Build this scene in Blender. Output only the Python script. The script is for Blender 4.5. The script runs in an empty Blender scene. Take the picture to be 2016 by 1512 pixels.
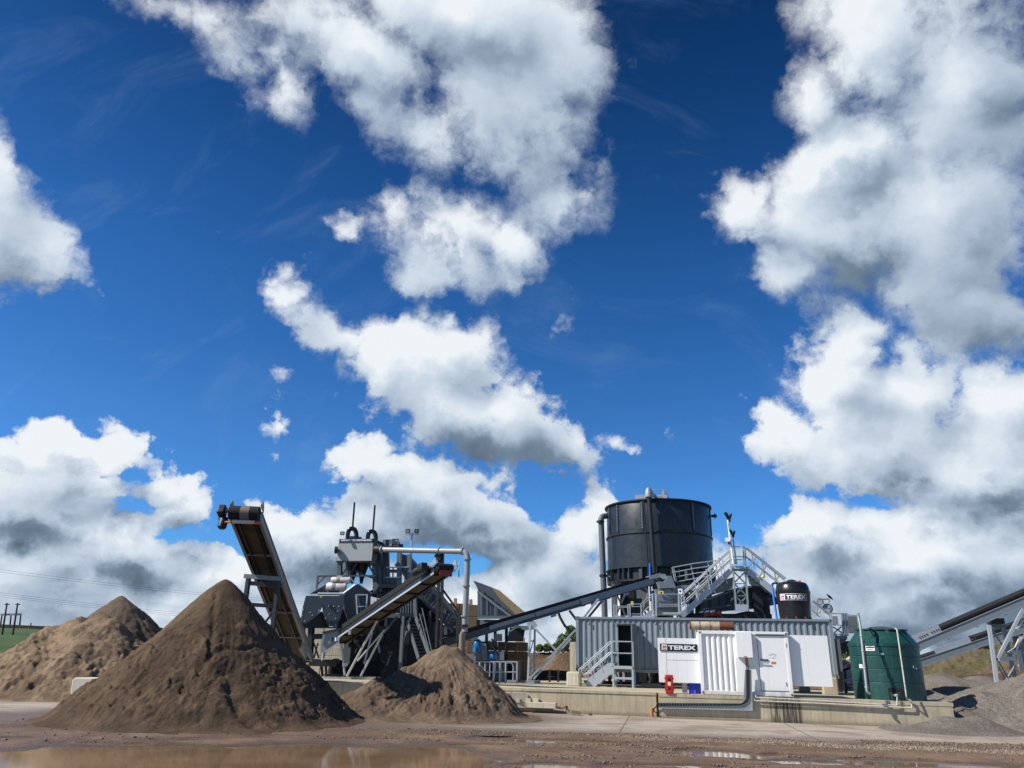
import bpy, bmesh, math, random
import numpy as np
from mathutils import Vector, Matrix

C = bpy.context.scene.collection
# ------------------------------------------------------------------ camera
FPX = 1456.0; PITCH = math.atan(541/1456); ROLL = .026; HC = 2.1
vF = np.array([0, math.cos(PITCH), math.sin(PITCH)])
_r = np.array([1., 0, 0]); _u = np.array([0, -math.sin(PITCH), math.cos(PITCH)])
vR = math.cos(ROLL)*_r + math.sin(ROLL)*_u
vU = math.cos(ROLL)*_u - math.sin(ROLL)*_r
cam_d = bpy.data.cameras.new('camera'); cam = bpy.data.objects.new('camera', cam_d); C.objects.link(cam)
cam.matrix_world = Matrix(((vR[0], vU[0], -vF[0], 0), (vR[1], vU[1], -vF[1], 0), (vR[2], vU[2], -vF[2], HC), (0, 0, 0, 1)))
cam_d.sensor_fit = 'HORIZONTAL'; cam_d.sensor_width = 36; cam_d.lens = 36*FPX/2016
cam_d.clip_start = .1; cam_d.clip_end = 3000
scene = bpy.context.scene
scene.camera = cam
scene.view_settings.view_transform = 'Standard'; scene.view_settings.look = 'None'
scene.view_settings.exposure = 0.25; scene.view_settings.gamma = 1
scene.cycles.max_bounces = 6; scene.cycles.diffuse_bounces = 3; scene.cycles.glossy_bounces = 3

def ray(x, y): return vF*FPX + vR*(x-1008) - vU*(y-756)
def G(x, y, z=0.0):                       # photo point -> point on the level z
    d = ray(x, y); p = d*(z-HC)/d[2]; return (p[0], p[1], HC+p[2])
def W(x, y, Y0, m=0.0):                   # photo point -> point on the upright plane Y = Y0 + m X
    d = ray(x, y); t = Y0/(d[1]-m*d[0]); return (d[0]*t, d[1]*t, HC+d[2]*t)

# ------------------------------------------------------------------ sun and sky
SUN_AZ = math.radians(75); SUN_EL = math.radians(41)     # from behind the camera, to its left
sdir = Vector((-math.sin(SUN_AZ)*math.cos(SUN_EL), -math.cos(SUN_AZ)*math.cos(SUN_EL), math.sin(SUN_EL)))
sl = bpy.data.lights.new('sun', 'SUN'); sl.energy = 5.0; sl.angle = math.radians(.53); sl.color = (1, .955, .88)
so = bpy.data.objects.new('sun', sl); C.objects.link(so)
so.rotation_euler = sdir.to_track_quat('Z', 'Y').to_euler(); so.location = (-30, -20, 40)

world = bpy.data.worlds.new("World"); scene.world = world; world.use_nodes = True

class NT:
    def __init__(s, tree): s.t = tree; s.n = tree.nodes; s.l = tree.links
    def put(s, sock, v):
        if v is None: return
        if isinstance(v, bpy.types.NodeSocket): s.l.new(v, sock)
        else:
            try: sock.default_value = v
            except Exception:
                if isinstance(v, (int, float)): sock.default_value = (v, v, v)
                else: sock.default_value = tuple(v)+(1,)
    def m(s, op, a, b=None, c=None, clamp=False):
        n = s.n.new('ShaderNodeMath'); n.operation = op; n.use_clamp = clamp
        for i, v in enumerate((a, b, c)): s.put(n.inputs[i], v) if v is not None else None
        return n.outputs[0]
    def vm(s, op, a, b=None, scale=None):
        n = s.n.new('ShaderNodeVectorMath'); n.operation = op; s.put(n.inputs[0], a)
        if b is not None: s.put(n.inputs[1], b)
        if scale is not None: s.put(n.inputs['Scale'], scale)
        return n.outputs['Value'] if op in ('LENGTH', 'DOT_PRODUCT', 'DISTANCE') else n.outputs[0]
    def noise(s, vec, scale, detail=6, rough=.55, dist=0, dims='3D', out=0, lac=2.0):
        n = s.n.new('ShaderNodeTexNoise'); n.noise_dimensions = dims
        if vec is not None: s.l.new(vec, n.inputs['Vector'])
        for k, v in (('Scale', scale), ('Detail', detail), ('Roughness', rough), ('Distortion', dist), ('Lacunarity', lac)): s.put(n.inputs[k], v)
        return n.outputs[out]
    def mapr(s, v, a, b, c=0., d=1., smooth=True, clamp=True):
        n = s.n.new('ShaderNodeMapRange'); n.interpolation_type = 'SMOOTHSTEP' if smooth else 'LINEAR'; n.clamp = clamp
        for i, q in enumerate((v, a, b, c, d)): s.put(n.inputs[i], q)
        return n.outputs[0]
    def mix(s, f, a, b, mode='MIX'):
        n = s.n.new('ShaderNodeMix'); n.data_type = 'RGBA'; n.blend_type = mode; n.clamp_factor = True
        s.put(n.inputs[0], f); s.put(n.inputs[6], a); s.put(n.inputs[7], b); return n.outputs[2]
    def mapping(s, v, loc=(0, 0, 0), rot=(0, 0, 0), scl=(1, 1, 1), kind='POINT'):
        n = s.n.new('ShaderNodeMapping'); n.vector_type = kind; s.l.new(v, n.inputs[0])
        n.inputs[1].default_value = loc; n.inputs[2].default_value = rot; n.inputs[3].default_value = scl
        return n.outputs[0]
    def sep(s, v):
        n = s.n.new('ShaderNodeSeparateXYZ'); s.l.new(v, n.inputs[0]); return n.outputs
    def comb(s, x, y, z):
        n = s.n.new('ShaderNodeCombineXYZ')
        for i, q in enumerate((x, y, z)): s.put(n.inputs[i], q)
        return n.outputs[0]

def azel(x, y):
    d = ray(x, y); d = d/np.linalg.norm(d); return np.array([math.atan2(d[0], d[1]), math.asin(d[2])])

# clouds, as (x, y, rx, ry, turn, weight) ellipses about the compass directions they stand in
CLOUDS = [(900,40,330,160,0,1.3),(720,110,230,130,20,1.1),(1020,230,210,190,0,1.2),(560,170,110,90,35,.75),(400,50,150,60,20,.5),(1110,120,130,190,0,1),
 (860,270,190,100,10,.9),(1110,390,120,120,0,.75),(640,60,150,90,0,.8),(760,230,160,70,20,.7),(470,150,130,70,40,.55),(330,30,110,50,20,.5),(1180,330,60,120,0,.4),
 (890,465,160,85,15,.95),(790,410,80,60,0,.85),(1010,490,100,85,15,.95),(880,530,120,60,0,.8),(690,425,45,22,0,.5),(990,560,90,40,0,.6),
 (580,570,80,75,20,.8),(640,650,85,55,35,.8),(870,685,120,95,0,1.05),(770,700,120,95,0,1),(880,780,190,95,20,1),(990,810,140,100,35,1),(1080,870,130,65,25,.9),(700,690,60,70,0,.8),
 (555,850,60,62,70,.5),(550,740,26,16,0,.4),(545,790,30,30,0,.25),(1245,870,55,30,0,.35),(1110,620,35,40,0,.3),(405,455,25,16,0,.3),
 (710,900,85,60,0,.9),(850,965,180,85,20,1),(950,1025,120,65,10,.95),(730,1000,90,70,0,.85),(1185,990,62,70,0,.8),(1130,1050,110,70,0,.9),(1060,1110,120,60,0,.9),
 (1720,70,210,170,0,1.3),(1900,180,230,280,0,1.4),(1650,320,200,90,-35,1.2),(1480,410,110,90,0,1.),(1640,440,220,110,0,1.15),(1850,420,250,190,0,1.3),(1540,520,120,80,0,.7),(1800,540,260,100,15,.85),(1920,620,200,110,10,.9),(1590,190,80,110,0,.8),
 (1670,660,95,100,25,1),(1640,760,110,95,0,1),(1790,760,150,100,0,1),(1960,780,150,120,0,1),(1700,880,210,110,0,1),(1900,930,230,130,0,1.1),(1550,870,90,70,0,.7),(1780,680,50,50,0,.6),
 (1600,1050,140,80,0,.9),(1800,1090,260,110,0,1),(1980,1060,200,150,0,1),(1540,1140,120,70,0,.8),
 (-40,420,110,190,0,1),(50,490,110,80,20,.95),(110,530,70,40,20,.7),(10,320,45,60,0,.7),
 (90,880,140,70,0,1),(225,880,62,62,0,.9),(40,980,200,90,0,1),(180,960,90,60,0,.8),(345,985,85,68,10,.9),(320,920,18,22,0,.4),(190,1060,170,60,0,.8),(60,1130,190,120,0,1),
 (240,1080,80,60,0,.9),(420,1120,160,62,0,.9),(550,1050,60,70,0,.8),(640,1080,110,80,0,.9),(430,1200,330,80,0,.9),(1000,1180,300,70,0,.8),(150,1180,150,80,0,1),(1000,1290,1500,120,1,1.0),(1750,1180,380,120,0,1),(1380,1130,90,50,0,.5)]
GREYS = [(950,880,190,50,18,1.0),(1080,890,130,45,25,1.),(1750,560,270,90,8,.8),(1920,640,200,80,5,1.1),(1830,980,260,50,5,.9),(1760,1200,260,75,0,1.25),(1980,1190,200,110,0,1.3),
 (30,890,75,26,10,1.0),(125,905,55,22,10,.9),(120,1000,190,35,0,.6),(40,1080,110,90,0,.9),(150,1160,110,60,0,1.1),(850,1030,170,70,15,.6),(960,1050,130,40,0,.8),(1010,230,170,140,0,.42),(900,330,200,80,10,.45),
 (1640,500,200,80,0,.6),(340,1020,90,30,0,.6),(230,1025,70,30,0,.7),(280,1130,130,35,0,.7),(950,590,110,25,0,.35),(1950,60,90,160,0,.5),(1850,300,160,120,0,.35),(60,540,100,30,10,.4),(560,890,50,30,0,.4),(640,1130,110,60,0,.6),(1620,1120,140,45,0,.7),(1700,900,170,40,0,.5)]

def build_world():
    N = NT(world.node_tree); N.n.clear()
    out = N.n.new('ShaderNodeOutputWorld'); bg = N.n.new('ShaderNodeBackground'); bg.inputs[1].default_value = .084
    N.l.new(bg.outputs[0], out.inputs[0])
    sky = N.n.new('ShaderNodeTexSky'); sky.sky_type = 'NISHITA'; sky.sun_disc = False
    sky.sun_elevation = SUN_EL; sky.sun_rotation = math.pi+SUN_AZ; sky.ozone_density = 3.0; sky.air_density = 1.0; sky.dust_density = .3
    tc = N.n.new('ShaderNodeTexCoord'); D = tc.outputs['Generated']
    sx, sy, sz = N.sep(D)
    az = N.m('ARCTAN2', sx, sy); el = N.m('ARCSINE', sz)
    A = N.comb(az, el, 0.)
    w1 = N.noise(D, 6.0, 3, .55, out=1)
    w2 = N.noise(D, 30.0, 4, .62, out=1)
    w2c = N.vm('SUBTRACT', w2, (.5, .5, .5))
    Aw = N.vm('ADD', A, N.vm('SCALE', N.vm('SUBTRACT', w1, (.5, .5, .5)), scale=.11))
    Aw = N.vm('ADD', Aw, N.vm('SCALE', w2c, scale=.05))
    Dw = N.vm('ADD', D, N.vm('SCALE', w2c, scale=.035))
    def billow(vec, scale, det, rough=.5):
        n = N.n.new('ShaderNodeTexNoise'); n.noise_type = 'RIDGED_MULTIFRACTAL'; n.normalize = False
        N.l.new(vec, n.inputs['Vector'])
        for k, v in (('Scale', scale), ('Detail', det), ('Roughness', rough), ('Lacunarity', 2.1)): n.inputs[k].default_value = v
        n.inputs['Offset'].default_value = 1.0; n.inputs['Gain'].default_value = 1.2
        return n.outputs[0]
    AZ0, AZ1, EL0, EL1 = -.95, .95, -.04, .96
    NP = 96
    def field(blobs, rank, lo=-.5):
        """the ellipses summed into one map over azimuth and elevation, kept as a few pairs of curves (its leading singular vectors)"""
        gx, gy = np.meshgrid(np.linspace(AZ0, AZ1, NP), np.linspace(EL0, EL1, NP))
        acc = np.full(gx.shape, -1.0)
        for (x, y, rx, ry, rot, w) in blobs:
            c = azel(x, y); r = math.radians(rot)
            a1 = azel(x+rx*math.cos(r), y+rx*math.sin(r))-c; a2 = azel(x-ry*math.sin(r), y+ry*math.cos(r))-c
            M = np.linalg.inv(np.array([a1, a2]).T*1.07)
            dx, dy = gx-c[0], gy-c[1]
            q = np.hypot(M[0, 0]*dx+M[0, 1]*dy, M[1, 0]*dx+M[1, 1]*dy)
            f = w*(1-q); k = .14
            h = np.maximum(k-np.abs(acc-f), 0)/k
            acc = np.maximum(acc, f)+h**3*k/6
        acc = np.maximum(acc, lo)
        u, sv, vt = np.linalg.svd(acc, full_matrices=False)
        terms = []
        for t in range(0, rank, 3):
            grp = []
            for k in range(t, t+3):
                f = u[:, k]; g = vt[k]; mf = np.abs(f).max(); mg = np.abs(g).max()
                grp.append((f/mf, g/mg, sv[k]*mf*mg))
            ns = []
            for side in (1, 0):
                n = N.n.new('ShaderNodeVectorCurve'); mp = n.mapping
                for ax in range(3):
                    cv = mp.curves[ax]; vals = grp[ax][side]
                    while len(cv.points) > 2: cv.points.remove(cv.points[1])
                    cv.points[0].location = (-1, vals[0]); cv.points[1].location = (1, vals[-1])
                    for i in range(1, NP-1): cv.points.new(-1+2*i/(NP-1), vals[i])
                mp.extend = 'HORIZONTAL'; mp.update(); ns.append(n)
            terms.append((ns[0], ns[1], tuple(g[2] for g in grp)))
        return terms
    def evaluate(terms, vec):
        """a copy of the curve pairs read at vec"""
        x, y, _ = N.sep(vec)
        X = N.mapr(x, AZ0, AZ1, -1., 1., smooth=False); Y = N.mapr(y, EL0, EL1, -1., 1., smooth=False)
        tot = None
        for (nx, ny, sc) in terms:
            if nx.inputs[1].is_linked:
                cx = N.n.new('ShaderNodeVectorCurve'); cy = N.n.new('ShaderNodeVectorCurve')
                for src, dst in ((nx, cx), (ny, cy)):
                    for ax in range(3):
                        sp = [tuple(p.location) for p in src.mapping.curves[ax].points]; cv = dst.mapping.curves[ax]
                        while len(cv.points) > 2: cv.points.remove(cv.points[1])
                        cv.points[0].location = sp[0]; cv.points[1].location = sp[-1]
                        for q in sp[1:-1]: cv.points.new(*q)
                    dst.mapping.extend = 'HORIZONTAL'; dst.mapping.update()
                nx, ny = cx, cy
            N.l.new(N.comb(X, X, X), nx.inputs[1]); N.l.new(N.comb(Y, Y, Y), ny.inputs[1])
            d = N.vm('DOT_PRODUCT', nx.outputs[0], N.vm('MULTIPLY', ny.outputs[0], sc))
            tot = d if tot is None else N.m('ADD', tot, d)
        return tot
    TC = field(CLOUDS, 27); TG = field(GREYS, 15, -.3)
    cov = evaluate(TC, Aw)
    # broken cloud for the rest of the sky (behind the camera)
    behind = N.mapr(sy, -.1, .35, 1., 0.)
    gen = N.m('SUBTRACT', N.noise(D, 2.6, 4, .55), .56)
    cov = N.m('SMOOTH_MAX', cov, N.m('SUBTRACT', N.m('MULTIPLY', gen, 3.), N.m('MULTIPLY', N.m('SUBTRACT', 1., behind), 3.)), .1)
    # low in the sky the clouds stand closer and flatter: finer billows there
    lowf = N.mapr(el, .05, .38, 1., 0.)
    Dl = N.mapping(Dw, scl=(1.15, 1.15, 1.9))
    b1 = billow(Dw, 6.5, 5)
    b2 = billow(Dl, 8.0, 5)
    fn = N.noise(Dw, 42.0, 5, .62)
    bill = N.mix(lowf, N.comb(b1, b1, b1), N.comb(b2, b2, b2)); bill = N.sep(bill)[0]
    dens = N.m('ADD', N.m('SUBTRACT', cov, N.mapr(el, .02, .20, -.12, .11, smooth=False)), N.m('ADD', N.m('MULTIPLY', N.m('SUBTRACT', 1.15, bill), .34), N.m('MULTIPLY', N.m('SUBTRACT', fn, .5), .5)))
    hi = N.mapr(el, .2, .62, .22, .72)
    wisp = N.noise(N.vm('ADD', D, N.vm('SCALE', w2c, scale=.06)), 17., 6, .68)
    alpha = N.mapr(N.m('ADD', dens, N.m('MULTIPLY', N.m('SUBTRACT', wisp, .5), N.mapr(el, .25, .6, .12, .46))), .0, hi)
    # light: density here against density a little towards the sun
    e1 = N.m('SUBTRACT', billow(N.vm('ADD', Dw, (-.016, -.008, .020)), 6.5, 3), b1)
    e2 = N.m('SUBTRACT', billow(N.vm('ADD', Dl, (-.014, -.007, .024)), 8.0, 4), b2)
    em = N.sep(N.mix(lowf, N.comb(e1, e1, e1), N.comb(e2, e2, e2)))[0]
    g1 = N.m('MULTIPLY', em, N.mapr(lowf, 0, 1, .18, .25, smooth=False))
    cov_s = evaluate(TC, N.vm('ADD', Aw, (-.030, .045, 0)))
    g2 = N.m('MULTIPLY', N.m('SUBTRACT', N.m('MAXIMUM', cov, -.1), N.m('MAXIMUM', cov_s, -.1)), .5)
    grey = evaluate(TG, Aw)
    gsoft = N.mapr(N.m('ADD', grey, N.m('MULTIPLY', N.m('SUBTRACT', 1.1, bill), .22)), -.3, 1.2, 0., 1., smooth=False)
    thick = N.mapr(dens, .2, 1.25, 0., .10)
    big = N.noise(Dw, 5.5, 3, .5)
    lum = N.m('ADD', N.m('MULTIPLY_ADD', N.m('SUBTRACT', big, .5), N.mapr(lowf, 0, 1, .26, .62), N.mapr(lowf, 0, 1, .80, .74)), N.m('ADD', g1, g2))
    lum = N.m('SUBTRACT', lum, thick)
    lum = N.m('ADD', lum, N.m('MULTIPLY', N.m('SUBTRACT', fn, .5), .12))
    lum = N.m('SUBTRACT', lum, N.m('MULTIPLY', gsoft, N.mapr(el, .05, .3, .50, .40)))
    lum = N.sep(N.mix(N.mapr(el, .02, .20, .14, 0.), N.comb(lum, lum, lum), (.60, .60, .60, 1)))[0]
    lum = N.mapr(lum, .05, 1.0, 0., 1., smooth=False)
    cr = N.n.new('ShaderNodeValToRGB'); N.l.new(lum, cr.inputs[0])
    els = cr.color_ramp.elements
    stops = [(0, (.085, .12, .16)), (.25, (.175, .245, .33)), (.5, (.41, .50, .62)), (.75, (.61, .70, .80)), (1, (.86, .90, .945))]
    els[0].position = 0; els[0].color = stops[0][1]+(1,); els[1].position = 1; els[1].color = stops[-1][1]+(1,)
    for p, c in stops[1:-1]: e = els.new(p); e.color = c+(1,)
    cloud = N.vm('SCALE', cr.outputs[0], scale=10.)
    # deep blue of a washed sky: Nishita made more saturated
    hs = N.n.new('ShaderNodeHueSaturation'); hs.inputs['Saturation'].default_value = 1.32; hs.inputs['Value'].default_value = 1.0; hs.inputs['Hue'].default_value = .508
    N.l.new(sky.outputs[0], hs.inputs['Color'])
    gr = N.n.new('ShaderNodeValToRGB'); N.l.new(N.mapr(el, 0., 1., 0, 1, smooth=False), gr.inputs[0]); ge = gr.color_ramp.elements
    ge[0].position = .10; ge[0].color = (.50, .98, 1.45, 1); ge[1].position = .80; ge[1].color = (.25, .46, .55, 1)
    for p_, c_ in ((.28, (.76, 1.06, 1.25, 1)), (.48, (.66, .95, 1.08, 1))): q_ = ge.new(p_); q_.color = c_
    skyc = N.mix(1.0, hs.outputs[0], gr.outputs[0], 'MULTIPLY')
    # thin cirrus veil
    ci = N.noise(N.mapping(D, rot=(.3, .5, .6), scl=(3., 14., 5.)), 1.6, 8, .6, .8)
    veil = N.mapr(ci, .50, .85, 0., .17)
    skyc = N.mix(veil, skyc, (3.2, 4.6, 6.6, 1))
    fin = N.mix(alpha, skyc, cloud)
    N.l.new(fin, bg.inputs[0])
build_world()

# ------------------------------------------------------------------ helpers
def V3(*a): return np.array(a, float)
SA = math.radians(14)
UX = V3(math.cos(SA), -math.sin(SA), 0); VY = V3(math.sin(SA), math.cos(SA), 0); UZ = V3(0, 0, 1)
def unit(v): v = np.array(v, float); return v/max(np.linalg.norm(v), 1e-9)

def thing(name, label, cat, loc=(0, 0, 0), group=None, kind=None):
    o = bpy.data.objects.new(name, None); C.objects.link(o); o.location = tuple(float(q) for q in loc)
    o.empty_display_size = .3
    o['label'] = label; o['category'] = cat
    if group: o['group'] = group
    if kind: o['kind'] = kind
    return o
def tag(o, label, cat, group=None, kind=None):
    o['label'] = label; o['category'] = cat
    if group: o['group'] = group
    if kind: o['kind'] = kind
    return o
def world_loc(o):
    p = np.zeros(3)
    while o is not None: p += np.array(o.location); o = o.parent
    return p

class MB:
    def __init__(s): s.v = []; s.f = []
    def add(s, v, f):
        n = len(s.v); s.v.extend([tuple(float(c) for c in p) for p in v]); s.f.extend([tuple(i+n for i in q) for q in f]); return s
    def box(s, c, size, ax=(UX, VY, UZ)):
        c = np.array(c, float); a, b, d = [np.array(ax[i])*size[i]/2 for i in range(3)]
        v = [c+i*a+j*b+k*d for k in (-1, 1) for j in (-1, 1) for i in (-1, 1)]
        return s.add(v, [(0, 2, 3, 1), (4, 5, 7, 6), (0, 1, 5, 4), (2, 6, 7, 3), (0, 4, 6, 2), (1, 3, 7, 5)])
    def beam(s, p, q, w=.1, h=.1, up=(0, 0, 1)):
        p = np.array(p, float); q = np.array(q, float); t = unit(q-p); up = np.array(up, float)
        if abs(t @ up) > .97: up = VY
        sd = unit(np.cross(t, up)); u2 = np.cross(sd, t)
        return s.box((p+q)/2, (w, np.linalg.norm(q-p), h), (sd, t, u2))
    def ibeam(s, p, q, w=.15, h=.2, up=(0, 0, 1), t=.02):
        p = np.array(p, float); q = np.array(q, float); d = unit(q-p); up = np.array(up, float)
        if abs(d @ up) > .97: up = VY
        sd = unit(np.cross(d, up)); u2 = np.cross(sd, d)
        for k in (-1, 1): s.beam(p+u2*k*(h-t)/2, q+u2*k*(h-t)/2, w, t, u2)
        return s.beam(p, q, t, h-2*t-.001, u2)
    def tube(s, pts, r=.03, seg=8, caps=True):
        pts = [np.array(p, float) for p in pts]; n = len(pts); rs = r if hasattr(r, '__len__') else [r]*n
        rings = []; prev = None
        for i, p in enumerate(pts):
            t = unit(pts[min(i+1, n-1)]-pts[max(i-1, 0)])
            if prev is None: prev = unit(np.cross(t, (0.31, .17, .93) if abs(t[2]) < .9 else (0, 1, 0)))
            a = unit(prev-t*(prev @ t)); b = np.cross(t, a); prev = a
            rings.append([p+rs[i]*(math.cos(k*2*math.pi/seg)*a+math.sin(k*2*math.pi/seg)*b) for k in range(seg)])
        v = [q for g in rings for q in g]; f = []
        for i in range(n-1):
            for k in range(seg): f.append((i*seg+k, i*seg+(k+1) % seg, (i+1)*seg+(k+1) % seg, (i+1)*seg+k))
        if caps: f.append(tuple(range(seg))[::-1]); f.append(tuple((n-1)*seg+k for k in range(seg)))
        return s.add(v, f)
    def prism(s, poly, ext):
        poly = [np.array(p, float) for p in poly]; e = np.array(ext, float); n = len(poly)
        v = poly+[p+e for p in poly]
        return s.add(v, [tuple(range(n))[::-1], tuple(range(n, 2*n))]+[(i, (i+1) % n, n+(i+1) % n, n+i) for i in range(n)])
    def lathe(s, prof, c=(0, 0, 0), seg=48, axis=(0, 0, 1), caps=True, a0=0., a1=2*math.pi):
        c = np.array(c, float); z = unit(axis); a = unit(np.cross(z, (0, 1, .01) if abs(z[2]) > .5 else (0, 0, 1))); b = np.cross(z, a)
        full = abs(a1-a0-2*math.pi) < 1e-6; ns = seg if full else seg+1; v = []; f = []
        for (r, h) in prof:
            for k in range(ns):
                t = a0+(a1-a0)*k/seg; v.append(c+z*h+r*(math.cos(t)*a+math.sin(t)*b))
        for i in range(len(prof)-1):
            for k in range(seg):
                k2 = (k+1) % ns; f.append((i*ns+k, i*ns+k2, (i+1)*ns+k2, (i+1)*ns+k))
        if caps and full:
            if prof[0][0] > 1e-4: f.append(tuple(range(ns))[::-1])
            if prof[-1][0] > 1e-4: f.append(tuple((len(prof)-1)*ns+k for k in range(ns)))
        return s.add(v, f)
    def build(s, name, mat, parent=None, smooth=40, label=None, bevel=0):
        me = bpy.data.meshes.new(name); org = world_loc(parent) if parent is not None else np.zeros(3)
        v = np.array(s.v, float)-org
        me.from_pydata(v.tolist(), [], s.f); me.materials.append(mat)
        if smooth:
            me.polygons.foreach_set('use_smooth', [True]*len(me.polygons)); me.set_sharp_from_angle(angle=math.radians(smooth))
        me.validate(); me.update()
        o = bpy.data.objects.new(name, me); C.objects.link(o)
        if parent is not None: o.parent = parent
        if label: o['label'] = label
        if bevel:
            b = o.modifiers.new('bevel', 'BEVEL'); b.width = bevel; b.segments = 2; b.limit_method = 'ANGLE'; b.angle_limit = math.radians(50)
        return o
def single(mb, name, mat, label, cat, group=None, kind=None, smooth=40, bevel=0):
    """a thing of one piece: its mesh is moved so that the origin is at its base"""
    v = np.array(mb.v); c = (v.min(0)+v.max(0))/2; c[2] = v[:, 2].min()
    mb.v = [tuple(p) for p in (v-c)]
    o = mb.build(name, mat, None, smooth, bevel=bevel); o.location = tuple(c)
    return tag(o, label, cat, group, kind)
def arc(p, q, sag, n=10, d=(0, 0, -1)):
    p, q, d = (np.array(a, float) for a in (p, q, d))
    return [p+(q-p)*i/n+d*sag*4*(i/n)*(1-i/n) for i in range(n+1)]
def bend(pts, r=.3, n=5):
    """rounds the corners of a polyline"""
    pts = [np.array(p, float) for p in pts]; out = [pts[0]]
    for i in range(1, len(pts)-1):
        a, b, c = pts[i-1], pts[i], pts[i+1]; ra = min(r, np.linalg.norm(a-b)*.48, np.linalg.norm(c-b)*.48)
        p0 = b+unit(a-b)*ra; p1 = b+unit(c-b)*ra
        for k in range(n+1):
            t = k/n; out.append((1-t)**2*p0+2*t*(1-t)*b+t*t*p1)
    return out+[pts[-1]]

# boxes and beams read off the photo at a known distance
def pw(x, y, Y, m=0.): return np.array(W(x, y, Y, m))
def atY(Y, x, m=None):                 # plane through depth Y at photo column x, running with the site
    m = -math.tan(SA) if m is None else m
    d = ray(x, 1290); X = d[0]*Y/d[1]; return Y-m*X, m
def pbox(mb, x0, y0, x1, y1, Y, dep, m=None):
    xm, ym = (x0+x1)/2, (y0+y1)/2; pl = atY(Y, xm, m); mm = pl[1]
    u = unit((1, mm, 0)); v = unit((-mm, 1, 0))
    a = pw(x0, ym, *pl); b = pw(x1, ym, *pl); lo = pw(xm, y1, *pl); hi = pw(xm, y0, *pl)
    c = (a+b)/2; c[2] = (lo[2]+hi[2])/2
    mb.box(c+v*dep/2, (np.linalg.norm((b-a)[:2]), dep, hi[2]-lo[2]), (u, v, UZ)); return mb
def pbeam(mb, x0, y0, x1, y1, Y0, Y1=None, w=.08, h=.08): return mb.beam(pw(x0, y0, Y0), pw(x1, y1, Y0 if Y1 is None else Y1), w, h)
def ppoly(mb, pts, Y, dep, m=0.):
    p = [pw(x, y, Y, m) for x, y in pts]; return mb.prism(p, unit((-m, 1, 0))*dep)

# ------------------------------------------------------------------ materials
MATS = {}
def mat(name, col, rough=.6, metal=0., var=.12, scale=2., dirt=None, dirtc=(.16, .12, .085), splash=None, bump=0., bscale=20., streak=0., streakc=(.2, .16, .1), spec=.5, coat=0.):
    """paint, steel or concrete: a base colour, broad and fine variation, blotches of dirt and runs down the upright faces"""
    if name in MATS: return MATS[name]
    M = bpy.data.materials.new(name); M.use_nodes = True; N = NT(M.node_tree); bs = N.n['Principled BSDF']
    tc = N.n.new('ShaderNodeTexCoord'); gp = N.n.new('ShaderNodeNewGeometry'); P = gp.outputs['Position']
    n1 = N.noise(P, scale, 5, .6); n2 = N.noise(P, scale*9, 4, .6)
    f = N.m('MULTIPLY_ADD', N.m('ADD', N.m('MULTIPLY', n1, .65), N.m('MULTIPLY', n2, .35)), 2*var, 1-var)
    c = N.vm('SCALE', N.comb(*col), scale=f)
    if dirt:
        dn = N.noise(P, scale*1.7, 8, .68, .3); k = N.mapr(dn, .62-dirt*.35, .80-dirt*.25, 0, 1)
        c = N.mix(N.m('MULTIPLY', k, min(1, .35+dirt)), c, dirtc+(1,))
    if streak:
        sn = N.noise(N.mapping(P, scl=(6., 6., .45)), 1.6, 6, .62); k = N.mapr(sn, .50, .72, 0, streak)
        c = N.mix(k, c, streakc+(1,))
    if splash:
        k = N.mapr(N.m('ADD', N.sep(P)[2], N.m('MULTIPLY', N.m('SUBTRACT', N.noise(P, 7., 6, .7), .5), .9)), splash[0], splash[1], .62, 0)
        c = N.mix(k, c, (.27, .21, .15, 1))
    N.l.new(c, bs.inputs['Base Color'])
    r = N.mapr(n2, .3, .7, max(.02, rough-.1), min(1, rough+.1), smooth=False); N.l.new(r, bs.inputs['Roughness'])
    bs.inputs['Metallic'].default_value = metal; bs.inputs['Specular IOR Level'].default_value = spec
    if coat: bs.inputs['Coat Weight'].default_value = coat
    if bump:
        b = N.n.new('ShaderNodeBump'); b.inputs['Strength'].default_value = bump; b.inputs['Distance'].default_value = .02
        N.l.new(N.noise(P, bscale, 8, .65), b.inputs['Height']); N.l.new(b.outputs[0], bs.inputs['Normal'])
    MATS[name] = M; return M

grey_paint = mat('light grey paint', (.20, .235, .265), .42, 0, .08, .8, dirt=.2, streak=.32)
cont_paint = mat('container paint', (.20, .235, .265), .45, 0, .06, .6, dirt=.25, dirtc=(.14, .15, .15), streak=.4, streakc=(.15, .15, .145), splash=(1.3, 2.1))
grey_shaded = mat('shaded dirty grey paint', (.065, .077, .09), .5, 0, .15, .8, dirt=.3, dirtc=(.09, .075, .06), streak=.2)  # base darkened to put shade into the washing plant's grey; dirt on top
grey_paint2 = mat('mid grey paint', (.11, .128, .145), .45, 0, .1, .8, dirt=.15, streak=.2)  # on the washing plant it stands in for light grey paint in shade
dark_blue = mat('dark blue grey paint', (.035, .048, .062), .4, 0, .12, 1., dirt=.12, dirtc=(.07, .07, .07), streak=.12)
black_steel = mat('black steel', (.010, .011, .013), .5, 0, .2, 2., dirt=.15, dirtc=(.05, .042, .035))
rubber = mat('black rubber', (.007, .0065, .0065), .85, 0, .3, 3., dirt=.08, dirtc=(.06, .048, .036))
galv = mat('galvanised steel', (.44, .47, .49), .42, .3, .14, 3., dirt=.1, dirtc=(.3, .3, .28))
galv_dull = mat('dull galvanised steel', (.27, .30, .31), .5, .2, .14, 3., dirt=.2, dirtc=(.16, .14, .11))
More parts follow.
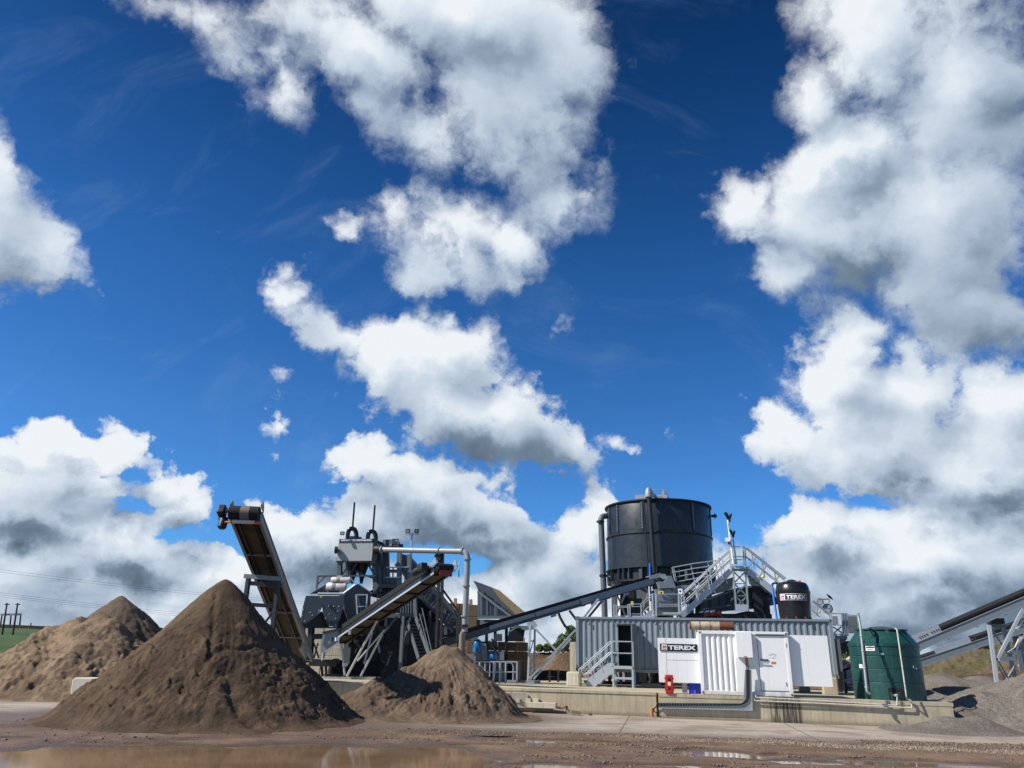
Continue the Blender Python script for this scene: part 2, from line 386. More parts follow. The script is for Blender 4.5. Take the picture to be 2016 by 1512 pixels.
white_paint = mat('white paint', (.83, .83, .81), .4, 0, .035, .7, dirt=.08, dirtc=(.6, .55, .47), streak=.16, streakc=(.52, .48, .40), splash=(.75, 1.35))
white_plain = mat('sign white', (.80, .80, .80), .4, 0, .02, 1.)
sign_black = mat('sign black', (.012, .012, .018), .35, 0, .05, 1.)
red_paint = mat('red paint', (.50, .016, .012), .35, 0, .06, 1.)
sign_red = mat('sign red', (.60, .03, .05), .4, 0, .03, 1.)
blue_plastic = mat('blue plastic', (.012, .03, .50), .3, 0, .06, 3.)
motor_blue = mat('motor blue paint', (.01, .13, .36), .35, 0, .1, 3., dirt=.1)
yellow_paint = mat('yellow paint', (.70, .52, .04), .45, 0, .1, 3.)
orange_paint = mat('orange paint', (.75, .17, .03), .45, 0, .1, 3.)
motor_white = mat('dusty white paint', (.62, .58, .52), .45, 0, .1, 3., dirt=.35, dirtc=(.22, .16, .11))
rust = mat('rust', (.15, .045, .022), .85, 0, .35, 4., dirt=.3, dirtc=(.30, .13, .07), bump=.4)
wood = mat('weathered timber', (.26, .19, .12), .8, 0, .25, 4., bump=.3)
terracotta = mat('terracotta', (.45, .16, .07), .8, 0, .15, 6.)

def pt_mat(name, fn):
    M = bpy.data.materials.new(name); M.use_nodes = True; N = NT(M.node_tree); fn(N, N.n['Principled BSDF'], N.n.new('ShaderNodeNewGeometry').outputs['Position']); MATS[name] = M; return M
def bump_to(N, bs, h, strength, dist):
    b = N.n.new('ShaderNodeBump'); b.inputs['Strength'].default_value = strength; b.inputs['Distance'].default_value = dist
    N.l.new(h, b.inputs['Height']); N.l.new(b.outputs[0], bs.inputs['Normal'])

def concrete_mat(name, base=(.49, .42, .29), stain=True, pos=None):
    def f(N, bs, P):
        n1 = N.noise(P, .7, 6, .6); n2 = N.noise(P, 14., 6, .65)
        c = N.mix(N.mapr(n1, .3, .7), tuple(k*.80 for k in base)+(1,), tuple(k*1.10 for k in base)+(1,))
        c = N.mix(N.mapr(n2, .45, .8, 0, .35), c, tuple(k*.62 for k in base)+(1,))
        # runs down the face, greenish and brown
        s1 = N.noise(N.mapping(P, scl=(5., 5., .22)), 1.3, 7, .65); c = N.mix(N.mapr(s1, .47, .68, 0, .55), c, (base[0]*.55, base[1]*.55, base[2]*.45, 1))
        s2 = N.noise(N.mapping(P, scl=(9., 9., .3), loc=(3, 1, 0)), 1.1, 6, .6); c = N.mix(N.mapr(s2, .56, .70, 0, .5), c, (.24, .20, .10, 1))
        z = N.sep(P)[2]
        low = N.mapr(N.m('ADD', z, N.m('MULTIPLY', N.m('SUBTRACT', n2, .5), .25)), .0, .22, .7, 0.)
        c = N.mix(low, c, (.15, .11, .075, 1))
        # pour joints
        if pos is not None:
            x0, x1 = pos; xx = N.sep(P)[0]
            m = N.m('MULTIPLY', N.mapr(xx, x0, x0+.12, 0, 1), N.mapr(xx, x1-.2, x1, 1, 0))
            st = N.noise(N.mapping(P, scl=(7., 7., .25)), 2.2, 6, .7); k = N.m('MULTIPLY', m, N.mapr(st, .36, .56, 0, .93))
            c = N.mix(k, c, (.018, .016, .014, 1))
        N.l.new(c, bs.inputs['Base Color']); bs.inputs['Roughness'].default_value = .85
        bump_to(N, bs, n2, .35, .012)
    return pt_mat(name, f)
conc = concrete_mat('board marked concrete')
conc_stain = concrete_mat('concrete with oil runs', pos=(pw(1512, 1385, 34.06, -.2)[0], pw(1582, 1385, 34.06, -.2)[0]))
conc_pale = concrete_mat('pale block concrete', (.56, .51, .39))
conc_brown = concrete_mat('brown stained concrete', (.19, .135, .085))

def sand_mat(name, dry, wet, rock=0., scale=1., dist=.05):
    def f(N, bs, P):
        n1 = N.noise(P, .9*scale, 6, .6, .4); n2 = N.noise(P, 7.*scale, 8, .68); n3 = N.noise(P, 60.*scale, 5, .7)
        c = N.mix(N.mapr(n1, .38, .62), wet+(1,), dry+(1,))
        c = N.mix(N.mapr(n2, .35, .7, 0., .55), c, tuple(k*.62 for k in wet)+(1,))
        c = N.mix(N.mapr(n3, .35, .75, 0, .5), c, tuple(min(1, k*1.35) for k in dry)+(1,))
        # slip faces: long marks running downhill
        N.l.new(c, bs.inputs['Base Color']); bs.inputs['Roughness'].default_value = .92; bs.inputs['Specular IOR Level'].default_value = .2
        h = N.m('ADD', N.m('MULTIPLY', n2, 1.), N.m('MULTIPLY', n3, .35))
        if rock:
            vo = N.n.new('ShaderNodeTexVoronoi'); vo.inputs['Scale'].default_value = 34.*scale; N.l.new(P, vo.inputs['Vector'])
            h = N.m('ADD', h, N.m('MULTIPLY', N.m('SUBTRACT', 1., vo.outputs['Distance']), rock))
            hs = N.mapr(N.sep(vo.outputs['Color'])[0], 0, 1, .62, 1.35, smooth=False); c2 = N.vm('SCALE', c, scale=hs); N.l.new(c2, bs.inputs['Base Color'])
        bump_to(N, bs, h, .9, dist)
    return pt_mat(name, f)
sand_dark = sand_mat('damp brown sand', (.124, .083, .051), (.058, .038, .024))
sand_tan = sand_mat('tan sand', (.275, .195, .125), (.115, .08, .052))
sand_grey = sand_mat('grey brown sand', (.150, .110, .078), (.088, .064, .047))
gravel_mat = sand_mat('fine grey gravel', (.235, .205, .175), (.16, .138, .118), rock=.9, scale=.9, dist=.04)
soil_mat = sand_mat('brown soil', (.20, .13, .08), (.10, .065, .04), rock=.3, scale=.5, dist=.15)

# ------------------------------------------------------------------ numpy noise and heightfields
def _hash(ix, iy, seed):
    h = (ix.astype(np.int64)*374761393+iy.astype(np.int64)*668265263+seed*1442695041) & 0xffffffff
    h = ((h ^ (h >> 13))*1274126177) & 0xffffffff
    return ((h ^ (h >> 16)) & 0xffff)/65535.*2-1
def vnoise(x, y, seed=0):
    ix, iy = np.floor(x), np.floor(y); fx, fy = x-ix, y-iy; fx = fx*fx*fx*(fx*(fx*6-15)+10); fy = fy*fy*fy*(fy*(fy*6-15)+10)
    a, b, c, d = _hash(ix, iy, seed), _hash(ix+1, iy, seed), _hash(ix, iy+1, seed), _hash(ix+1, iy+1, seed)
    return (a*(1-fx)+b*fx)*(1-fy)+(c*(1-fx)+d*fx)*fy
def fbm(x, y, oct=5, seed=0, gain=.5, ridge=False):
    t = np.zeros_like(x); a = 1.; s = 0
    for o in range(oct):
        ca, sa = math.cos(o*1.1), math.sin(o*1.1); n = vnoise((x*ca-y*sa)*2.03**o, (x*sa+y*ca)*2.03**o, seed+o*17)
        t += a*((1-2*np.abs(n)) if ridge else n); s += a; a *= gain
    return t/s
def heightmesh(name, X, Y, Z, m, keep=None, smooth=True):
    ny, nx = X.shape; v = np.stack([X, Y, Z], -1).reshape(-1, 3)
    i = np.arange(ny*nx).reshape(ny, nx); q = np.stack([i[:-1, :-1], i[:-1, 1:], i[1:, 1:], i[1:, :-1]], -1).reshape(-1, 4)
    if keep is not None:
        k = keep.reshape(-1); q = q[k[q].any(1)]; used = np.zeros(len(v), bool); used[q.ravel()] = True
        idx = np.cumsum(used)-1; v = v[used]; q = idx[q]
    me = bpy.data.meshes.new(name); me.vertices.add(len(v)); me.vertices.foreach_set('co', v.ravel())
    me.loops.add(q.size); me.loops.foreach_set('vertex_index', q.ravel().astype(np.int32))
    me.polygons.add(len(q)); me.polygons.foreach_set('loop_start', np.arange(0, q.size, 4, dtype=np.int32))
    me.polygons.foreach_set('use_smooth', np.full(len(q), smooth)); me.materials.append(m); me.update(calc_edges=True)
    o = bpy.data.objects.new(name, me); C.objects.link(o); return o
def pile(name, cones, m, label, cat, step=.05, lump=.10, seed=1, base=0., round_=.25, kind=None, rill=.05, slump=(), skirt=.25, terr=(.05, 2.2, 1.6), cracks=(), fine=1.):
    """heap: smooth union of cones (x, y, height, slope) with lumps, rills that run downhill and slumped crusts"""
    cx = np.mean([c[0] for c in cones]); cy = np.mean([c[1] for c in cones])
    x0 = min(c[0]-c[2]/c[3] for c in cones)-(.5+1.2*skirt/min(c[3] for c in cones)); x1 = max(c[0]+c[2]/c[3] for c in cones)+(.5+1.2*skirt/min(c[3] for c in cones))
    y0 = min(c[1]-c[2]/c[3] for c in cones)-(.5+1.2*skirt/min(c[3] for c in cones)); y1 = max(c[1]+c[2]/c[3] for c in cones)+(.5+1.2*skirt/min(c[3] for c in cones))
    X, Y = np.meshgrid(np.arange(x0, x1, step), np.arange(y0, y1, step))
    wx = X+.35*fbm(X*.5, Y*.5, 4, seed+5); wy = Y+.35*fbm(X*.5, Y*.5, 4, seed+9)
    Z = np.full(X.shape, -9.); tot = max(c[2] for c in cones)
    for c in cones:
        r = np.hypot(wx-c[0], wy-c[1]); r2 = np.sqrt(r*r+round_**2)-round_*.6
        z = c[2]-c[3]*r2
        zs = np.where(z < skirt, skirt*np.exp(np.clip((z-skirt)/skirt, -6, 0)), z)-skirt*.26+.15*np.minimum(z+.4, 0)   # foot flares out
        k = .18; h = np.maximum(k-np.abs(Z-zs), 0)/k; Z = np.maximum(Z, zs)+h*h*k/4
    c0 = cones[0]; th = np.arctan2(Y-c0[1], X-c0[0]); rr = np.hypot(X-c0[0], Y-c0[1])
    on = np.clip(Z/.5, 0, 1)
    rl = fbm(th*9+1.3*fbm(X*.8, Y*.8, 3, seed+3), rr*.35, 4, seed+2, .55, True)
    low = 1-np.clip(Z/tot, 0, 1)
    Z = Z+on*(rill*rl*np.clip(rr, 0, 1.5)+lump*(.35+.9*low)*fbm(X*1.3, Y*1.3, 5, seed, .55)+.42*lump*fbm(X*5, Y*5, 4, seed+7, .6)*(.12+low**1.5)+.3*lump*np.clip(fbm(X*2.2, Y*4, 4, seed+8, .6, True)-.25, 0, 1)*low)
    for (zc, wob, dz, s2) in slump:           # a scarp round the heap: sand above stands proud of the sand below
        edge = zc+wob*fbm(th*2.2, rr*.25, 4, s2)
        t = np.clip((Z-edge)/.05, 0, 1); msk = np.clip(fbm(th*1.3, rr*.1, 2, s2+4)*2+.75, 0, 1)
        Z = Z+on*msk*dz*(t-1)*np.exp(-np.clip(edge-Z, 0, 9)/.9)
    # crust sliding in slabs: sharp little steps that follow the slope, strongest low down
    ta, tf, tw = terr
    n1 = fbm(X*.9, Y*.9, 5, seed+50, .6); n2 = fbm(X*2.4+7, Y*2.4, 4, seed+51, .6)
    ph = Z*tf+tw*n1+.5*n2; fr = ph-np.floor(ph); saw = np.minimum(fr/.82, (1-fr)/.18)
    mk = np.clip(fbm(X*.5, Y*.5, 3, seed+52)*2.2+.35+.7*low, 0, 1)*np.clip((tot-Z)/(.35*tot), 0, 1)
    Z = Z+on*ta*mk*(saw-.5)
    ph = Z*tf*2.7+tw*1.4*fbm(X*1.7, Y*1.7, 4, seed+55, .6); fr = ph-np.floor(ph); Z = Z+on*ta*.38*mk*(np.minimum(fr/.8, (1-fr)/.2)-.5)
    Z = Z+on*fine*(.028*fbm(X*9, Y*9, 3, seed+60, .7)*(.25+low)+.05*np.clip(fbm(X*4.2, Y*4.2, 3, seed+61, .6)-.22, 0, 1)*mk)
    for pts, dep_, wid in cracks:             # a crack or gully along a line seen in the photo
        dd = np.full(X.shape, 9.)
        for (ax_, ay_), (bx_, by_) in zip(pts[:-1], pts[1:]):
            ex, ey = bx_-ax_, by_-ay_; l2 = ex*ex+ey*ey+1e-9; t = np.clip(((X-ax_)*ex+(Y-ay_)*ey)/l2, 0, 1); dd = np.minimum(dd, np.hypot(X-ax_-t*ex, Y-ay_-t*ey))
        Z = Z-dep_*np.exp(-((dd+.05*fbm(X*4, Y*4, 3, seed+70))/wid)**2)
    Z = Z-np.clip((.06-Z)/.06, 0, 1)*.03
    o = heightmesh(name, X-cx, Y-cy, Z, m, keep=Z > -.03)
    o.location = (cx, cy, base); return tag(o, label, cat, None, kind)

def cone_hit(px, py, c):
    """where the line of sight through a photo point meets the cone c"""
    d = ray(px, py); d = d/d[1]
    for k in np.linspace(c[1]-c[2]/c[3]-1, c[1]+1, 900):
        x, z = d[0]*k, HC+d[2]*k
        if z <= c[2]-c[3]*math.hypot(x-c[0], k-c[1]): return (x, k)
    return (c[0], c[1])
# ------------------------------------------------------------------ lettering
def letters(txt, org, u, up, height, m, parent, name='lettering', bold=.02, width=None, depth=.006):
    cu = bpy.data.curves.new('lettering', 'FONT'); cu.body = txt; cu.size = 1.; cu.offset = bold; cu.extrude = 0; cu.resolution_u = 3
    ob = bpy.data.objects.new('tmp', cu); C.objects.link(ob); bpy.context.view_layer.update()
    me = bpy.data.meshes.new_from_object(ob.evaluated_get(bpy.context.evaluated_depsgraph_get())); bpy.data.objects.remove(ob); bpy.data.curves.remove(cu)
    co = np.array([v.co[:] for v in me.vertices]); lo, hi = co.min(0), co.max(0)
    sy = height/(hi[1]-lo[1]); sx = sy if width is None else width/(hi[0]-lo[0])
    u = unit(u); up = unit(up); n = np.cross(u, up)
    pts = [np.array(org)+u*(c[0]-lo[0])*sx+up*(c[1]-lo[1])*sy+n*.004 for c in co]
    mb = MB(); mb.add(pts, [tuple(p.vertices) for p in me.polygons]); bpy.data.meshes.remove(me)
    return mb.build(name, m, parent, smooth=0)
def logo_plate(c, u, up, w, h, parent, name='name_plate', border=True, dot=True):
    """black plate with a white rim, the red and white emblem and the white name"""
    u = unit(u); up = unit(up); n = np.cross(u, up); c = np.array(c, float); ax = (u, -n, up)
    pl = MB().box(c+n*.01, (w, .02, h), ax).build(name, sign_black, parent, 0)
    if border:
        b = MB(); t = h*.06
        for s in (-1, 1): b.box(c+n*.022+up*s*(h/2-t), (w-t, .006, t*.8), ax); b.box(c+n*.022+u*s*(w/2-t), (t*.8, .006, h-3.2*t), ax)
        b.build('border', white_plain, pl, 0)
    e = c-u*(w/2-h*.62)+n*.024
    MB().box(e, (h*.78, .008, h*.78), ax).build('emblem', white_plain, pl, 0)
    r = MB(); r.box(e+n*.008-up*h*.25, (h*.56, .006, h*.12), ax)
    for s in (-1, 1): r.box(e+n*.008+u*s*h*.19+up*h*.08, (h*.13, .006, h*.34), ax); r.box(e+n*.008+u*s*h*.055+up*h*.08, (h*.07, .006, h*.2), ax)
    r.box(e+n*.0105+up*h*.08, (h*.5, .004, h*.09), ax)
    r.build('emblem_mark', sign_red, pl, 0)
    letters('TEREX', c-u*(w/2-h*1.16)-up*h*.29+n*.02, u, up, h*.58, white_plain, pl, 'lettering', .035, w-h*1.42)
    return pl

# ------------------------------------------------------------------ the ground
def far_ground():
    def f(N, bs, P):
        n1 = N.noise(P, .05, 6, .6); n2 = N.noise(P, 1.1, 8, .7)
        c = N.mix(N.mapr(n1, .4, .6), (.10, .085, .045, 1), (.16, .115, .075, 1)); c = N.mix(N.mapr(n2, .4, .7, 0, .5), c, (.05, .07, .02, 1))
        N.l.new(c, bs.inputs['Base Color']); bs.inputs['Roughness'].default_value = .95; bump_to(N, bs, n2, .6, .1)
    m = pt_mat('rough ground', f)
    n = 60; t = np.linspace(-1, 1, n); g = np.sign(t)*np.abs(t)**2.4*1500; X, Y = np.meshgrid(g, g+30)
    o = heightmesh('ground', X, Y, np.full(X.shape, -.35), m); o['kind'] = 'structure'
far_ground()

def apron():
    """pale concrete road in front of the platform, mud brought onto it by wheels and washed round the heaps"""
    def f(N, bs, P):
        x, y, z = N.sep(P)
        n1 = N.noise(P, .45, 7, .62, .3); n2 = N.noise(P, 9., 8, .68); tr = N.noise(N.mapping(P, rot=(0, 0, .17), scl=(.12, 1.9, 1)), 1.6, 7, .6)
        c = N.mix(N.mapr(n2, .3, .7), (.36, .305, .245, 1), (.46, .40, .335, 1))
        c = N.mix(N.mapr(tr, .42, .66, 0, .75), c, (.25, .19, .14, 1)); c = N.mix(N.mapr(n1, .46, .64, 0, .7), c, (.20, .145, .10, 1))
        # mud near the heaps: distance to their feet
        k = None
        for (cx, cy, r0, r1) in ((-9.85, 26.8, 5.6, 8.6), (-2.4, 31., 3.4, 6.0), (-16, 22, 3., 8.), (-5.5, 24.5, 2.0, 7.)):
            d = N.vm('LENGTH', N.mapping(P, loc=(cx, cy, 0), scl=(1, 1, 0.001), kind='TEXTURE') if False else N.vm('SUBTRACT', N.comb(x, y, 0.), (cx, cy, 0)))
            d = N.m('ADD', d, N.m('MULTIPLY', N.m('SUBTRACT', n1, .5), 5.)); q = N.mapr(d, r0, r1, 1, 0); k = q if k is None else N.m('MAXIMUM', k, q)
        edge = N.mapr(N.m('ADD', N.m('ADD', y, N.m('MULTIPLY', x, .10)), N.m('MULTIPLY', N.m('SUBTRACT', n1, .5), 5.5)), 25.0, 27.6, 1, 0)
        k = N.m('MAXIMUM', k, edge)
        c = N.mix(N.m('MULTIPLY', k, .93), c, N.mix(N.mapr(n2, .3, .7), (.105, .074, .054, 1), (.165, .12, .088, 1)))
        # expansion joints
        uu = N.m('ADD', N.m('MULTIPLY', x, .981), N.m('MULTIPLY', y, -.195)); vv = N.m('ADD', N.m('MULTIPLY', x, .195), N.m('MULTIPLY', y, .981))
        for a, per, off in ((uu, 6.0, 1.4), (vv, 4.6, 2.2)):
            fr = N.m('ABSOLUTE', N.m('SUBTRACT', N.m('FRACT', N.m('DIVIDE', N.m('ADD', a, off), per)), .5)); j = N.mapr(fr, .493, .4975, 0, .75); c = N.mix(j, c, (.10, .08, .06, 1))
        N.l.new(c, bs.inputs['Base Color'])
        N.l.new(N.m('SUBTRACT', .88, N.m('MULTIPLY', N.mapr(n1, .35, .6), N.m('MULTIPLY', k, .5))), bs.inputs['Roughness'])
        bump_to(N, bs, N.m('ADD', n2, tr), .25, .02)
    m = pt_mat('worn pale concrete', f)
    X, Y = np.meshgrid(np.arange(-45, 45.1, .5), np.arange(23.6, 60, .5)); Z = np.full(X.shape, 0.)
    o = heightmesh('concrete_road', X, Y, Z, m); o['kind'] = 'structure'
apron()

PUD = []           # puddles: (x, y, rx, ry, turn, depth) on the ground
def pud(px, py, rx, ry, rot=0., d=.05): g = G(px, py, 0); PUD.append((g[0], g[1], rx, ry, rot, d))
pud(300, 1492, 3.6, 2.5, -.10, .08); pud(600, 1490, 3.0, 2.7, .0, .08); pud(830, 1487, 2.0, 2.2, .0, .06); pud(780, 1505, 2.2, 1.2, 0, .06); pud(120, 1494, 3.0, 1.0, -.1, .05); pud(500, 1540, 4, 2., 0, .06)
pud(1050, 1457, 2.4, .75, -.05, .06); pud(1215, 1461, 1.5, .22, -.1, .035); pud(1435, 1483, 1.3, .95, -.1, .06); pud(1560, 1486, 1.2, .3, -.15, .035); pud(1820, 1503, 2.2, .8, -.15, .05)
pud(1590, 1500, 1.3, .6, -.1, .05); pud(1120, 1480, .5, .12, 0, .03); pud(1110, 1508, 1.1, .7, 0, .05); pud(60, 1452, 1.5, .35, .1, .03); pud(200, 1462, 1.2, .25, .1, .03); pud(930, 1466, .9, .35, 0, .035); pud(1330, 1508, 1.2, .3, 0, .03)

def yard():
    """muddy yard between the camera and the road, with wheel ruts and hollows that hold water"""
    xs = np.arange(-24, 24.01, .065); ys = np.concatenate([np.arange(8, 14, .12), np.arange(14, 27.3, .05)])
    X, Y = np.meshgrid(xs, ys)
    wx = X+.9*fbm(X*.55, Y*1.1, 5, 3, .55); wy = Y+.45*fbm(X*.55+9, Y*1.1, 5, 4, .55)
    Z = .010+.026*fbm(X*.35, Y*.6, 4, 11)+.018*fbm(X*1.4, Y*2.2, 4, 12)+.015*fbm(X*5, Y*6, 4, 13, .6)
    rx = Y+.09*X; Z += .030*fbm(X*.22, rx*2.2, 4, 21, .55, True)*np.clip((X+14)/8, 0, 1)
    tread = np.sin((X*.2+rx*.98)*26)*.006*np.clip(fbm(X*.3, rx*1.3, 3, 31)*4, 0, 1); Z += tread
    dep = np.zeros_like(Z)
    for (cx, cy, ax, ay, rot, d) in PUD:
        c, s = math.cos(rot), math.sin(rot); u = ((wx-cx)*c+(wy-cy)*s)/ax; v = (-(wx-cx)*s+(wy-cy)*c)/ay
        q = np.clip(1.25-np.hypot(u, v), 0, 1); q = q*q*(3-2*q); dep = np.maximum(dep, q*(d+.06))
    Z = Z*(1-.75*np.clip(dep/.05, 0, 1))-dep*1.25
    # front and back edges run under the road's rim
    road = 25.75-.105*X+.35*fbm(X*.6, Y*.2, 4, 41)
    left = np.clip((-1.5-X)/3, 0, 1); road = road*(1-left)+24.9*left
    t = np.clip((Y-road+.7)/1.1, 0, 1); t = t*t*(3-2*t)
    Z = Z*(1-t)+t*(-.06)
    def f(N, bs, P):
        n1 = N.noise(P, .6, 7, .6, .3); n2 = N.noise(P, 8., 8, .7); n3 = N.noise(P, 45., 5, .7); z = N.sep(P)[2]
        c = N.mix(N.mapr(n1, .35, .65), (.118, .070, .042, 1), (.205, .132, .080, 1)); c = N.mix(N.mapr(n2, .48, .75, 0, .5), c, (.24, .17, .12, 1)); c = N.mix(N.mapr(n3, .5, .8, 0, .4), c, (.08, .055, .04, 1))
        wet = N.mapr(N.m('ADD', z, N.m('MULTIPLY', N.m('SUBTRACT', n2, .5), .03)), -.03, .045, 1., 0.)
        c = N.mix(N.m('MULTIPLY', wet, .7), c, (.07, .047, .033, 1)); N.l.new(c, bs.inputs['Base Color'])
        N.l.new(N.mapr(N.m('MULTIPLY', wet, N.mapr(n2, .3, .6)), 0, 1, .88, .22), bs.inputs['Roughness'])
        vo = N.n.new('ShaderNodeTexVoronoi'); vo.inputs['Scale'].default_value = 22; N.l.new(P, vo.inputs['Vector'])
        bump_to(N, bs, N.m('ADD', N.m('ADD', n2, N.m('MULTIPLY', n3, .4)), N.m('MULTIPLY', vo.outputs['Distance'], -.4)), .8, .03)
    m = pt_mat('wet brown mud', f)
    o = heightmesh('muddy_ground', X, Y, Z, m); o['kind'] = 'structure'
    X2, Y2 = np.meshgrid(np.linspace(-30, 30, 4), np.linspace(2, 25.3, 4))
    def w(N, bs, P):
        n = N.noise(P, .5, 4, .6); c = N.mix(N.mapr(n, .35, .65), (.19, .118, .066, 1), (.255, .165, .096, 1)); N.l.new(c, bs.inputs['Base Color'])
        bs.inputs['Roughness'].default_value = .06; bs.inputs['IOR'].default_value = 1.333; bs.inputs['Specular IOR Level'].default_value = .5
        bump_to(N, bs, N.noise(P, 9., 3, .5), .02, .02)
    o = heightmesh('puddle_water', X2, Y2, np.full(X2.shape, -.035), pt_mat('muddy water', w)); o['kind'] = 'structure'
    X3, Y3 = np.meshgrid(np.linspace(-60, 60, 30), np.linspace(-60, 8.3, 20)); o = heightmesh('yard_ground', X3, Y3, np.full(X3.shape, .02), m); o['kind'] = 'structure'
yard()

def stones(name, pts, sizes, m, label, cat, seed=0):
    """loose stones as angular little solids, one object: nobody could count them"""
    rng = np.random.default_rng(seed); n = len(pts)
    base = np.array([(1, 0, 0), (-1, 0, 0), (0, 1, 0), (0, -1, 0), (0, 0, 1), (0, 0, -1)], float)
    tris = np.array([(0, 2, 4), (2, 1, 4), (1, 3, 4), (3, 0, 4), (2, 0, 5), (1, 2, 5), (3, 1, 5), (0, 3, 5)])
    ang = rng.uniform(0, 2*math.pi, n); ca, sa = np.cos(ang), np.sin(ang)
    sc = np.stack([rng.uniform(.7, 1.4, n), rng.uniform(.6, 1.1, n), rng.uniform(.4, .85, n)], 1)*sizes[:, None]
    v = base[None]*sc[:, None]*(1+rng.uniform(-.3, .3, (n, 6, 3))); v = v+rng.uniform(-.2, .2, (n, 6, 3))*sizes[:, None, None]
    x = v[..., 0]*ca[:, None]-v[..., 1]*sa[:, None]; y = v[..., 0]*sa[:, None]+v[..., 1]*ca[:, None]
    v = np.stack([x+pts[:, 0:1], y+pts[:, 1:2], v[..., 2]+pts[:, 2:3]], -1).reshape(-1, 3)
    f = (tris[None]+(np.arange(n)*6)[:, None, None]).reshape(-1, 3)
    me = bpy.data.meshes.new(name); me.vertices.add(len(v)); me.vertices.foreach_set('co', v.ravel()); me.loops.add(f.size)
    me.loops.foreach_set('vertex_index', f.ravel().astype(np.int32)); me.polygons.add(len(f)); me.polygons.foreach_set('loop_start', np.arange(0, f.size, 3, dtype=np.int32))
    me.materials.append(m); me.update(calc_edges=True); o = bpy.data.objects.new(name, me); C.objects.link(o); tag(o, label, cat, None, 'stuff'); return o
def stone_mat(name, a, b):
    def f(N, bs, P):
        r = N.n.new('ShaderNodeNewGeometry').outputs['Random Per Island']; c = N.mix(r, a+(1,), b+(1,)); c = N.mix(N.mapr(N.noise(P, 30, 4, .6), .4, .7, 0, .5), c, (.16, .11, .08, 1))
        N.l.new(c, bs.inputs['Base Color']); bs.inputs['Roughness'].default_value = .85
    return pt_mat(name, f)
def gravel_strips():
    rng = np.random.default_rng(5)
    # pale stones pushed up along the rim of the road
    n = 7500; x = rng.uniform(2.2, 20, n); q = rng.normal(0, .40, n); y = 24.35-.12*x+q+.25*np.sin(x*1.7)+.15*np.sin(x*4.1); ok = (np.abs(q) < .9) & (rng.uniform(0, 1, n) < np.clip((x-1.5)/4, 0, 1)); x, y = x[ok], y[ok]
    s = rng.uniform(.012, .036, len(x)); stones('loose_stones', np.stack([x, y, .008+rng.uniform(0, .015, len(x))], 1), s, stone_mat('pale stone', (.20, .145, .105), (.42, .33, .25)), 'band of pale loose stones along the front rim of the road', 'stones', 1)
    n = 60000; x = rng.uniform(-16, 20, n); y = rng.uniform(14.5, 25.2, n); k = np.clip((x+5)/7, .06, 1); d = fbm(x*.5, y*.8, 4, 77)
    ok = (rng.uniform(0, 1, n) < k) & (d > -.15)
    for (cx, cy, ax, ay, rot, dd) in PUD: ok &= ~(np.hypot((x-cx)/(ax*1.1), (y-cy)/(ay*1.15)) < 1)
    x, y = x[ok], y[ok]; s = rng.uniform(.10, .23, len(x))**2.05
    stones('mud_clods', np.stack([x, y, np.full(len(x), .012)], 1), s, stone_mat('brown stone', (.085, .058, .040), (.24, .17, .12)), 'brown clods and small stones strewn over the muddy yard', 'stones', 2)
gravel_strips()

# ================================================================== heaps
sand_pale = sand_mat('dry grey brown sand', (.195, .14, .095), (.09, .062, .042))  # lighter sand of the small heap
BIGC = (-9.82, 26.8, 4.5, .90)
pile('sand_heap', [(-9.82, 26.8, 4.66, 1.0), (-9.35, 26.6, 4.05, .92), (-9.0, 26.4, 1.9, .62), (-9.6, 25.8, 2.7, .76), (-11.5, 25.9, 1.45, .55)], sand_dark, 'tall cone of damp brown sand in the foreground under the dark stockpiling conveyor', 'sand heap', .035, .075, 3, round_=.24,
     slump=((2.6, .5, .07, 5),), rill=.018, skirt=.35, fine=1.2, terr=(.10, 2.0, 1.3),
     cracks=[([cone_hit(x, y, BIGC) for x, y in pts], d_, w_) for pts, d_, w_ in (
         ([(424, 1172), (420, 1215), (418, 1250), (413, 1288), (398, 1304)], .07, .09), ([(398, 1304), (375, 1302), (330, 1299), (290, 1303), (240, 1308)], .07, .06),
         ([(418, 1278), (440, 1269), (470, 1270), (505, 1262), (540, 1272), (570, 1290)], .07, .05), ([(455, 1335), (462, 1365), (480, 1395), (498, 1425)], .10, .16))])
_a = G(705, 1393); 
pile('sand_heap', [(-2.32, 31., 2.66, .90), (-1.95, 30.9, 2.6, .92), (-2.75, 31.2, 2.45, .86), (-3.75, 30.9, 1.75, .74), (-4.75, 30.3, 1.42, .66), (-5.1, 30.2, 1.05, .6), (-1.3, 30.2, 1.65, .82), (-3.0, 29.8, 1.45, .78), (-.8, 30.4, 1.15, .72)],
     sand_pale, 'small lumpy heap of grey brown sand below the red ended conveyor', 'sand heap', .04, .17, 11, round_=.18, rill=.07, slump=((1.5, .4, .08, 3),), skirt=.18, terr=(.13, 1.9, 1.8))
_p = [W(60, 1262, 38), W(110, 1236, 38), W(158, 1224, 38.5), W(196, 1216, 38), W(214, 1224, 37.6), W(20, 1290, 37.5), (-21., 36.0, 1.9), (-25., 36.2, 2.2)]
pile('sand_heap', [(p[0], p[1], p[2]+.26, .78) for p in _p], sand_tan, 'broad heap of pale tan sand with a crumbling ridge at the left edge', 'sand heap', .07, .22, 21, round_=.25, rill=.12, slump=((2.6, .5, .18, 3), (1.6, .6, .12, 6)), terr=(.13, 1.1, 1.7))
_q = W(243, 1177, 43); _q2 = W(205, 1193, 43.5)
pile('sand_heap', [(_q[0], _q[1], _q[2]+.25, .86), (_q2[0], _q2[1], _q2[2]-.1, .8)], sand_grey, 'pointed grey brown sand cone behind the pale tan heap', 'sand heap', .08, .12, 31, round_=.2, rill=.08)
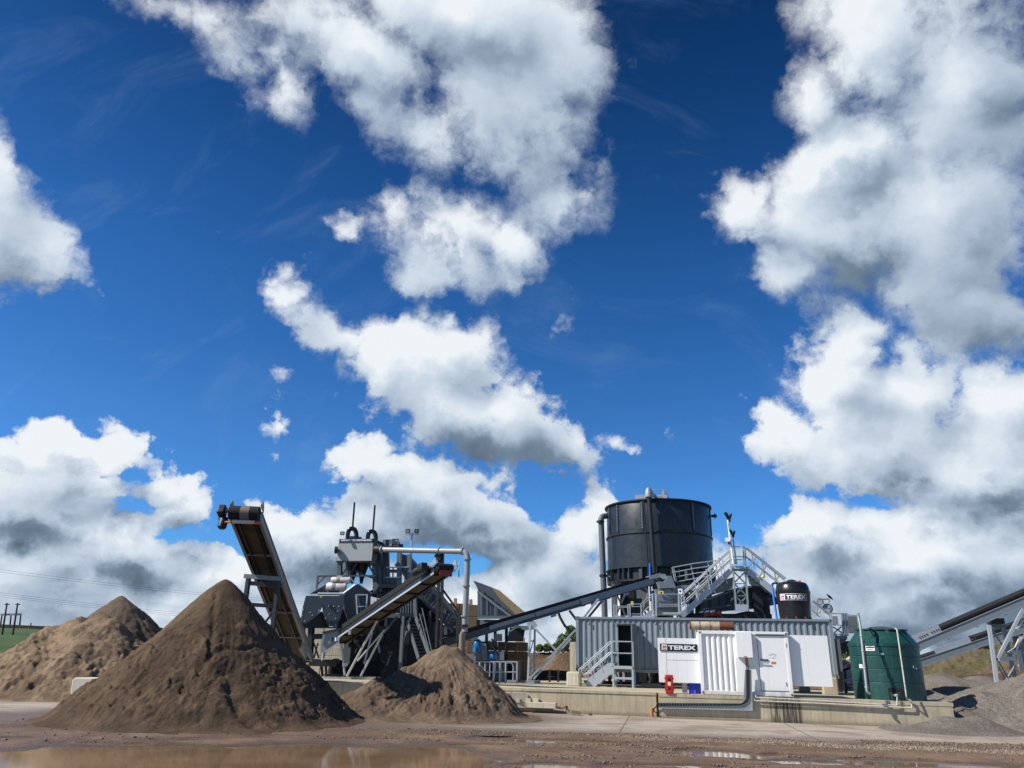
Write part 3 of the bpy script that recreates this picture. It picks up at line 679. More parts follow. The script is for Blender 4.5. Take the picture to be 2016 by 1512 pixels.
# gravel at the right
_g = [(W(1925, 1350, 37)), (W(1975, 1342, 36)), (W(2040, 1322, 35)), (W(2110, 1300, 34)), (19.9, 33.2, 1.35), (22, 33.5, 1.9), (18.2, 32.6, .95), (24, 32.5, 2.4)]
pile('gravel_heap', [(p[0], p[1], p[2]+.1, .50) for p in _g], gravel_mat, 'wide heap of fine grey gravel at the right beyond the end of the concrete plinth', 'gravel heap', .06, .06, 41, round_=.5, rill=.02, terr=(.02, 1., 1.), fine=.3)
_t = W(1868, 1410, 29.9)
pile('gravel_heap', [(_t[0], _t[1], _t[2]+.12, .46), (_t[0]+.9, _t[1]+.15, .62, .42), (_t[0]-.8, _t[1]-.0, .36, .40)], gravel_mat, 'low spill of grey gravel against the right end of the concrete plinth', 'gravel heap', .04, .04, 43, round_=.3, rill=.02, skirt=.25, terr=(.02, 1., 1.), fine=.3)
_t = W(1850, 1326, 46)
pile('gravel_heap', [(_t[0], _t[1], _t[2]+.2, .40), (_t[0]+2.4, _t[1], _t[2]+.1, .4), (_t[0]-3, _t[1]+1, _t[2]+.1, .4)], gravel_mat, 'smooth grey gravel heap behind the green tank', 'gravel heap', .12, .05, 44, round_=.8, rill=.02, terr=(.02, 1., 1.), fine=.3)
def mound(name, pts, m, label, seed, slope=.45, lump=.4, step=.25):
    return pile(name, [(p[0], p[1], p[2]+.3, slope) for p in pts], m, label, 'mound', step, lump, seed, round_=1.2, rill=.25, skirt=.4, terr=(.3, .5, 1.5), fine=2.)
mound('soil_mound', [W(1848, 1303, 62), W(1885, 1312, 60), (W(1800, 1310, 62))], soil_mat, 'low brown soil mound left of the grassy one behind the right hand conveyors', 51)
def grassy(N, bs, P):
    n1 = N.noise(P, .35, 6, .65); n2 = N.noise(P, 4., 8, .7)
    c = N.mix(N.mapr(n2, .3, .7), (.065, .068, .022, 1), (.16, .13, .06, 1)); c = N.mix(N.mapr(n1, .44, .58, 0, .85), c, (.17, .11, .07, 1))
    N.l.new(c, bs.inputs['Base Color']); bs.inputs['Roughness'].default_value = .95; bump_to(N, bs, n2, 1, .2)
grass_soil = pt_mat('rough grass on soil', grassy)
mound('grassy_mound', [W(1938, 1279, 60), W(1985, 1271, 60), W(2040, 1280, 60), W(1905, 1296, 59), W(2100, 1290, 60)], grass_soil, 'rough green grassy mound seen under the right hand conveyors', 52)
mound('soil_mound', [W(1950, 1330, 54), W(1990, 1322, 54), W(1915, 1340, 54), W(2050, 1318, 54)], soil_mat, 'brown soil bank at the foot of the grassy mound at the right', 53)
# brown earth bank behind, seen between the block walls and the container
mound('earth_bank', [W(1062, 1277, 62), W(1090, 1279, 62), W(1118, 1277, 61), W(1150, 1278, 61), W(1030, 1283, 62)], soil_mat, 'steep brown earth bank behind the conveyor trestle left of the container', 54, slope=1.1, lump=.25)
mound('stone_bank', [W(1668, 1296, 60), W(1640, 1290, 60), W(1700, 1300, 60)], soil_mat, 'earth and stone bank between the container and the green tank', 57, slope=.7)
_r = np.random.default_rng(9)
def stone_field(x0, y0, x1, y1, Y, n, s0, s1, label):
    p = []
    for _ in range(n):
        Yq = Y+_r.uniform(0, 2.5); p.append(W(_r.uniform(x0, x1), _r.uniform(y0, y1), Yq))
    stones('rubble', np.array(p), _r.uniform(s0, s1, n), MATS.get('rubble stone') or stone_mat('rubble stone', (.34, .27, .20), (.62, .55, .46)), label, 'rubble', 4)
stone_field(1655, 1298, 1680, 1366, 44, 260, .10, .24, 'pile of pale broken stone seen between the container and the green tank')
stone_field(1082, 1336, 1116, 1346, 50, 120, .06, .16, 'pale stones on the ground behind the trestle, left of the container block')

# ================================================================== platform and plinth
PL = (34.4, -.175); PRr = (34.06, -.2); ZP = .93
def on(pl, x): return np.array((x, pl[0]+pl[1]*x, 0.))
a, b = on(PL, -9.9), on(PL, 6.31)
mb = MB(); back = V3(1.5, 24, 0)
mb.prism([a, b, b+back+V3(10, 0, 0), a+back-V3(6, 0, 0)], (0, 0, ZP-.10))
a2, b2 = a+V3(-.0, -.03, ZP-.1), b+V3(0, -.03, ZP-.1); mb.prism([a2+V3(0, 0, .001), b2+V3(0, 0, .001), b2+back+V3(10, 0, 0), a2+back-V3(6, 0, 0)], (0, 0, .10))
single(mb, 'concrete_platform', conc, 'long low concrete platform wall carrying the washing plant and the grey container', 'platform', smooth=0)
a, b = on(PRr, 6.32), on(PRr, 17.15)
mb = MB(); d = unit((.2, .98, 0))*5.0; d2 = unit((.25, .97, 0))*1.6
mb.prism([a, b, b+d2, b+d2+V3(-.9, .3, 0), b+d+V3(-1.8, 0, 0), a+d], (0, 0, ZP-.13))
q = V3(0, -.02, ZP-.129); mb.prism([a+q, b+q+V3(.03, 0, 0), b+d2+q, b+d2+V3(-.9, .3, 0)+q, b+d+V3(-1.8, 0, 0)+q, a+d+q], (0, 0, .13))
single(mb, 'concrete_plinth', conc_stain, 'concrete plinth with dark oil runs under the white container and the green tank', 'plinth', smooth=0)
# slab under the container, beyond the plinth
mb = MB(); a = np.array(W(1290, 1352, 37)); a[2] = 0; mb.prism([V3(6.6, 34.5, 0), V3(18.5, 34.2, 0), V3(21, 46, 0), V3(7, 46, 0)], (0, 0, .90))
single(mb, 'concrete_slab', conc, 'rear concrete slab under the grey container and the filter unit', 'platform', smooth=0)

def cblock(x0, y0, x1, y1, Y, dep, label, m=conc_pale, name='concrete_block', group=None, z0=None, bevel=.04):
    mb = MB(); pbox(mb, x0, y0, x1, y1, Y, dep)
    return single(mb, name, m, label, 'block', group, smooth=0, bevel=bevel)
cblock(1115, 1322.5, 1141, 1352, 38.6, .75, 'stained concrete cube under the left front corner of the grey container', bevel=.07)
cblock(1621, 1334, 1650, 1369, 36.6, .7, 'tall concrete block under the right front corner of the grey container', conc)
cblock(1122, 1264, 1136, 1323, 43.6, .3, 'upright concrete slab standing behind the left end of the grey container', bevel=.01)
cblock(1575, 1352, 1596, 1368, 38.6, .6, 'pale grey block in the gap under the right hand white panel', grey_paint)

# ================================================================== grey container
PC = (41.0, -.27)
def cpt(px, py, off=0.):
    """point of the container front seen at px, py, moved off metres towards the camera"""
    return np.array(W(px, py, *PC))
CU = unit((1, -.27, 0)); CV = unit((.27, 1, 0)); CA = (CU, CV, UZ)
c0 = cpt(1134, 1320); zb = 1.62; zt = 4.24; L = 12.35
c0 = V3(c0[0], c0[1], 0)
def cp(u, v, z): return c0+CU*u+CV*v+V3(0, 0, z)
uo = lambda px, py=1270: float((cpt(px, py)-c0) @ CU)
gc = thing('shipping_container', 'long grey corrugated shipping container standing on concrete blocks with one open doorway', 'container', cp(L/2, 1.2, zb))
DU0, DU1, DZ1 = uo(1217.5), uo(1245.5), float(cpt(1231, 1231)[2])
def corr(mb, u0, u1, z0, z1, v=.06, per=.278, dep=.045):
    n = max(1, int(round((u1-u0)/per))); per = (u1-u0)/n; us = []
    for i in range(n): us += [(u0+i*per, 0), (u0+(i+.26)*per, 0), (u0+(i+.5)*per, dep), (u0+(i+.76)*per, dep)]
    us.append((u1, 0)); P0 = [cp(u, v+w-.0, z0) for u, w in us]; P1 = [cp(u, v+w, z1) for u, w in us]; k = len(us)
    mb.add(P0+P1, [(i, i+1, k+i+1, k+i) for i in range(k-1)])
mb = MB(); corr(mb, .12, DU0-.04, zb+.14, zt-.08); corr(mb, DU1+.04, L-.12, zb+.14, zt-.08); corr(mb, DU0-.04, DU1+.04, DZ1+.03, zt-.08)
mb.build('side_wall', cont_paint, gc, smooth=0)
mb = MB(); mb.box(cp(L/2, 1.22, zt-.02), (L-.1, 2.36, .03), CA); mb.box(cp(L/2, 2.40, (zb+zt)/2), (L-.1, .03, zt-zb-.1), CA)
for u in (.06, L-.06): mb.box(cp(u, 1.22, (zb+zt)/2), (.03, 2.3, zt-zb-.1), CA)
mb.build('roof_and_back', cont_paint, gc, smooth=0)
mb = MB(); mb.box(cp(L/2, 1.2, zb+.13), (L-.2, 2.3, .05), CA); mb.box(cp((DU0+DU1)/2+.4, 1.3, (zb+zt)/2), (2.4, .03, zt-zb-.3), CA); mb.build('floor', black_steel, gc, smooth=0)  # the upright black sheet inside stands in for the doorway's shade
MB().box(cp(L/2, .04, zt-.055), (L-.3, .08, .10), CA).build('rail', cont_paint, gc, smooth=0); MB().box(cp(L/2, .04, zb+.075), (L-.3, .09, .15), CA).build('rail', cont_paint, gc, smooth=0)
for u in (.08, L-.08):
    mb = MB(); mb.box(cp(u, .075, (zb+zt)/2), (.15, .15, zt-zb-.3), CA); o = mb.build('corner_post', cont_paint, gc, smooth=0)
    for z in (zb+.065, zt-.055):
        k = MB(); k.box(cp(u, .07, z), (.18, .18, .13), CA).build('corner_casting', cont_paint, o, smooth=0)
        k = MB(); k.box(cp(u, -.022, z), (.06, .01, .08), CA).build('casting_hole', black_steel, o, smooth=0)
fr = MB()
for u in (DU0-.03, DU1+.03): fr.box(cp(u, .03, (zb+DZ1)/2+.08), (.06, .12, DZ1-zb-.14), CA)
fr.box(cp((DU0+DU1)/2, .03, DZ1+.03), (DU1-DU0+.12, .12, .06), CA); fr.box(cp((DU0+DU1)/2, -.08, DZ1+.09), (DU1-DU0+.42, .22, .03), CA)
fr.build('door_frame', cont_paint, gc, smooth=0)
DW = .98; mb = MB(); mb.box(cp(DU1+.07, -.05-DW/2, (zb+.16+DZ1)/2), (.05, DW, DZ1-zb-.18), CA); dr = mb.build('door', cont_paint, gc, smooth=0)
k = MB(); k.tube([cp(DU1+.03, -.88, 2.55), cp(DU1-.03, -.88, 2.55), cp(DU1-.03, -.74, 2.55)], .012).build('handle', black_steel, dr)
for px in (1161, 1292, 1452, 1596):
    p = cpt(px, 1226); k = MB(); k.box(p-CV*.012+V3(0, 0, -.02), (.035, .05, .17), CA); k.box(p-CV*.03+V3(0, 0, -.10)-CU*.04, (.08, .04, .03), CA); k.build('lashing_hook', black_steel, gc, smooth=0)
# rusty flue on the container's front
p0, p1 = cpt(1358, 1232), cpt(1444, 1233); r = .19
fl = thing('rusty_pipe', 'rusty pipe with flaking pale paint lying along the top of the grey container front', 'pipe', (p0+p1)/2-CV*.3)
ax = unit(p1-p0); o = p0-CV*.30
MB().lathe([(r, 0), (r, np.linalg.norm(p1-p0))], o, 20, ax).build('pipe_body', rust, fl)
pale = mat('flaking cream paint', (.46, .39, .28), .6, 0, .1, 3., dirt=.45, dirtc=(.18, .06, .03))
for a_, b_ in ((.08, .46), (.50, .92), (.96, 1.36)): MB().lathe([(r+.006, a_*1.05), (r+.006, b_*1.05)], o, 20, ax).build('paint_band', pale, fl)
for a_ in (.3, 1.9): MB().box(o+ax*a_+CV*.15, (.05, .28, .12), CA).build('bracket', rust, fl, smooth=0)

# steps up to its doorway
def railing(parent, pts, h=1.05, rails=(1.0, .5), r=.028, post=1.0, m=galv, pname='post', rname='handrail', ends=(True, True), kick=0):
    pts = [np.array(p, float) for p in pts]
    for k in rails:
        MB().tube([p+V3(0, 0, h*k) for p in pts], r, 6).build(rname, m, parent)
    for i in range(len(pts)-1):
        d = np.linalg.norm(pts[i+1]-pts[i]); n = max(1, int(round(d/post)))
        for j in range(n+(1 if i == len(pts)-2 else 0)):
            if (i == 0 and j == 0 and not ends[0]) or (i == len(pts)-2 and j == n and not ends[1]): continue
            p = pts[i]+(pts[i+1]-pts[i])*j/n; MB().beam(p, p+V3(0, 0, h), .05, .05).build(pname, m, parent, smooth=0)
    if kick: MB().beam(pts[0]+V3(0, 0, kick/2), pts[-1]+V3(0, 0, kick/2), .012, kick).build('kick_plate', m, parent, smooth=0)
def stair(parent, a, b, wd, side, n, m=galv, sh=.24, treads=True, rail_sides=(0, 1), rails=(1.0, .55), h=1.0, r=.028):
    """flight from a (foot) to b (head); side = unit vector across it"""
    a, b, side = np.array(a, float), np.array(b, float), unit(side)
    for k in (0, 1):
        o = side*wd*k; MB().beam(a+o, b+o, .03, sh).build('stringer', m, parent, smooth=0)
    if treads:
        for i in range(1, n+1):
            p = a+(b-a)*(i-.5)/n; hd = unit(((b-a)[0], (b-a)[1], 0)); MB().box(p+side*wd/2, (wd-.04, .22, .03), (side, hd, UZ)).build('tread', m, parent, smooth=0)
    for k in rail_sides:
        o = side*wd*k
        for q in rails: MB().tube([a+o+V3(0, 0, h*q)+(b-a)*.02, b+o+V3(0, 0, h*q)], r, 6).build('handrail', m, parent)
        for t in (.12, .5, .92):
            p = a+(b-a)*t+o; MB().beam(p, p+V3(0, 0, h), .05, .05).build('post', m, parent, smooth=0)
OFF = .25
s0 = thing('access_steps', 'galvanised steps with looped handrails up to the doorway of the grey container', 'steps', cp(1.8, -1, ZP))
pu0, pu1 = uo(1211)-.05, uo(1249)+.02; zf = float(cpt(1230, 1311)[2])
dv = -1.0
MB().box(cp((pu0+pu1)/2, dv/2, zf-.07), (pu1-pu0, abs(dv), .14), CA).build('platform', galv, s0, smooth=0)
for u in (pu0+.05, pu1-.05):
    for v in (dv+.05, -.08): MB().box(cp(u, v, (ZP+zf)/2-.07), (.09, .09, zf-ZP-.14), CA).build('leg', galv, s0, smooth=0)
MB().box(cp((pu0+pu1)/2, dv+.05, ZP+.42), (pu1-pu0-.18, .06, .1), CA).build('brace', galv, s0, smooth=0)
for z in (.58, 1.12): MB().tube([cp(pu0, dv, zf+z), cp(pu1, dv, zf+z)], .028, 6).build('handrail', galv, s0)
for z in (.58, 1.12): MB().tube([cp(pu1, dv, zf+z), cp(pu1, -.1, zf+z)], .028, 6).build('handrail', galv, s0)
for u in (pu0, pu1): MB().box(cp(u, dv, zf+.55), (.06, .05, 1.14), CA).build('post', galv, s0, smooth=0)
su0 = uo(1163); 
for v in (dv+.03, -.12):
    a, b = cp(su0, v, ZP+.12), cp(pu0, v, zf-.12)
    MB().prism([cp(su0-.08, v, ZP+.0), cp(su0+.32, v, ZP+0), cp(pu0, v, zf-.32), cp(pu0, v, zf+.12), cp(pu0-.2, v, zf+.12), cp(su0-.08, v, ZP+.28)], CV*.03).build('stringer', galv, s0, smooth=0)
    for q, e in ((1.10, .0), (.62, .16)):
        A_ = cp(su0-.42+e, v, ZP+.78-(.35 if e else 0)); B_ = cp(pu0-.1, v, zf+q)
        lp = [cp(su0+.02, v, ZP+.60-(.25 if e else 0)), cp(su0-.30+e, v, ZP+.45), cp(su0-.50+e, v, ZP+.72), A_+(B_-A_)*.06, B_, cp(pu0, v, zf+q)]
        MB().tube(bend(lp, .16), .026, 6).build('handrail', galv, s0)
    for t in (.22, .62):
        p = cp(su0, v, ZP+.2)+(cp(pu0, v, zf)-cp(su0, v, ZP+.2))*t; MB().beam(p, p+UZ*.95-CU*.35, .04, .04).build('post', galv, s0, smooth=0)
for i in range(4):
    t = (i+.5)/4; p = cp(su0, dv/2, ZP+.15)+(cp(pu0, dv/2, zf)-cp(su0, dv/2, ZP+.15))*t; MB().box(p, (.22, .8, .03), CA).build('tread', galv, s0, smooth=0)

# ================================================================== white container with wing panels
PWc = (34.16, -.2); WU = unit((1, -.2, 0)); WV = unit((.2, 1, 0)); WA = (WU, WV, UZ)
def wpt(px, py, o=0.): return np.array(W(px, py, PWc[0]+o, PWc[1]))
w0 = wpt(1381, 1366); w1 = wpt(1563, 1371); LW = float((w1-w0) @ WU); ZW = .945; ZWT = float(wpt(1379, 1241)[2])
w0 = V3(w0[0], w0[1], 0)
def wp(u, v, z): return w0+WU*u+WV*v+V3(0, 0, z)
wu = lambda px, py=1300: float((wpt(px, py)-w0) @ WU)
wz = lambda px, py: float(wpt(px, py)[2])
wc = thing('white_container', 'small white control container with ribbed wall, door and flat wing panels on the concrete plinth', 'container', wp(LW/2, 1.1, ZW))
ur = wu(1450); mb = MB()
n = 6; per = (ur-.16)/n; us = []
for i in range(n): b_ = .13+i*per; us += [(b_, 0), (b_+.3*per, 0), (b_+.5*per, .05), (b_+.8*per, .05)]
us.append((.13+n*per, 0)); k = len(us)
mb.add([wp(u, .04+w, ZW+.16) for u, w in us]+[wp(u, .04+w, ZWT-.14) for u, w in us], [(i, i+1, k+i+1, k+i) for i in range(k-1)])
mb.build('ribbed_wall', white_paint, wc, smooth=0)
MB().box(wp((ur-.06+LW)/2, .09, (ZW+ZWT)/2), (LW-ur+.02, .12, ZWT-ZW-.2), WA).build('flat_wall', white_paint, wc, smooth=0)
mb = MB(); mb.box(wp(LW/2, 1.15, ZWT-.06), (LW-.02, 2.1, .05), WA); mb.box(wp(LW/2, 2.2, (ZW+ZWT)/2), (LW-.02, .05, ZWT-ZW-.1), WA)
for u in (.05, LW-.05): mb.box(wp(u, 1.15, (ZW+ZWT)/2), (.05, 2.05, ZWT-ZW-.1), WA)
mb.build('roof_and_sides', white_paint, wc, smooth=0)
for z_, h_ in ((ZWT-.07, .13), (ZW+.08, .16)): MB().box(wp(LW/2, .05, z_), (LW-.28, .12, h_), WA).build('rail', white_paint, wc, smooth=0, bevel=.01)
for u in (.07, LW-.07):
    o = MB().box(wp(u, .06, (ZW+ZWT)/2), (.14, .16, ZWT-ZW), WA).build('corner_post', white_paint, wc, smooth=0, bevel=.01)
    for z in (ZW+.08, ZWT-.07): MB().lathe([(.035, 0), (.035, .01)], wp(u, -.024, z), 12, -WV).build('casting_hole', black_steel, o, smooth=0)
# door
d0, d1 = wu(1493, 1290), wu(1550, 1300); dz1, dz0 = wz(1520, 1251), wz(1530, 1361)
dr = MB().box(wp((d0+d1)/2, .005, (dz0+dz1)/2), (d1-d0-.03, .03, dz1-dz0-.03), WA).build('door', white_paint, wc, smooth=0, bevel=.006)
MB().box(wp((d0+d1)/2, .016, (dz0+dz1)/2), (d1-d0, .012, dz1-dz0), WA).build('door_gap', black_steel, wc, smooth=0)
MB().box(wp((d0+d1)/2, -.03, dz1+.03), (d1-d0+.1, .08, .03), WA).build('drip_rail', grey_paint2, wc, smooth=0)
p = wpt(1497, 1299); MB().box(p-WV*.03+WU*.15, (.30, .03, .05), WA).build('lock_bar', black_steel, dr, smooth=0)
p = wpt(1497, 1305); MB().tube(bend([p, p-WV*.06, p-WV*.07+WU*.34], .04), .02, 6).build('handle', galv, dr)
for py in (1270, 1346):
    p = wpt(1546, py); MB().box(p+WU*.02-WV*.02, (.03, .04, .13), WA).build('hinge', galv, dr, smooth=0)
p = wpt(1523, 1305); MB().box(p-WV*.012, (.18, .008, .09), WA).build('orange_sticker', orange_paint, dr, smooth=0)
blue_ink = mat('blue ink', (.10, .12, .32), .6)
k = MB()
rr = random.Random(4)
for i in range(5):
    for j in range(6):
        if rr.random() < .8: p = wpt(1515+i*3.0, 1287+j*1.8); k.box(p-WV*.012, (.06*rr.uniform(.4, 1.1), .006, .008), WA)
k.build('scribbled_notice', blue_ink, dr, smooth=0)
# switch box on the wall
e0, e1 = wu(1449, 1270), wu(1480, 1270); ez1, ez0 = wz(1462, 1244.5), wz(1467, 1294.5)
EB = .20
eb = MB().box(wp((e0+e1)/2, -EB/2, (ez0+ez1)/2), (e1-e0, EB, ez1-ez0), WA).build('switch_box', white_paint, wc, smooth=0, bevel=.01)
MB().box(wp((e0+e1)/2, -EB-.004, ez0+.04), (.12, .006, .03), WA).build('box_label', orange_paint, eb, smooth=0)
# wing panels, set back
def wing(x0, y0, x1, y1, back):
    pl = (PWc[0]+back*1.02, -.2); a = np.array(W(x0, (y0+y1)/2, *pl)); b = np.array(W(x1, (y0+y1)/2, *pl)); zlo = W((x0+x1)/2, y1, *pl)[2]; zhi = W((x0+x1)/2, y0, *pl)[2]
    a[2] = b[2] = 0; return a, b, zlo, zhi
a, b, zl, zh = wing(1296, 1256.5, 1383, 1344, .25)
wl = MB().box((a+b)/2+V3(0, 0, (zl+zh)/2), (np.linalg.norm(b-a), .05, zh-zl), WA).build('wing_panel', white_paint, wc, smooth=0)
q = a+WU*.34
MB().box(q-WV*.027+V3(0, 0, (zl+zh)/2), (.012, .004, zh-zl-.02), WA).build('panel_seam', grey_paint, wl, smooth=0)
MB().box((a+b)/2+WU*.17-WV*.027+V3(0, 0, zl+(zh-zl)*.5), (np.linalg.norm(b-a)-.36, .004, .012), WA).build('panel_seam', grey_paint, wl, smooth=0)
pc = np.array(W(1336, 1275, PWc[0]+.25*1.02-.03, -.2)); pe0 = np.array(W(1299.5, 1275, PWc[0]+.24, -.2)); pe1 = np.array(W(1373, 1275, PWc[0]+.24, -.2))
logo_plate(pc-WV*.01, WU, UZ, np.linalg.norm(pe1-pe0), .29, wc, 'name_plate', border=False)
MB().lathe([(.012, 0), (.012, .003)], pe1-WU*.05-WV*.03-UZ*.09, 10, -WV).build('registered_dot', white_plain, wc)
a, b, zl, zh = wing(1556, 1251, 1634, 1351, .24)
MB().box((a+b)/2+V3(0, 0, (zl+zh)/2), (np.linalg.norm(b-a), .05, zh-zl), WA).build('wing_panel', white_paint, wc, smooth=0)

# cable tray running down from the switch box and away along the plinth
FACE = PRr[0]-.06
def fpt(px, py, o=0.): return np.array(W(px, py, FACE-o, -.2))
ct = thing('cable_tray', 'galvanised cable tray with black cables running from the white switch box along the plinth', 'cable tray', fpt(1470, 1398))
t0 = wpt(1466, 1318)-WV*.16; t1 = fpt(1472, 1391); t2 = fpt(1296, 1387.5)
hz = float(t1[2]); t1 = V3(t1[0], t1[1], hz); t2 = V3(t2[0], t2[1], float(t2[2]))
MB().prism([t0+WU*.0-UZ*0, t0+WU*.24, fpt(1481, 1398), fpt(1297, 1393), fpt(1297, 1383), fpt(1463, 1389)+UZ*.03], -WV*.02)  .build('back_plate', galv_dull, ct, smooth=0)
MB().beam(t0+WU*.24-WV*.05, fpt(1481, 1398, .05), .02, .09).build('side_flange', galv, ct, smooth=0)
MB().beam(fpt(1481, 1398.5, .05), fpt(1297, 1393.5, .05), .09, .02).build('side_flange', galv, ct, smooth=0)
for i in range(4):
    o_ = i*.034; st = wpt(1466+i*1.6, 1294)-WV*.18
    MB().tube(bend([st, t0+WU*(.05+o_)-WV*.05, fpt(1469+i*2, 1378, .06), fpt(1461, 1389+i*1.0, .06)+UZ*.06, fpt(1294-i, 1384.5+i*1.6, .05)], .28, 7), .013, 6).build('cable', rubber, ct)
k = MB()
for i in range(30):
    p = fpt(1300+i*5.4, 1386+i*.16, .085); k.box(p, (.012, .01, .11), WA)
k.build('rungs', galv_dull, ct, smooth=0)
o = MB().tube([fpt(1283.5, 1394), fpt(1283.5, 1411)], .07, 14); single(o, 'drain_pipe', terracotta, 'short terracotta drain pipe at the foot of the left end of the plinth', 'pipe')
o = MB().tube(bend([fpt(1296, 1389, .03), fpt(1288, 1394, .02), fpt(1287, 1400, .02), fpt(1294, 1404, .0)], .1), .022, 6); single(o, 'cable_tail', rubber, 'black cable tail looping down from the left end of the cable tray', 'cable')

# two pale pipes along the plinth to the green tank
pw_m = mat('dull white pipe', (.55, .52, .46), .45, 0, .1, 3., dirt=.3)
P1 = [fpt(1487, 1368, .02), fpt(1488, 1373, .04), fpt(1600, 1378.5, .04), fpt(1754, 1388, .04), fpt(1766, 1388.6, .04), fpt(1766.5, 1371, .04), fpt(1761, 1369.5, .04)]
P2 = [fpt(1483, 1371, .02), fpt(1486, 1379.5, .05), fpt(1640, 1386, .05), fpt(1795.5, 1394, .05), fpt(1794, 1378.5, .05), fpt(1786, 1377.5, .05)]
g0 = MB().tube(bend(P1, .06, 3), .026, 7); single(g0, 'water_pipe', pw_m, 'upper pale pipe along the plinth ending at the valve of the green tank', 'pipe', 'pale pipes along the plinth')
TG_ = (33.05, )
P2 += [np.array(W(1784.5, 1371, 30.6)), np.array(W(1766, 1240, 31.1)), np.array(W(1762, 1237, 31.9))]
g0 = MB().tube(bend(P2, .06, 3), .028, 7); single(g0, 'water_pipe', pw_m, 'lower pale pipe along the plinth rising up the right side of the green tank', 'pipe', 'pale pipes along the plinth')

# things on the plinth in front of the wing panel
def upright(name, x0, y0, x1, y1, Y): pass
FE = np.array(G(1318.5, 1365.5, ZP)); Yf = FE[1]
ex = thing('extinguisher_box', 'red plastic fire extinguisher cabinet standing at the plinth edge left of the jerrycans', 'cabinet', FE)
sc = Yf/1550.
hw = 15.5*sc; hh = 34*sc
bx = MB().box(FE+UZ*(hh/2)+WV*.12, (hw, .24, hh), WA).build('body', red_paint, ex, bevel=.03)
MB().box(FE+UZ*(hh/2)-WV*.004, (hw*.86, .03, hh*.92), WA).build('lid', red_paint, ex, bevel=.02)
MB().box(FE+UZ*hh*.75-WV*.022, (hw*.36, .01, hh*.16), WA).build('window', sign_black, ex, smooth=0)
MB().box(FE+UZ*hh*.26-WV*.022, (hw*.34, .01, hh*.15), WA).build('window', sign_black, ex, smooth=0)
MB().box(FE+UZ*hh*.52-WV*.022, (hw*.38, .01, hh*.20), WA).build('label_plate', mat('cream label', (.75, .68, .40), .5), ex, smooth=0)
for s_ in (-1, 1):
    for z_ in (.2, .8): MB().box(FE+UZ*hh*z_+WU*s_*(hw/2+.012)+WV*.02, (.025, .05, .07), WA).build('latch', red_paint, ex, smooth=0)
def jerry(x0, x1, y0, y1, m, label, dv_=0.):
    b = np.array(G((x0+x1)/2, y1, ZP)); s_ = b[1]/1550; w_, h_ = (x1-x0)*s_, (y1-y0)*s_
    t = thing('jerrycan', label, 'jerrycan', b+WV*dv_, 'jerrycans on the plinth'); b = b+WV*dv_
    u = w_/2; pr = [(-u, 0), (u, 0), (u, h_*.80), (u*.72, h_*.93), (-u*.2, h_*.93), (-u*.85, h_*.84), (-u, h_*.78)]
    MB().prism([b+WU*p[0]+UZ*p[1] for p in pr], WV*.22).build('can', m, t, bevel=.02)
    MB().tube(bend([b+WU*(-u*.5)+WV*.11+UZ*h_*.86, b+WU*(-u*.4)+WV*.11+UZ*h_*1.0, b+WU*(u*.5)+WV*.11+UZ*h_*1.0, b+WU*u*.6+WV*.11+UZ*h_*.90], .04, 3), .016, 6).build('handle', m, t)
    MB().lathe([(.03, 0), (.03, .04)], b+WU*(-u*.62)+WV*.11+UZ*h_*.86, 10).build('cap', m, t)
jerry(1344, 1353.5, 1343, 1365.5, mat('cloudy white plastic', (.55, .56, .54), .45, 0, .15, 6., dirt=.3), 'cloudy white jerrycan left of the two blue ones', .03)
jerry(1357, 1368, 1342.5, 1366, blue_plastic, 'left one of the two blue jerrycans, beside the white can')
jerry(1369.5, 1380.5, 1343, 1366.3, blue_plastic, 'right one of the two blue jerrycans, touching the white container')

# ================================================================== green tank
green_pl = mat('dark green plastic', (.007, .055, .049), .42, 0, .14, .7, dirt=.22, dirtc=(.10, .14, .10), streak=.34, streakc=(.05, .12, .10))
tb = np.array(G(1762, 1379.5, ZP)); R_ = 1.33
tcx = tb+V3(.33, .94, 0)*R_; tcx[2] = ZP
gt = thing('water_tank', "big dark green ribbed plastic tank with a domed lid on the plinth's right end", 'tank', tcx)
H = 2.86
k_ = R_
MB().lathe([(k_, 0), (k_, .62), (k_-.015, .64), (k_-.015, .66), (k_, .68), (k_, 1.12), (k_-.015, 1.14), (k_-.015, 1.16), (k_, 1.18), (k_, 1.60), (k_-.015, 1.62), (k_-.015, 1.64), (k_, 1.66), (k_, 2.0), (k_+.03, 2.02), (k_+.03, 2.13), (k_-.02, 2.16), (k_*.72, 2.62), (k_*.70, 2.64)], tcx, 64).build('body', green_pl, gt, smooth=25)
MB().lathe([(k_*.69, 2.64), (k_*.69, 2.70), (k_*.45, 2.73), (k_*.30, 2.80), (0.0, 2.84)], tcx, 48).build('lid', green_pl, gt, smooth=30)
mb = MB()
for i in range(12):
    t = i*math.pi/6; d_ = V3(math.cos(t), math.sin(t), 0); mb.box(tcx+d_*k_*.70+UZ*2.68, (.16, .34, .05), (d_, np.cross(UZ, d_), UZ))
mb.build('lid_lug', green_pl, gt, smooth=0)
def ont(px, py, out=0.):
    """point of the tank's wall seen at px, py"""
    d = ray(px, py); d = d/d[1]; o = np.array((0, 0, HC)); c = tcx; A2 = d[0]**2+1; B2 = -2*(d[0]*c[0]+c[1]); C2 = c[0]**2+c[1]**2-(k_+out)**2
    disc = max(B2*B2-4*A2*C2, 0); return o+d*(-B2-math.sqrt(disc))/(2*A2)
def facing(p): n_ = unit((p[0]-tcx[0], p[1]-tcx[1], 0)); return (np.cross(UZ, n_), n_, UZ)
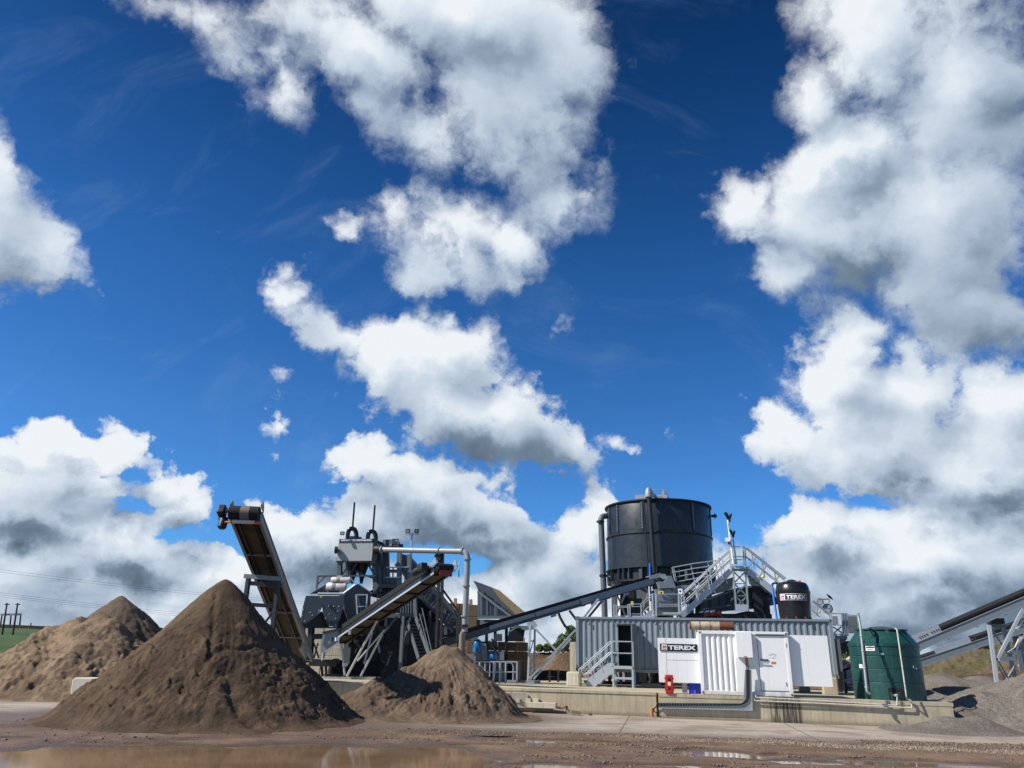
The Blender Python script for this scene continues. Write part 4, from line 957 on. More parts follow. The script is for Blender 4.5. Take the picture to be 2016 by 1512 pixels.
for (px, py, w_, h_, nm, m_) in ((1713, 1276, .36, .20, 'notice', white_plain), (1736.5, 1287.5, .10, .06, 'sticker', white_plain), (1695, 1311.5, .17, .14, 'sticker', white_plain), (1804, 1316, .08, .06, 'sticker', white_plain), (1798.5, 1313, .04, .10, 'sticker', white_plain)):
    p = ont(px, py, .006); MB().box(p, (w_, .012, h_), facing(p)).build(nm, m_, gt, smooth=0)
p = ont(1713, 1276, .016); MB().box(p+UZ*.03, (.32, .006, .05), facing(p)).build('notice_print', green_pl, gt, smooth=0); MB().box(p-UZ*.045, (.25, .006, .02), facing(p)).build('notice_print', green_pl, gt, smooth=0)
p = ont(1716, 1247, -.12); MB().beam(p+UZ*.1-UX*.03, p-UZ*.1+UX*.06, .05, .05).build('vent', black_steel, gt, smooth=0)
# valve recess
p = ont(1763, 1367, -.06); f_ = facing(p); MB().box(p, (.50, .2, .46), f_).build('valve_recess', rubber, gt, smooth=0)
p = ont(1764, 1374, .02); MB().box(p+UZ*.02, (.36, .08, .36), f_).build('outlet_block', green_pl, gt, smooth=0, bevel=.03)
p = ont(1762, 1369, .12); MB().tube([p+UZ*.02-f_[0]*.09, p+UZ*.02+f_[0]*.09], .028, 8).build('valve_handle', pw_m, gt)
# steel standpipe up its left side
sp_ = [np.array(W(1713, 1366.5, 30.75)), np.array(W(1707, 1361, 30.75)), np.array(W(1694, 1235, 31.3)), np.array(W(1690.5, 1214, 31.5)), np.array(W(1690.5, 1212, 33.2))]
sp = thing('standpipe', 'steel standpipe climbing the left side of the green tank to a bend above it', 'pipe', sp_[1])
MB().tube(bend(sp_, .12, 4), .05, 10).build('pipe', galv_dull, sp)
for t in (.06, .35, .62, .86):
    p = sp_[1]+(sp_[2]-sp_[1])*t; d_ = unit(sp_[2]-sp_[1]); MB().lathe([(.068, -.03), (.068, .03)], p, 12, d_).build('coupling', galv_dull, sp)
dp = [ont(1698, 1262, .03), ont(1711, 1375, .03)]; single(MB().beam(dp[0], dp[1], .16, .06), 'guide_strip', rubber, 'black rubber strip fixed upright on the green tank behind the standpipe', 'strip', smooth=0)

# ================================================================== black tank on the container roof
bb = cp(uo(1567)+.05, 1.0, zt); bb = np.array(W(1566, 1217, 38.0)); bb[2] = zt
kt = thing('black_tank', 'round black plastic tank with a logo plate standing on the grey container roof', 'tank', bb)
r = .78; s = 1.0
blk_pl = mat('black plastic', (.012, .013, .016), .28, 0, .1, 1.5, dirt=.05, dirtc=(.05, .05, .05))
prof = [(r*.93, .05), (r*.97, .5), (r*1.03, 1.22), (r*1.06, 1.26), (r*1.06, 1.34), (r*1.02, 1.36), (r*.98, 1.58), (r*.86, 1.74), (r*.60, 1.80), (r*.3, 1.82), (0, 1.82)]
MB().lathe(prof, bb, 48).build('body', blk_pl, kt, smooth=50)
MB().lathe([(.24, 1.80), (.24, 1.87), (.1, 1.92), (0, 1.92)], bb, 24).build('lid', blk_pl, kt)
MB().box(bb+UX*.38+UZ*1.86, (.12, .1, .06), (UX, VY, UZ)).build('lid_clip', orange_paint, kt, smooth=0)
for i in range(10):
    t = i*math.pi/5; MB().box(bb+V3(math.cos(t), math.sin(t), 0)*r*.93+UZ*.06, (.08, .08, .12), (UX, VY, UZ)).build('foot', rust, kt, smooth=0)
f_ = unit(V3(0, 0, 0)-V3(bb[0], bb[1], 0)); su = np.cross(UZ, f_)*1.; pc = bb+f_*(r*1.03)+UZ*1.02
# plate wrapped round the tank: five narrow flats
def wrapped_plate(c, rad, z, w, h, fdir, parent):
    fa = math.atan2(fdir[1], fdir[0]); pm = MB(); wm = MB(); em = MB(); rm = MB(); n = 24
    def q(s_, zz, o): t = fa+s_/rad; return V3(c[0]+math.cos(t)*(rad+o), c[1]+math.sin(t)*(rad+o), zz)
    def strip(mb, s0, s1, z0, z1, o, n=12):
        vs = [];
        for i in range(n+1): s_ = s0+(s1-s0)*i/n; vs += [q(s_, z0, o), q(s_, z1, o)]
        mb.add(vs, [(2*i, 2*i+2, 2*i+3, 2*i+1) for i in range(n)])
    strip(pm, -w/2, w/2, z-h/2, z+h/2, .0, n)
    pl = pm.build('name_plate', sign_black, parent)
    t = h*.05
    strip(wm, -w/2+t, w/2-t, z+h/2-2*t, z+h/2-t, .006, n); strip(wm, -w/2+t, w/2-t, z-h/2+t, z-h/2+2*t, .006, n); strip(wm, -w/2+t, -w/2+2*t, z-h/2+t, z+h/2-t, .006, 1); strip(wm, w/2-2*t, w/2-t, z-h/2+t, z+h/2-t, .006, 1)
    wm.build('border', white_plain, pl)
    strip(em, -w/2+.18*h, -w/2+.93*h, z-h*.36, z+h*.36, .008, 4); em.build('emblem', white_plain, pl)
    x = -w/2+.555*h
    strip(rm, x-.28*h, x+.28*h, z-h*.30, z-h*.18, .012, 4); strip(rm, x-.26*h, x+.26*h, z+.02*h, z+.12*h, .013, 4)
    for d0_ in (-.2, .2): strip(rm, x+(d0_-.065)*h, x+(d0_+.065)*h, z-.1*h, z+.24*h, .012, 1)
    for d0_ in (-.055, .055): strip(rm, x+(d0_-.03)*h, x+(d0_+.03)*h, z-.06*h, z+.2*h, .012, 1)
    rm.build('emblem_mark', sign_red, pl)
    lt = letters('TEREX', (0, 0, 0), (1, 0, 0), (0, 0, 1), h*.54, white_plain, pl, 'lettering', .035, w-h*1.35)
    org = world_loc(pl)
    for v in lt.data.vertices:
        s_ = v.co.x+org[0]-w/2+h*1.10; zz = z-h*.27+v.co.z+org[2]; p = q(s_, zz, .010); v.co = tuple(p-org)
    return pl
wrapped_plate(bb, r*1.035, bb[2]+1.03, 1.42, .34, f_, kt)
bp = [np.array(W(1545, 1150, 38.6)), np.array(W(1523, 1148, 38.6)), np.array(W(1519.5, 1150, 38.6)), np.array(W(1529.5, 1219, 38.3))]
bpm = mat('bright blue pipe', (.02, .17, .62), .4)
o = thing('blue_pipe', 'bright blue water pipe running down left of the black tank', 'pipe', bp[-1]); MB().tube(bp[2:], .055, 10).build('pipe', bpm, o); MB().tube(bp[:3], .04, 8).build('elbow', black_steel, o)

# ================================================================== thickener tank behind
tkm = mat('charcoal tank paint', (.014, .019, .026), .4, 0, .05, .35, streak=.12, streakc=(.035, .04, .048))
TY = 49.; ra = 3.36
tc_ = np.array(W(1297, 1060, TY)); tc_[2] = 0
zt0 = float(W(1303, 1115, TY-ra)[2]); ztop = float(W(1300, 981, TY-ra)[2]); zmid = float(W(1303, 1046, TY-ra)[2]); zlow = float(W(1303, 1128, TY-ra)[2])
th_ = thing('thickener_tank', 'huge round charcoal steel settling tank standing on legs behind the container', 'tank', V3(tc_[0], tc_[1], ZP))
MB().lathe([(ra, zt0), (ra, zmid-.06), (ra, zmid+.06), (ra, ztop-.05), (ra-.02, ztop), (ra-.12, ztop), (ra-.12, ztop-1.2), (0, ztop-1.3)], tc_, 96).build('shell', tkm, th_)
MB().lathe([(ra, ztop-.10), (ra+.13, ztop-.08), (ra+.13, ztop), (ra-.04, ztop+.01)], tc_, 96, caps=False).build('rim', black_steel, th_)
MB().lathe([(ra, zmid-.07), (ra+.08, zmid-.04), (ra+.08, zmid+.04), (ra, zmid+.07)], tc_, 96, caps=False).build('flange', black_steel, th_)
MB().lathe([(ra, zt0+.05), (ra+.12, zt0+.04), (ra+.12, zt0-.02), (ra-.14, zt0-.03), (ra-.14, zlow-.3), (ra+.05, zlow-.32), (ra+.05, zlow-.42), (ra-.4, zlow-.45), (.5, zlow-2.3), (.5, zlow-2.5), (0, zlow-2.5)], tc_, 96, caps=False).build('cone', black_steel, th_)
mb = MB()
for i in range(48):
    if i % 4 == 3: continue
    t = i*2*math.pi/48; d_ = V3(math.cos(t), math.sin(t), 0); mb.box(tc_+d_*(ra-.03)+UZ*(zt0+zlow-.3)/2, (.26, .02, zt0-zlow+.25), (d_, np.cross(UZ, d_), UZ))
mb.build('gusset', grey_paint2, th_, smooth=0)
for a_ in (-168, -150, -118, -62, -20, 20, 60, 120):      # bolted seams, lapped plates
    t = math.radians(a_); d_ = V3(math.cos(t), math.sin(t), 0); side = np.cross(UZ, d_)
    sm = MB().box(tc_+d_*(ra+.02)+UZ*((zmid+ztop)/2), (.05, .16, ztop-zmid-.25), (d_, side, UZ)).build('seam_plate', tkm, th_, smooth=0)
    k = MB()
    for j in range(18): k.box(tc_+d_*(ra+.055)+UZ*(zmid+.25+j*(ztop-zmid-.45)/17), (.03, .05, .045), (d_, side, UZ))
    k.build('bolts', galv_dull, sm, smooth=0)
for i in range(8):
    t = math.radians(22.5+45*i); d_ = V3(math.cos(t), math.sin(t), 0); p = tc_+d_*(ra-.35)
    lg = MB().box(p+UZ*(ZP+zlow-.45)/2, (.28, .28, zlow-.45-ZP), (d_, np.cross(UZ, d_), UZ)).build('leg', white_paint if i in (4, 5) else grey_paint, th_, smooth=0)
    t2 = math.radians(22.5+45*(i+1)); p2 = tc_+V3(math.cos(t2), math.sin(t2), 0)*(ra-.35)
    MB().beam(V3(p[0], p[1], ZP+.3), V3(p2[0], p2[1], zlow-.6), .1, .1).build('brace', grey_paint2, th_, smooth=0)
# downpipe on the front
f_ = unit(V3(-tc_[0], -tc_[1], 0)); fr_ = np.array(W(1278, 1040, TY-ra-.3)); 
pp_ = [np.array(W(1277.5, 977, TY-ra-.28)), np.array(W(1288.5, 1128, TY-ra-.35))]
dpp = MB().tube([pp_[0], pp_[1]], .135, 14).build('downpipe', black_steel, th_)
MB().tube([pp_[0]-UX*.32+UZ*-.2, pp_[1]-UX*.36], .045, 8).build('conduit', black_steel, dpp)
MB().lathe([(.17, -.1), (.24, -.06), (.24, .28), (.12, .52), (0, .54)], pp_[0], 16, UZ).build('cowl', galv_dull, dpp)
MB().beam(pp_[0]+UZ*.35, np.array(W(1293, 979, TY-ra+.8)), .12, .12).build('cowl_stay', galv_dull, dpp, smooth=0)
# side pipe with elbow
sp0 = [np.array(W(1196, 1015.5, TY-.3)), np.array(W(1183, 1017, TY-.6)), np.array(W(1181.5, 1028, TY-.7)), np.array(W(1191, 1222, TY-.7))]
sd = thing('overflow_pipe', 'tall grey overflow pipe standing left of the charcoal settling tank', 'pipe', V3(sp0[-1][0], sp0[-1][1], ZP)); MB().tube(bend([sp0[0], sp0[1]+UZ*.0, sp0[3]], .6, 8), .19, 16).build('pipe', grey_paint2, sd)
for q_ in (1027, 1133): 
    p = np.array(W(1182+(q_-1027)*.055, q_, TY-.7)); MB().lathe([(.26, -.05), (.26, .05)], p, 16).build('flange', black_steel, sd)
MB().box(np.array(W(1191, 1135, TY-.7)), (.7, .1, .08), (UX, VY, UZ)).build('clamp', galv_dull, sd, smooth=0)
# bridge rail and gear on top
bm = MB(); tz = ztop
br = thing('bridge_walkway', 'little railed bridge with a red guard across the top of the charcoal tank', 'walkway', V3(tc_[0], tc_[1], tz))
for (x0, y0, x1, y1) in ((1279, 964, 1309, 965), ): MB().tube([np.array(W(x0, y0, TY-1.5)), np.array(W(x1, y1, TY-1.5))], .03, 6).build('handrail', galv, br)
for x in (1306, 1308.5): MB().tube([np.array(W(x, 965, TY-1.5)), np.array(W(x+1, 985, TY-1.5))], .05, 6).build('post', galv, br)
MB().prism([np.array(W(1311, 968, TY-1.4)), np.array(W(1319, 985, TY-1.4)), np.array(W(1312, 985, TY-1.4))], V3(0, .3, 0)).build('guard', red_paint, br, smooth=0)
MB().box(V3(tc_[0], tc_[1], tz+.05), (1.0, 2*ra, .2), (UX, VY, UZ)).build('deck', galv_dull, br, smooth=0)
for x in (1265, 1300): MB().box(np.array(W(x, 983, TY-2.2)), (.9, .6, .45), (UX, VY, UZ)).build('gear_box', galv, br, smooth=0)
o = thing('overflow_bracket', 'small black pipe stub on the right side of the charcoal tank', 'bracket', np.array(W(1402, 1016, TY-1.0))); p = np.array(W(1400, 1016, TY-1.0)); MB().tube([p, p+V3(.35, -.1, 0)], .09, 10).build('stub', black_steel, o); MB().lathe([(.17, 0), (.17, .06)], p+V3(.2, -.05, 0), 14, (1, -.2, 0)).build('flange', black_steel, o)

# ================================================================== belt conveyors
belt_m = mat('worn belt underside', (.075, .06, .042), .8, 0, .3, 1.5, dirt=.5, dirtc=(.03, .025, .02))
def conveyor(name, label, tail, head, width, m_side, wdir=None, side_h=.32, skirt=.16, cross=1.1, under=True, near_mat=None, drum_r=.22, head_mat=None):
    """two side plates, carrying belt and return belt between them, cross members, drums; wdir = plan direction across the belt"""
    tail, head = np.array(tail, float), np.array(head, float); t = unit(head-tail); L = np.linalg.norm(head-tail)
    wd = unit(np.cross(t, UZ)) if wdir is None else unit(wdir); n = unit(np.cross(wd, t)); n = n if n[2] > 0 else -n
    o = thing(name, label, 'conveyor', tail-UZ*.3)
    for s_ in (-1, 1):
        q = wd*s_*width/2; MB().beam(tail+q, head+q, .05, side_h, n).build('side_plate', near_mat if (near_mat and s_ == -1) else m_side, o, smooth=0)
        f = MB(); f.beam(tail+q+n*(side_h/2+.01)+wd*s_*.0, head+q+n*(side_h/2+.01), .11, .02, n); f.beam(tail+q-n*(side_h/2+.01), head+q-n*(side_h/2+.01), .11, .02, n); f.build('flange', m_side, o, smooth=0)
        if skirt: MB().beam(tail+q*.97+n*(side_h/2+skirt/2+.03)+t*.3, head+q*.97+n*(side_h/2+skirt/2+.03)-t*.25, .03, skirt, n).build('skirt', rubber, o, smooth=0)
    MB().beam(tail+n*(side_h/2+.06), head+n*(side_h/2+.06), width*.86, .04, n).build('belt', rubber, o, smooth=0)
    MB().beam(tail-n*(side_h/2-.03), head-n*(side_h/2-.03), width*.66, .025, n).build('return_belt', belt_m, o, smooth=0)
    k = int(L/cross)
    for i in range(k+1):
        p = tail+t*(.2+(L-.4)*i/max(k, 1)); MB().beam(p-wd*width*.48-n*(side_h/2+.03), p+wd*width*.48-n*(side_h/2+.03), .07, .05, t).build('cross_member', m_side, o, smooth=0)
    for p in (tail, head): MB().tube([p-wd*width*.46+n*.06, p+wd*width*.46+n*.06], drum_r, 16).build('drum', rubber, o)
    return o, tail, head, t, wd, n

# tall stockpiling conveyor at the left
hd, tl = np.array(W(484, 1014, 27.6)), np.array(W(592, 1296, 37.2))
al = mat('pale steel channel', (.22, .23, .23), .45, .2, .12, 2., dirt=.2)
o, tl, hd, t_, wd_, n_ = conveyor('stockpile_conveyor', 'tall dark conveyor seen from below, rising over the big brown sand cone', tl, hd, 1.04, al, (1, .06, 0), .30, .08, 1.9, near_mat=black_steel, drum_r=.24)
MB().beam(tl-n_*.08-wd_*.42, hd-n_*.08-wd_*.42, .16, .05, n_).build('wear_strip', black_steel, o, smooth=0); MB().beam(tl-n_*.08+wd_*.42, hd-n_*.08+wd_*.42, .16, .05, n_).build('wear_strip', black_steel, o, smooth=0)
for s_ in (-1, 1):
    MB().beam(tl-n_*.20+wd_*s_*.26, hd-n_*.20+wd_*s_*.26-t_*.3, .05, .08, n_).build('stringer', black_steel, o, smooth=0)
    p = hd+wd_*s_*.56+n_*.2; MB().prism([p-t_*.1, p+t_*.35, p+t_*.25+n_*.30, p+n_*.18], wd_*.03).build('head_guard', al, o, smooth=0)
MB().tube([hd-wd_*.55+t_*.12, hd+wd_*.52+t_*.12], .255, 20).build('head_drum', rubber, o)
MB().tube([hd-wd_*.13+t_*.121, hd+wd_*.20+t_*.121], .262, 20).build('drum_wear', mat('worn drum band', (.16, .14, .12), .6), o)
gb = hd-wd_*.86+t_*.05
g_ = MB().box(gb+UZ*.08, (.28, .36, .38), (wd_, t_, n_)).build('gearbox', black_steel, o, bevel=.05)
MB().lathe([(.13, 0), (.16, .1), (.16, .38), (.1, .44), (0, .44)], gb+wd_*.12-UZ*.15, 16, (-.05, -.2, -1)).build('motor', black_steel, g_)
MB().lathe([(.09, 0), (.09, .3)], gb+wd_*.1+UZ*.12, 12, wd_).build('shaft_cover', galv_dull, g_)
MB().tube(arc(gb-UZ*.1, gb-UZ*.35+wd_*.25, .2, 8, -wd_), .015, 5).build('cable', rubber, g_)
for s_ in (-.45, .50): MB().box(hd+wd_*s_-UZ*.12-t_*.1-n_*.02, (.16, .3, .12), (wd_, t_, n_)).build('bearing_housing', motor_blue, o, smooth=0)
for s_ in (-.62, .46): MB().box(hd+wd_*s_-n_*.36+t_*.02, (.34, .06, .07), (wd_, t_, n_)).build('scraper_mount', orange_paint, o, smooth=0)
MB().tube([hd-wd_*.4-n_*.33+t_*.02, hd+wd_*.4-n_*.33+t_*.02], .07, 10).build('scraper', motor_white, o)
# its trestle
yk = 30.6
A1, A2 = np.array(W(490, 1134, yk)), np.array(W(549, 1140, yk))
MB().beam(A1-UX*.2, A2+UX*.15, .14, .16).build('saddle_beam', al, o, smooth=0)
for p in (A1, A2):
    MB().beam(p-UZ*.1, V3(p[0]+.04, p[1], .2), .15, .15).build('trestle_leg', black_steel, o, smooth=0)
for yy, h_ in ((1148, .16), (1190, .14)): MB().beam(np.array(W(489, yy, yk)), np.array(W(548, yy+4, yk)), .13, h_).build('trestle_rail', black_steel, o, smooth=0)
MB().beam(np.array(W(523, 1224, yk)), np.array(W(548, 1192, yk)), .07, .07).build('trestle_brace', black_steel, o, smooth=0)
MB().box(np.array(W(584, 1235, 35.4)), (.1, .8, 1.0), (unit((1, .3, 0)), unit((-.2, -1, .4)), UZ)).build('side_guard', al, o, smooth=0)
MB().prism([pw(580, 1206, 35), pw(586, 1206, 35), pw(607, 1276, 36), pw(602, 1300, 36), pw(588, 1280, 36)], V3(.0, .1, 0)).build('tail_plate', al, o, smooth=0)

# red ended conveyor of the washing plant
hd, tl = np.array(W(872, 1123, 34.6)), np.array(W(664, 1262, 41.2))
wv = unit((.86, .5, 0))
o, tl, hd, t_, wd_, n_ = conveyor('discharge_conveyor', 'dark inclined conveyor with a red end plate over the small sand heap', tl, hd, .82, black_steel, wv, .26, .25, 1.1, drum_r=.17)
MB().beam(tl-wd_*.47-n_*.16, hd-wd_*.47-n_*.16, .03, .09, n_).build('edge_rail', galv, o, smooth=0)
p = hd+t_*.25-UZ*.22; MB().box(p, (.62, .05, .26), (wd_, np.cross(UZ, wd_), UZ)).build('end_plate', mat('dull red paint', (.28, .012, .012), .45, 0, .1, 2.), o, smooth=0)
MB().tube([hd-wd_*.36+t_*.1+UZ*.08, hd+wd_*.40+t_*.1+UZ*.08], .19, 16).build('head_drum', rubber, o)
MB().box(hd-wd_*.75+n_*.25-t_*.4, (.34, .36, .36), (wd_, t_, n_)).build('gearbox', black_steel, o, bevel=.04)
MB().lathe([(.15, 0), (.17, .05), (.17, .4), (.1, .45)], hd-wd_*.8+n_*.2-t_*.55, 14, -t_).build('motor', black_steel, o)
for s_ in (-.5, .52):
    p = hd+wd_*s_+n_*.2; MB().prism([p-t_*.5, p+t_*.3, p+t_*.25+n_*.3, p+n_*.16-t_*.1, p-t_*.3+n_*.26], wd_*.03).build('head_guard', galv_dull, o, smooth=0)
p = hd+wd_*.62; MB().beam(p+UZ*.3+t_*.3, p-UZ*.35+t_*.3, .05, .05).build('adjuster', galv, o, smooth=0); MB().beam(p+UZ*.25+t_*.3, p-t_*.1, .04, .04).build('adjuster', galv, o, smooth=0)
for (x0, y0, x1, y1, Ya, Yb, r_) in ((747, 1213, 683, 1331, 38.9, 40.2, .062), (753, 1247, 710, 1332, 39.6, 40.6, .062), (704, 1301, 757, 1240, 40.0, 39.3, .045), (733, 1244, 717, 1307, 40.8, 41, .045), (672, 1268, 679, 1330, 40.6, 40.6, .06), (748, 1196, 748, 1214, 38.8, 38.9, .05)):
    MB().tube([pw(x0, y0, Ya), pw(x1, y1, Yb)], r_, 8).build('support_strut', galv, o)
for (x, y) in ((689, 1244), (718, 1226), (745, 1209), (800, 1174)):
    p = pw(x, y, 39.4); MB().box(p, (.12, .12, .26), (UX, VY, UZ)).build('roller_bracket', galv_dull, o, smooth=0)

# ================================================================== washing plant
wpz = thing('washing_plant', 'tall grey and dark blue washing plant with cyclone tower, white motors and a stair', 'washing plant', np.array(G(700, 1335, ZP)))
WM = .42
def B(name, x0, y0, x1, y1, Y, dep, m, smooth=0, parent=None, bevel=0, turn=None): return pbox(MB(), x0, y0, x1, y1, Y, dep, (WM if parent is None and name not in ('header_box', 'name_strip', 'top_box', 'skid', 'screen_panel') else None) if turn is None else turn).build(name, m, parent or wpz, smooth=smooth, bevel=bevel)
def BM(name, x0, y0, x1, y1, Y0, m, w=.1, h=None, Y1=None, parent=None): return pbeam(MB(), x0, y0, x1, y1, Y0, Y1, w, h or w).build(name, m, parent or wpz, smooth=0)
def PO(name, pts, Y, dep, m, parent=None, mm=0.):
    if parent is None and name in ('side_hull', 'back_machinery', 'screen_side', 'screen_hopper', 'chute_mouth', 'cowl_plate', 'access_kick', 'gusset'):
        pl = atY(Y, sum(p[0] for p in pts)/len(pts), WM); return ppoly(MB(), pts, pl[0], dep, pl[1]).build(name, m, wpz, smooth=0)
    return ppoly(MB(), pts, Y, dep, mm).build(name, m, parent or wpz, smooth=0)
def TB(name, pts, Y, r, m, seg=8, parent=None, rb=None): 
    q = [pw(x, y, Y[i] if hasattr(Y, '__len__') else Y) for i, (x, y) in enumerate(pts)]
    if rb: q = bend(q, rb, 6)
    return MB().tube(q, r, seg).build(name, m, parent or wpz)
# cyclone head box and its strip of lettering
panel_grey = mat('plain grey panel', (.33, .345, .34), .4, 0, .03, .6)
hb = B('header_box', 665, 1067.5, 733, 1104, 41.6, 1.6, panel_grey)
st = B('name_strip', 668, 1060.8, 734, 1067.5, 41.55, 1.5, sign_black)
a_, b_ = pw(671, 1066.6, 41.5, -.25), pw(731, 1066.9, 41.5, -.25)
aa = pw(671, 1066.3, *atY(41.535, 701)); ab = pw(731, 1066.6, *atY(41.535, 701)); letters('WWW.TEREX.COM/WASHING', aa+UZ*.01, UX, UZ, .11, white_plain, st, 'lettering', .03, np.linalg.norm(ab-aa))
TB('mast', [(698, 989), (694, 1040)], 42.2, .055, black_steel); TB('mast', [(738, 995), (734, 1048)], 42.2, .055, black_steel)
for (x0, x1, yt, yb) in ((684.5, 702, 1040.5, 1062), (724, 740, 1046, 1064)):
    q = [pw(x0+(x1-x0)*(.5-.5*math.cos(t)), yb-(yb-yt)*math.sin(t)**.6 if 0 < t < math.pi else yb, 42.0) for t in np.linspace(0, math.pi, 15)]
    MB().tube(q, .125, 12).build('cyclone_bend', mat('glossy black pipe', (.01, .01, .012), .12, 0, .1, 1.), wpz)
B('deck_plate', 690, 1056, 712, 1061, 42.4, .6, galv_dull)
MB().box(pw(674, 1050, 41.6), (.22, .10, .18), (unit((1, .2, 0)), unit((0, -1, .4)), unit((0, .4, 1)))).build('floodlight', black_steel, wpz, smooth=0)
MB().box(pw(674, 1050, 41.52), (.16, .02, .12), (unit((1, .2, 0)), unit((0, -1, .4)), unit((0, .4, 1)))).build('floodlight_glass', galv, wpz, smooth=0)
MB().lathe([(.20, 0), (.20, .12)], pw(664, 1083, 41.8), 20, (-1, 0, 0)).build('pulley', black_steel, wpz)
B('header_side', 734.5, 1061, 742, 1110, 41.7, 1.6, grey_shaded)
for (x0, y0, x1, y1, w_) in ((669, 1104, 669, 1134, .22), (738, 1104, 741, 1170, .26), (684, 1106, 684, 1134, .14), (747, 1090, 750, 1165, .22), (755, 1080, 757, 1150, .12)): BM('column', x0, y0, x1, y1, 42.2, grey_shaded, w_)
for (x0, y0, x1, y1) in ((672, 1133, 692, 1108), (704, 1106, 690, 1132), (722, 1106, 736, 1130), (700, 1125, 734, 1138)): BM('brace', x0, y0, x1, y1, 42.5, grey_shaded, .09)
PO('bracket', [(661, 1104), (680, 1104), (668, 1113)], 41.7, .1, black_steel); PO('bracket', [(722, 1104), (742, 1104), (742, 1118)], 41.7, .1, grey_shaded)
for x in (697, 715): MB().lathe([(.34, 0), (.34, -.2), (.12, -.95), (.08, -1.2)], pw(x, 1106, 42.9), 18).build('cyclone_cone', black_steel, wpz)
BM('top_rail', 625, 1134.5, 739, 1133.5, 41.8, grey_shaded, .08); BM('rail_post', 626, 1135, 623, 1160, 41.8, grey_shaded, .08); BM('rail_brace', 640, 1135, 624, 1152, 41.8, grey_shaded, .05); BM('rail_brace', 688, 1135, 702, 1153, 41.7, galv, .05)
for (x0, x1, y, rr_) in ((652, 689, 1142.5, .17), (643, 681, 1156, .24)):
    p, q = pw(x0, y-.5, 41.0), pw(x1, y+.5, 41.0); d_ = unit(q-p); l_ = np.linalg.norm(q-p)
    mt = MB().lathe([(0, 0), (rr_*.8, .01), (rr_, .08), (rr_, l_-.06), (rr_*.93, l_), (0, l_)], p, 20, d_).build('motor', motor_white, wpz)
    MB().lathe([(rr_*1.02, l_*.30), (rr_*1.05, l_*.34), (rr_*1.05, l_*.42), (rr_*1.02, l_*.5)], p, 20, d_, caps=False).build('motor_band', galv_dull, mt)
    MB().box(p+d_*l_*.45+UZ*rr_, (.3, .2, .14), (d_, np.cross(UZ, d_), UZ)).build('terminal_box', motor_white, mt, smooth=0)
    MB().box(p+d_*l_*.4-UZ*rr_, (.55, .3, .12), (d_, np.cross(UZ, d_), UZ)).build('motor_foot', rust, mt, smooth=0)
PO('cowl_plate', [(611, 1168.5), (642, 1150.5), (645, 1166), (650, 1169)], 41.2, .2, grey_shaded)
TB('bar', [(626, 1169), (678, 1169.5)], 40.4, .07, galv); TB('bar', [(677, 1168), (700, 1151)], 40.6, .05, galv)
PO('side_hull', [(677, 1170), (704, 1150), (733, 1169), (742, 1205), (722, 1232), (690, 1232), (678, 1200)], 41.2, 1.6, grey_shaded)
BM('hull_edge', 704, 1149.5, 733, 1168.5, 41.15, grey_paint2, .07)
# bolted dark blue chute plates
ch = PO('chute_plate', [(602, 1173), (677, 1173), (677, 1190), (664, 1233), (646, 1233), (635.5, 1207), (634, 1192), (597, 1192)], 40.2, .08, dark_blue)
bolts = MB()
for (x, y) in ((601, 1192), (612, 1192.5), (622, 1192), (633, 1192.3), (647, 1193), (657, 1193.5), (667, 1193.5), (665, 1203), (649, 1208.5), (641, 1217), (661, 1217.5), (649, 1230.5), (661, 1230.5)): bolts.box(pw(x, y, 40.19), (.045, .03, .045), (UX, VY, UZ))
bolts.build('bolts', galv, ch, smooth=0)
cf = PO('chute_plate', [(597, 1191), (635, 1191), (631, 1201), (622, 1211), (602, 1227), (591, 1224.5)], 39.9, .08, dark_blue)
bolts = MB()
for (x, y) in ((597.5, 1200), (611, 1205.5), (628, 1201.5), (594.5, 1212), (615, 1211), (592, 1222.5), (600, 1222.5)): bolts.box(pw(x, y, 39.89), (.045, .03, .045), (UX, VY, UZ))
bolts.build('bolts', galv, cf, smooth=0)
B('beacon', 631, 1173.5, 636, 1176.5, 40.1, .1, yellow_paint)
PO('chute_mouth', [(591, 1226), (602, 1228), (634, 1203), (648, 1234), (664, 1234), (676, 1195), (690, 1195), (690, 1236), (600, 1236)], 40.8, 1.3, black_steel)
# black sub frame
for (x0, y0, x1, y1, w_) in ((613, 1236, 610, 1300, .26), (598, 1222, 596, 1245, .2), (636, 1250, 640, 1264, .16)): BM('frame_leg', x0, y0, x1, y1, 41.0, black_steel, w_)
BM('frame_beam', 612, 1253, 637, 1253, 41.0, black_steel, .26); BM('frame_beam', 610, 1304, 664, 1306, 40.9, black_steel, .34); BM('frame_beam', 618, 1266, 628, 1296, 41.0, black_steel, .07); BM('frame_beam', 626, 1266, 618, 1296, 41.0, black_steel, .06)
PO('gusset', [(610, 1256), (622, 1256), (616, 1264), (612, 1276)], 40.95, .1, black_steel)
for x in (633, 641): BM('frame_leg', x, 1308, x+2, 1332, 41.0, black_steel, .1)
tw = PO('tail_box', [(636, 1247), (670, 1239), (670, 1255), (650, 1272), (634, 1288), (632, 1296), (631, 1272)], 40.3, .7, grey_paint)
PO('tail_lip', [(634, 1244), (671, 1236), (672, 1240), (636, 1248)], 40.2, .8, grey_shaded, tw)
B('yellow_sticker', 645, 1261.5, 650, 1267, 40.27, .02, yellow_paint, parent=tw); B('slot', 653, 1254.5, 655.5, 1262, 40.27, .02, black_steel, parent=tw)
BM('tail_leg', 636, 1285, 634, 1300, 40.2, galv, .08); BM('tail_rail', 640, 1284, 668, 1264, 40.0, galv, .08)
B('junction_box', 661, 1255, 668, 1262, 40.0, .2, white_paint); B('junction_box', 676, 1305, 684, 1312, 40.2, .2, galv)
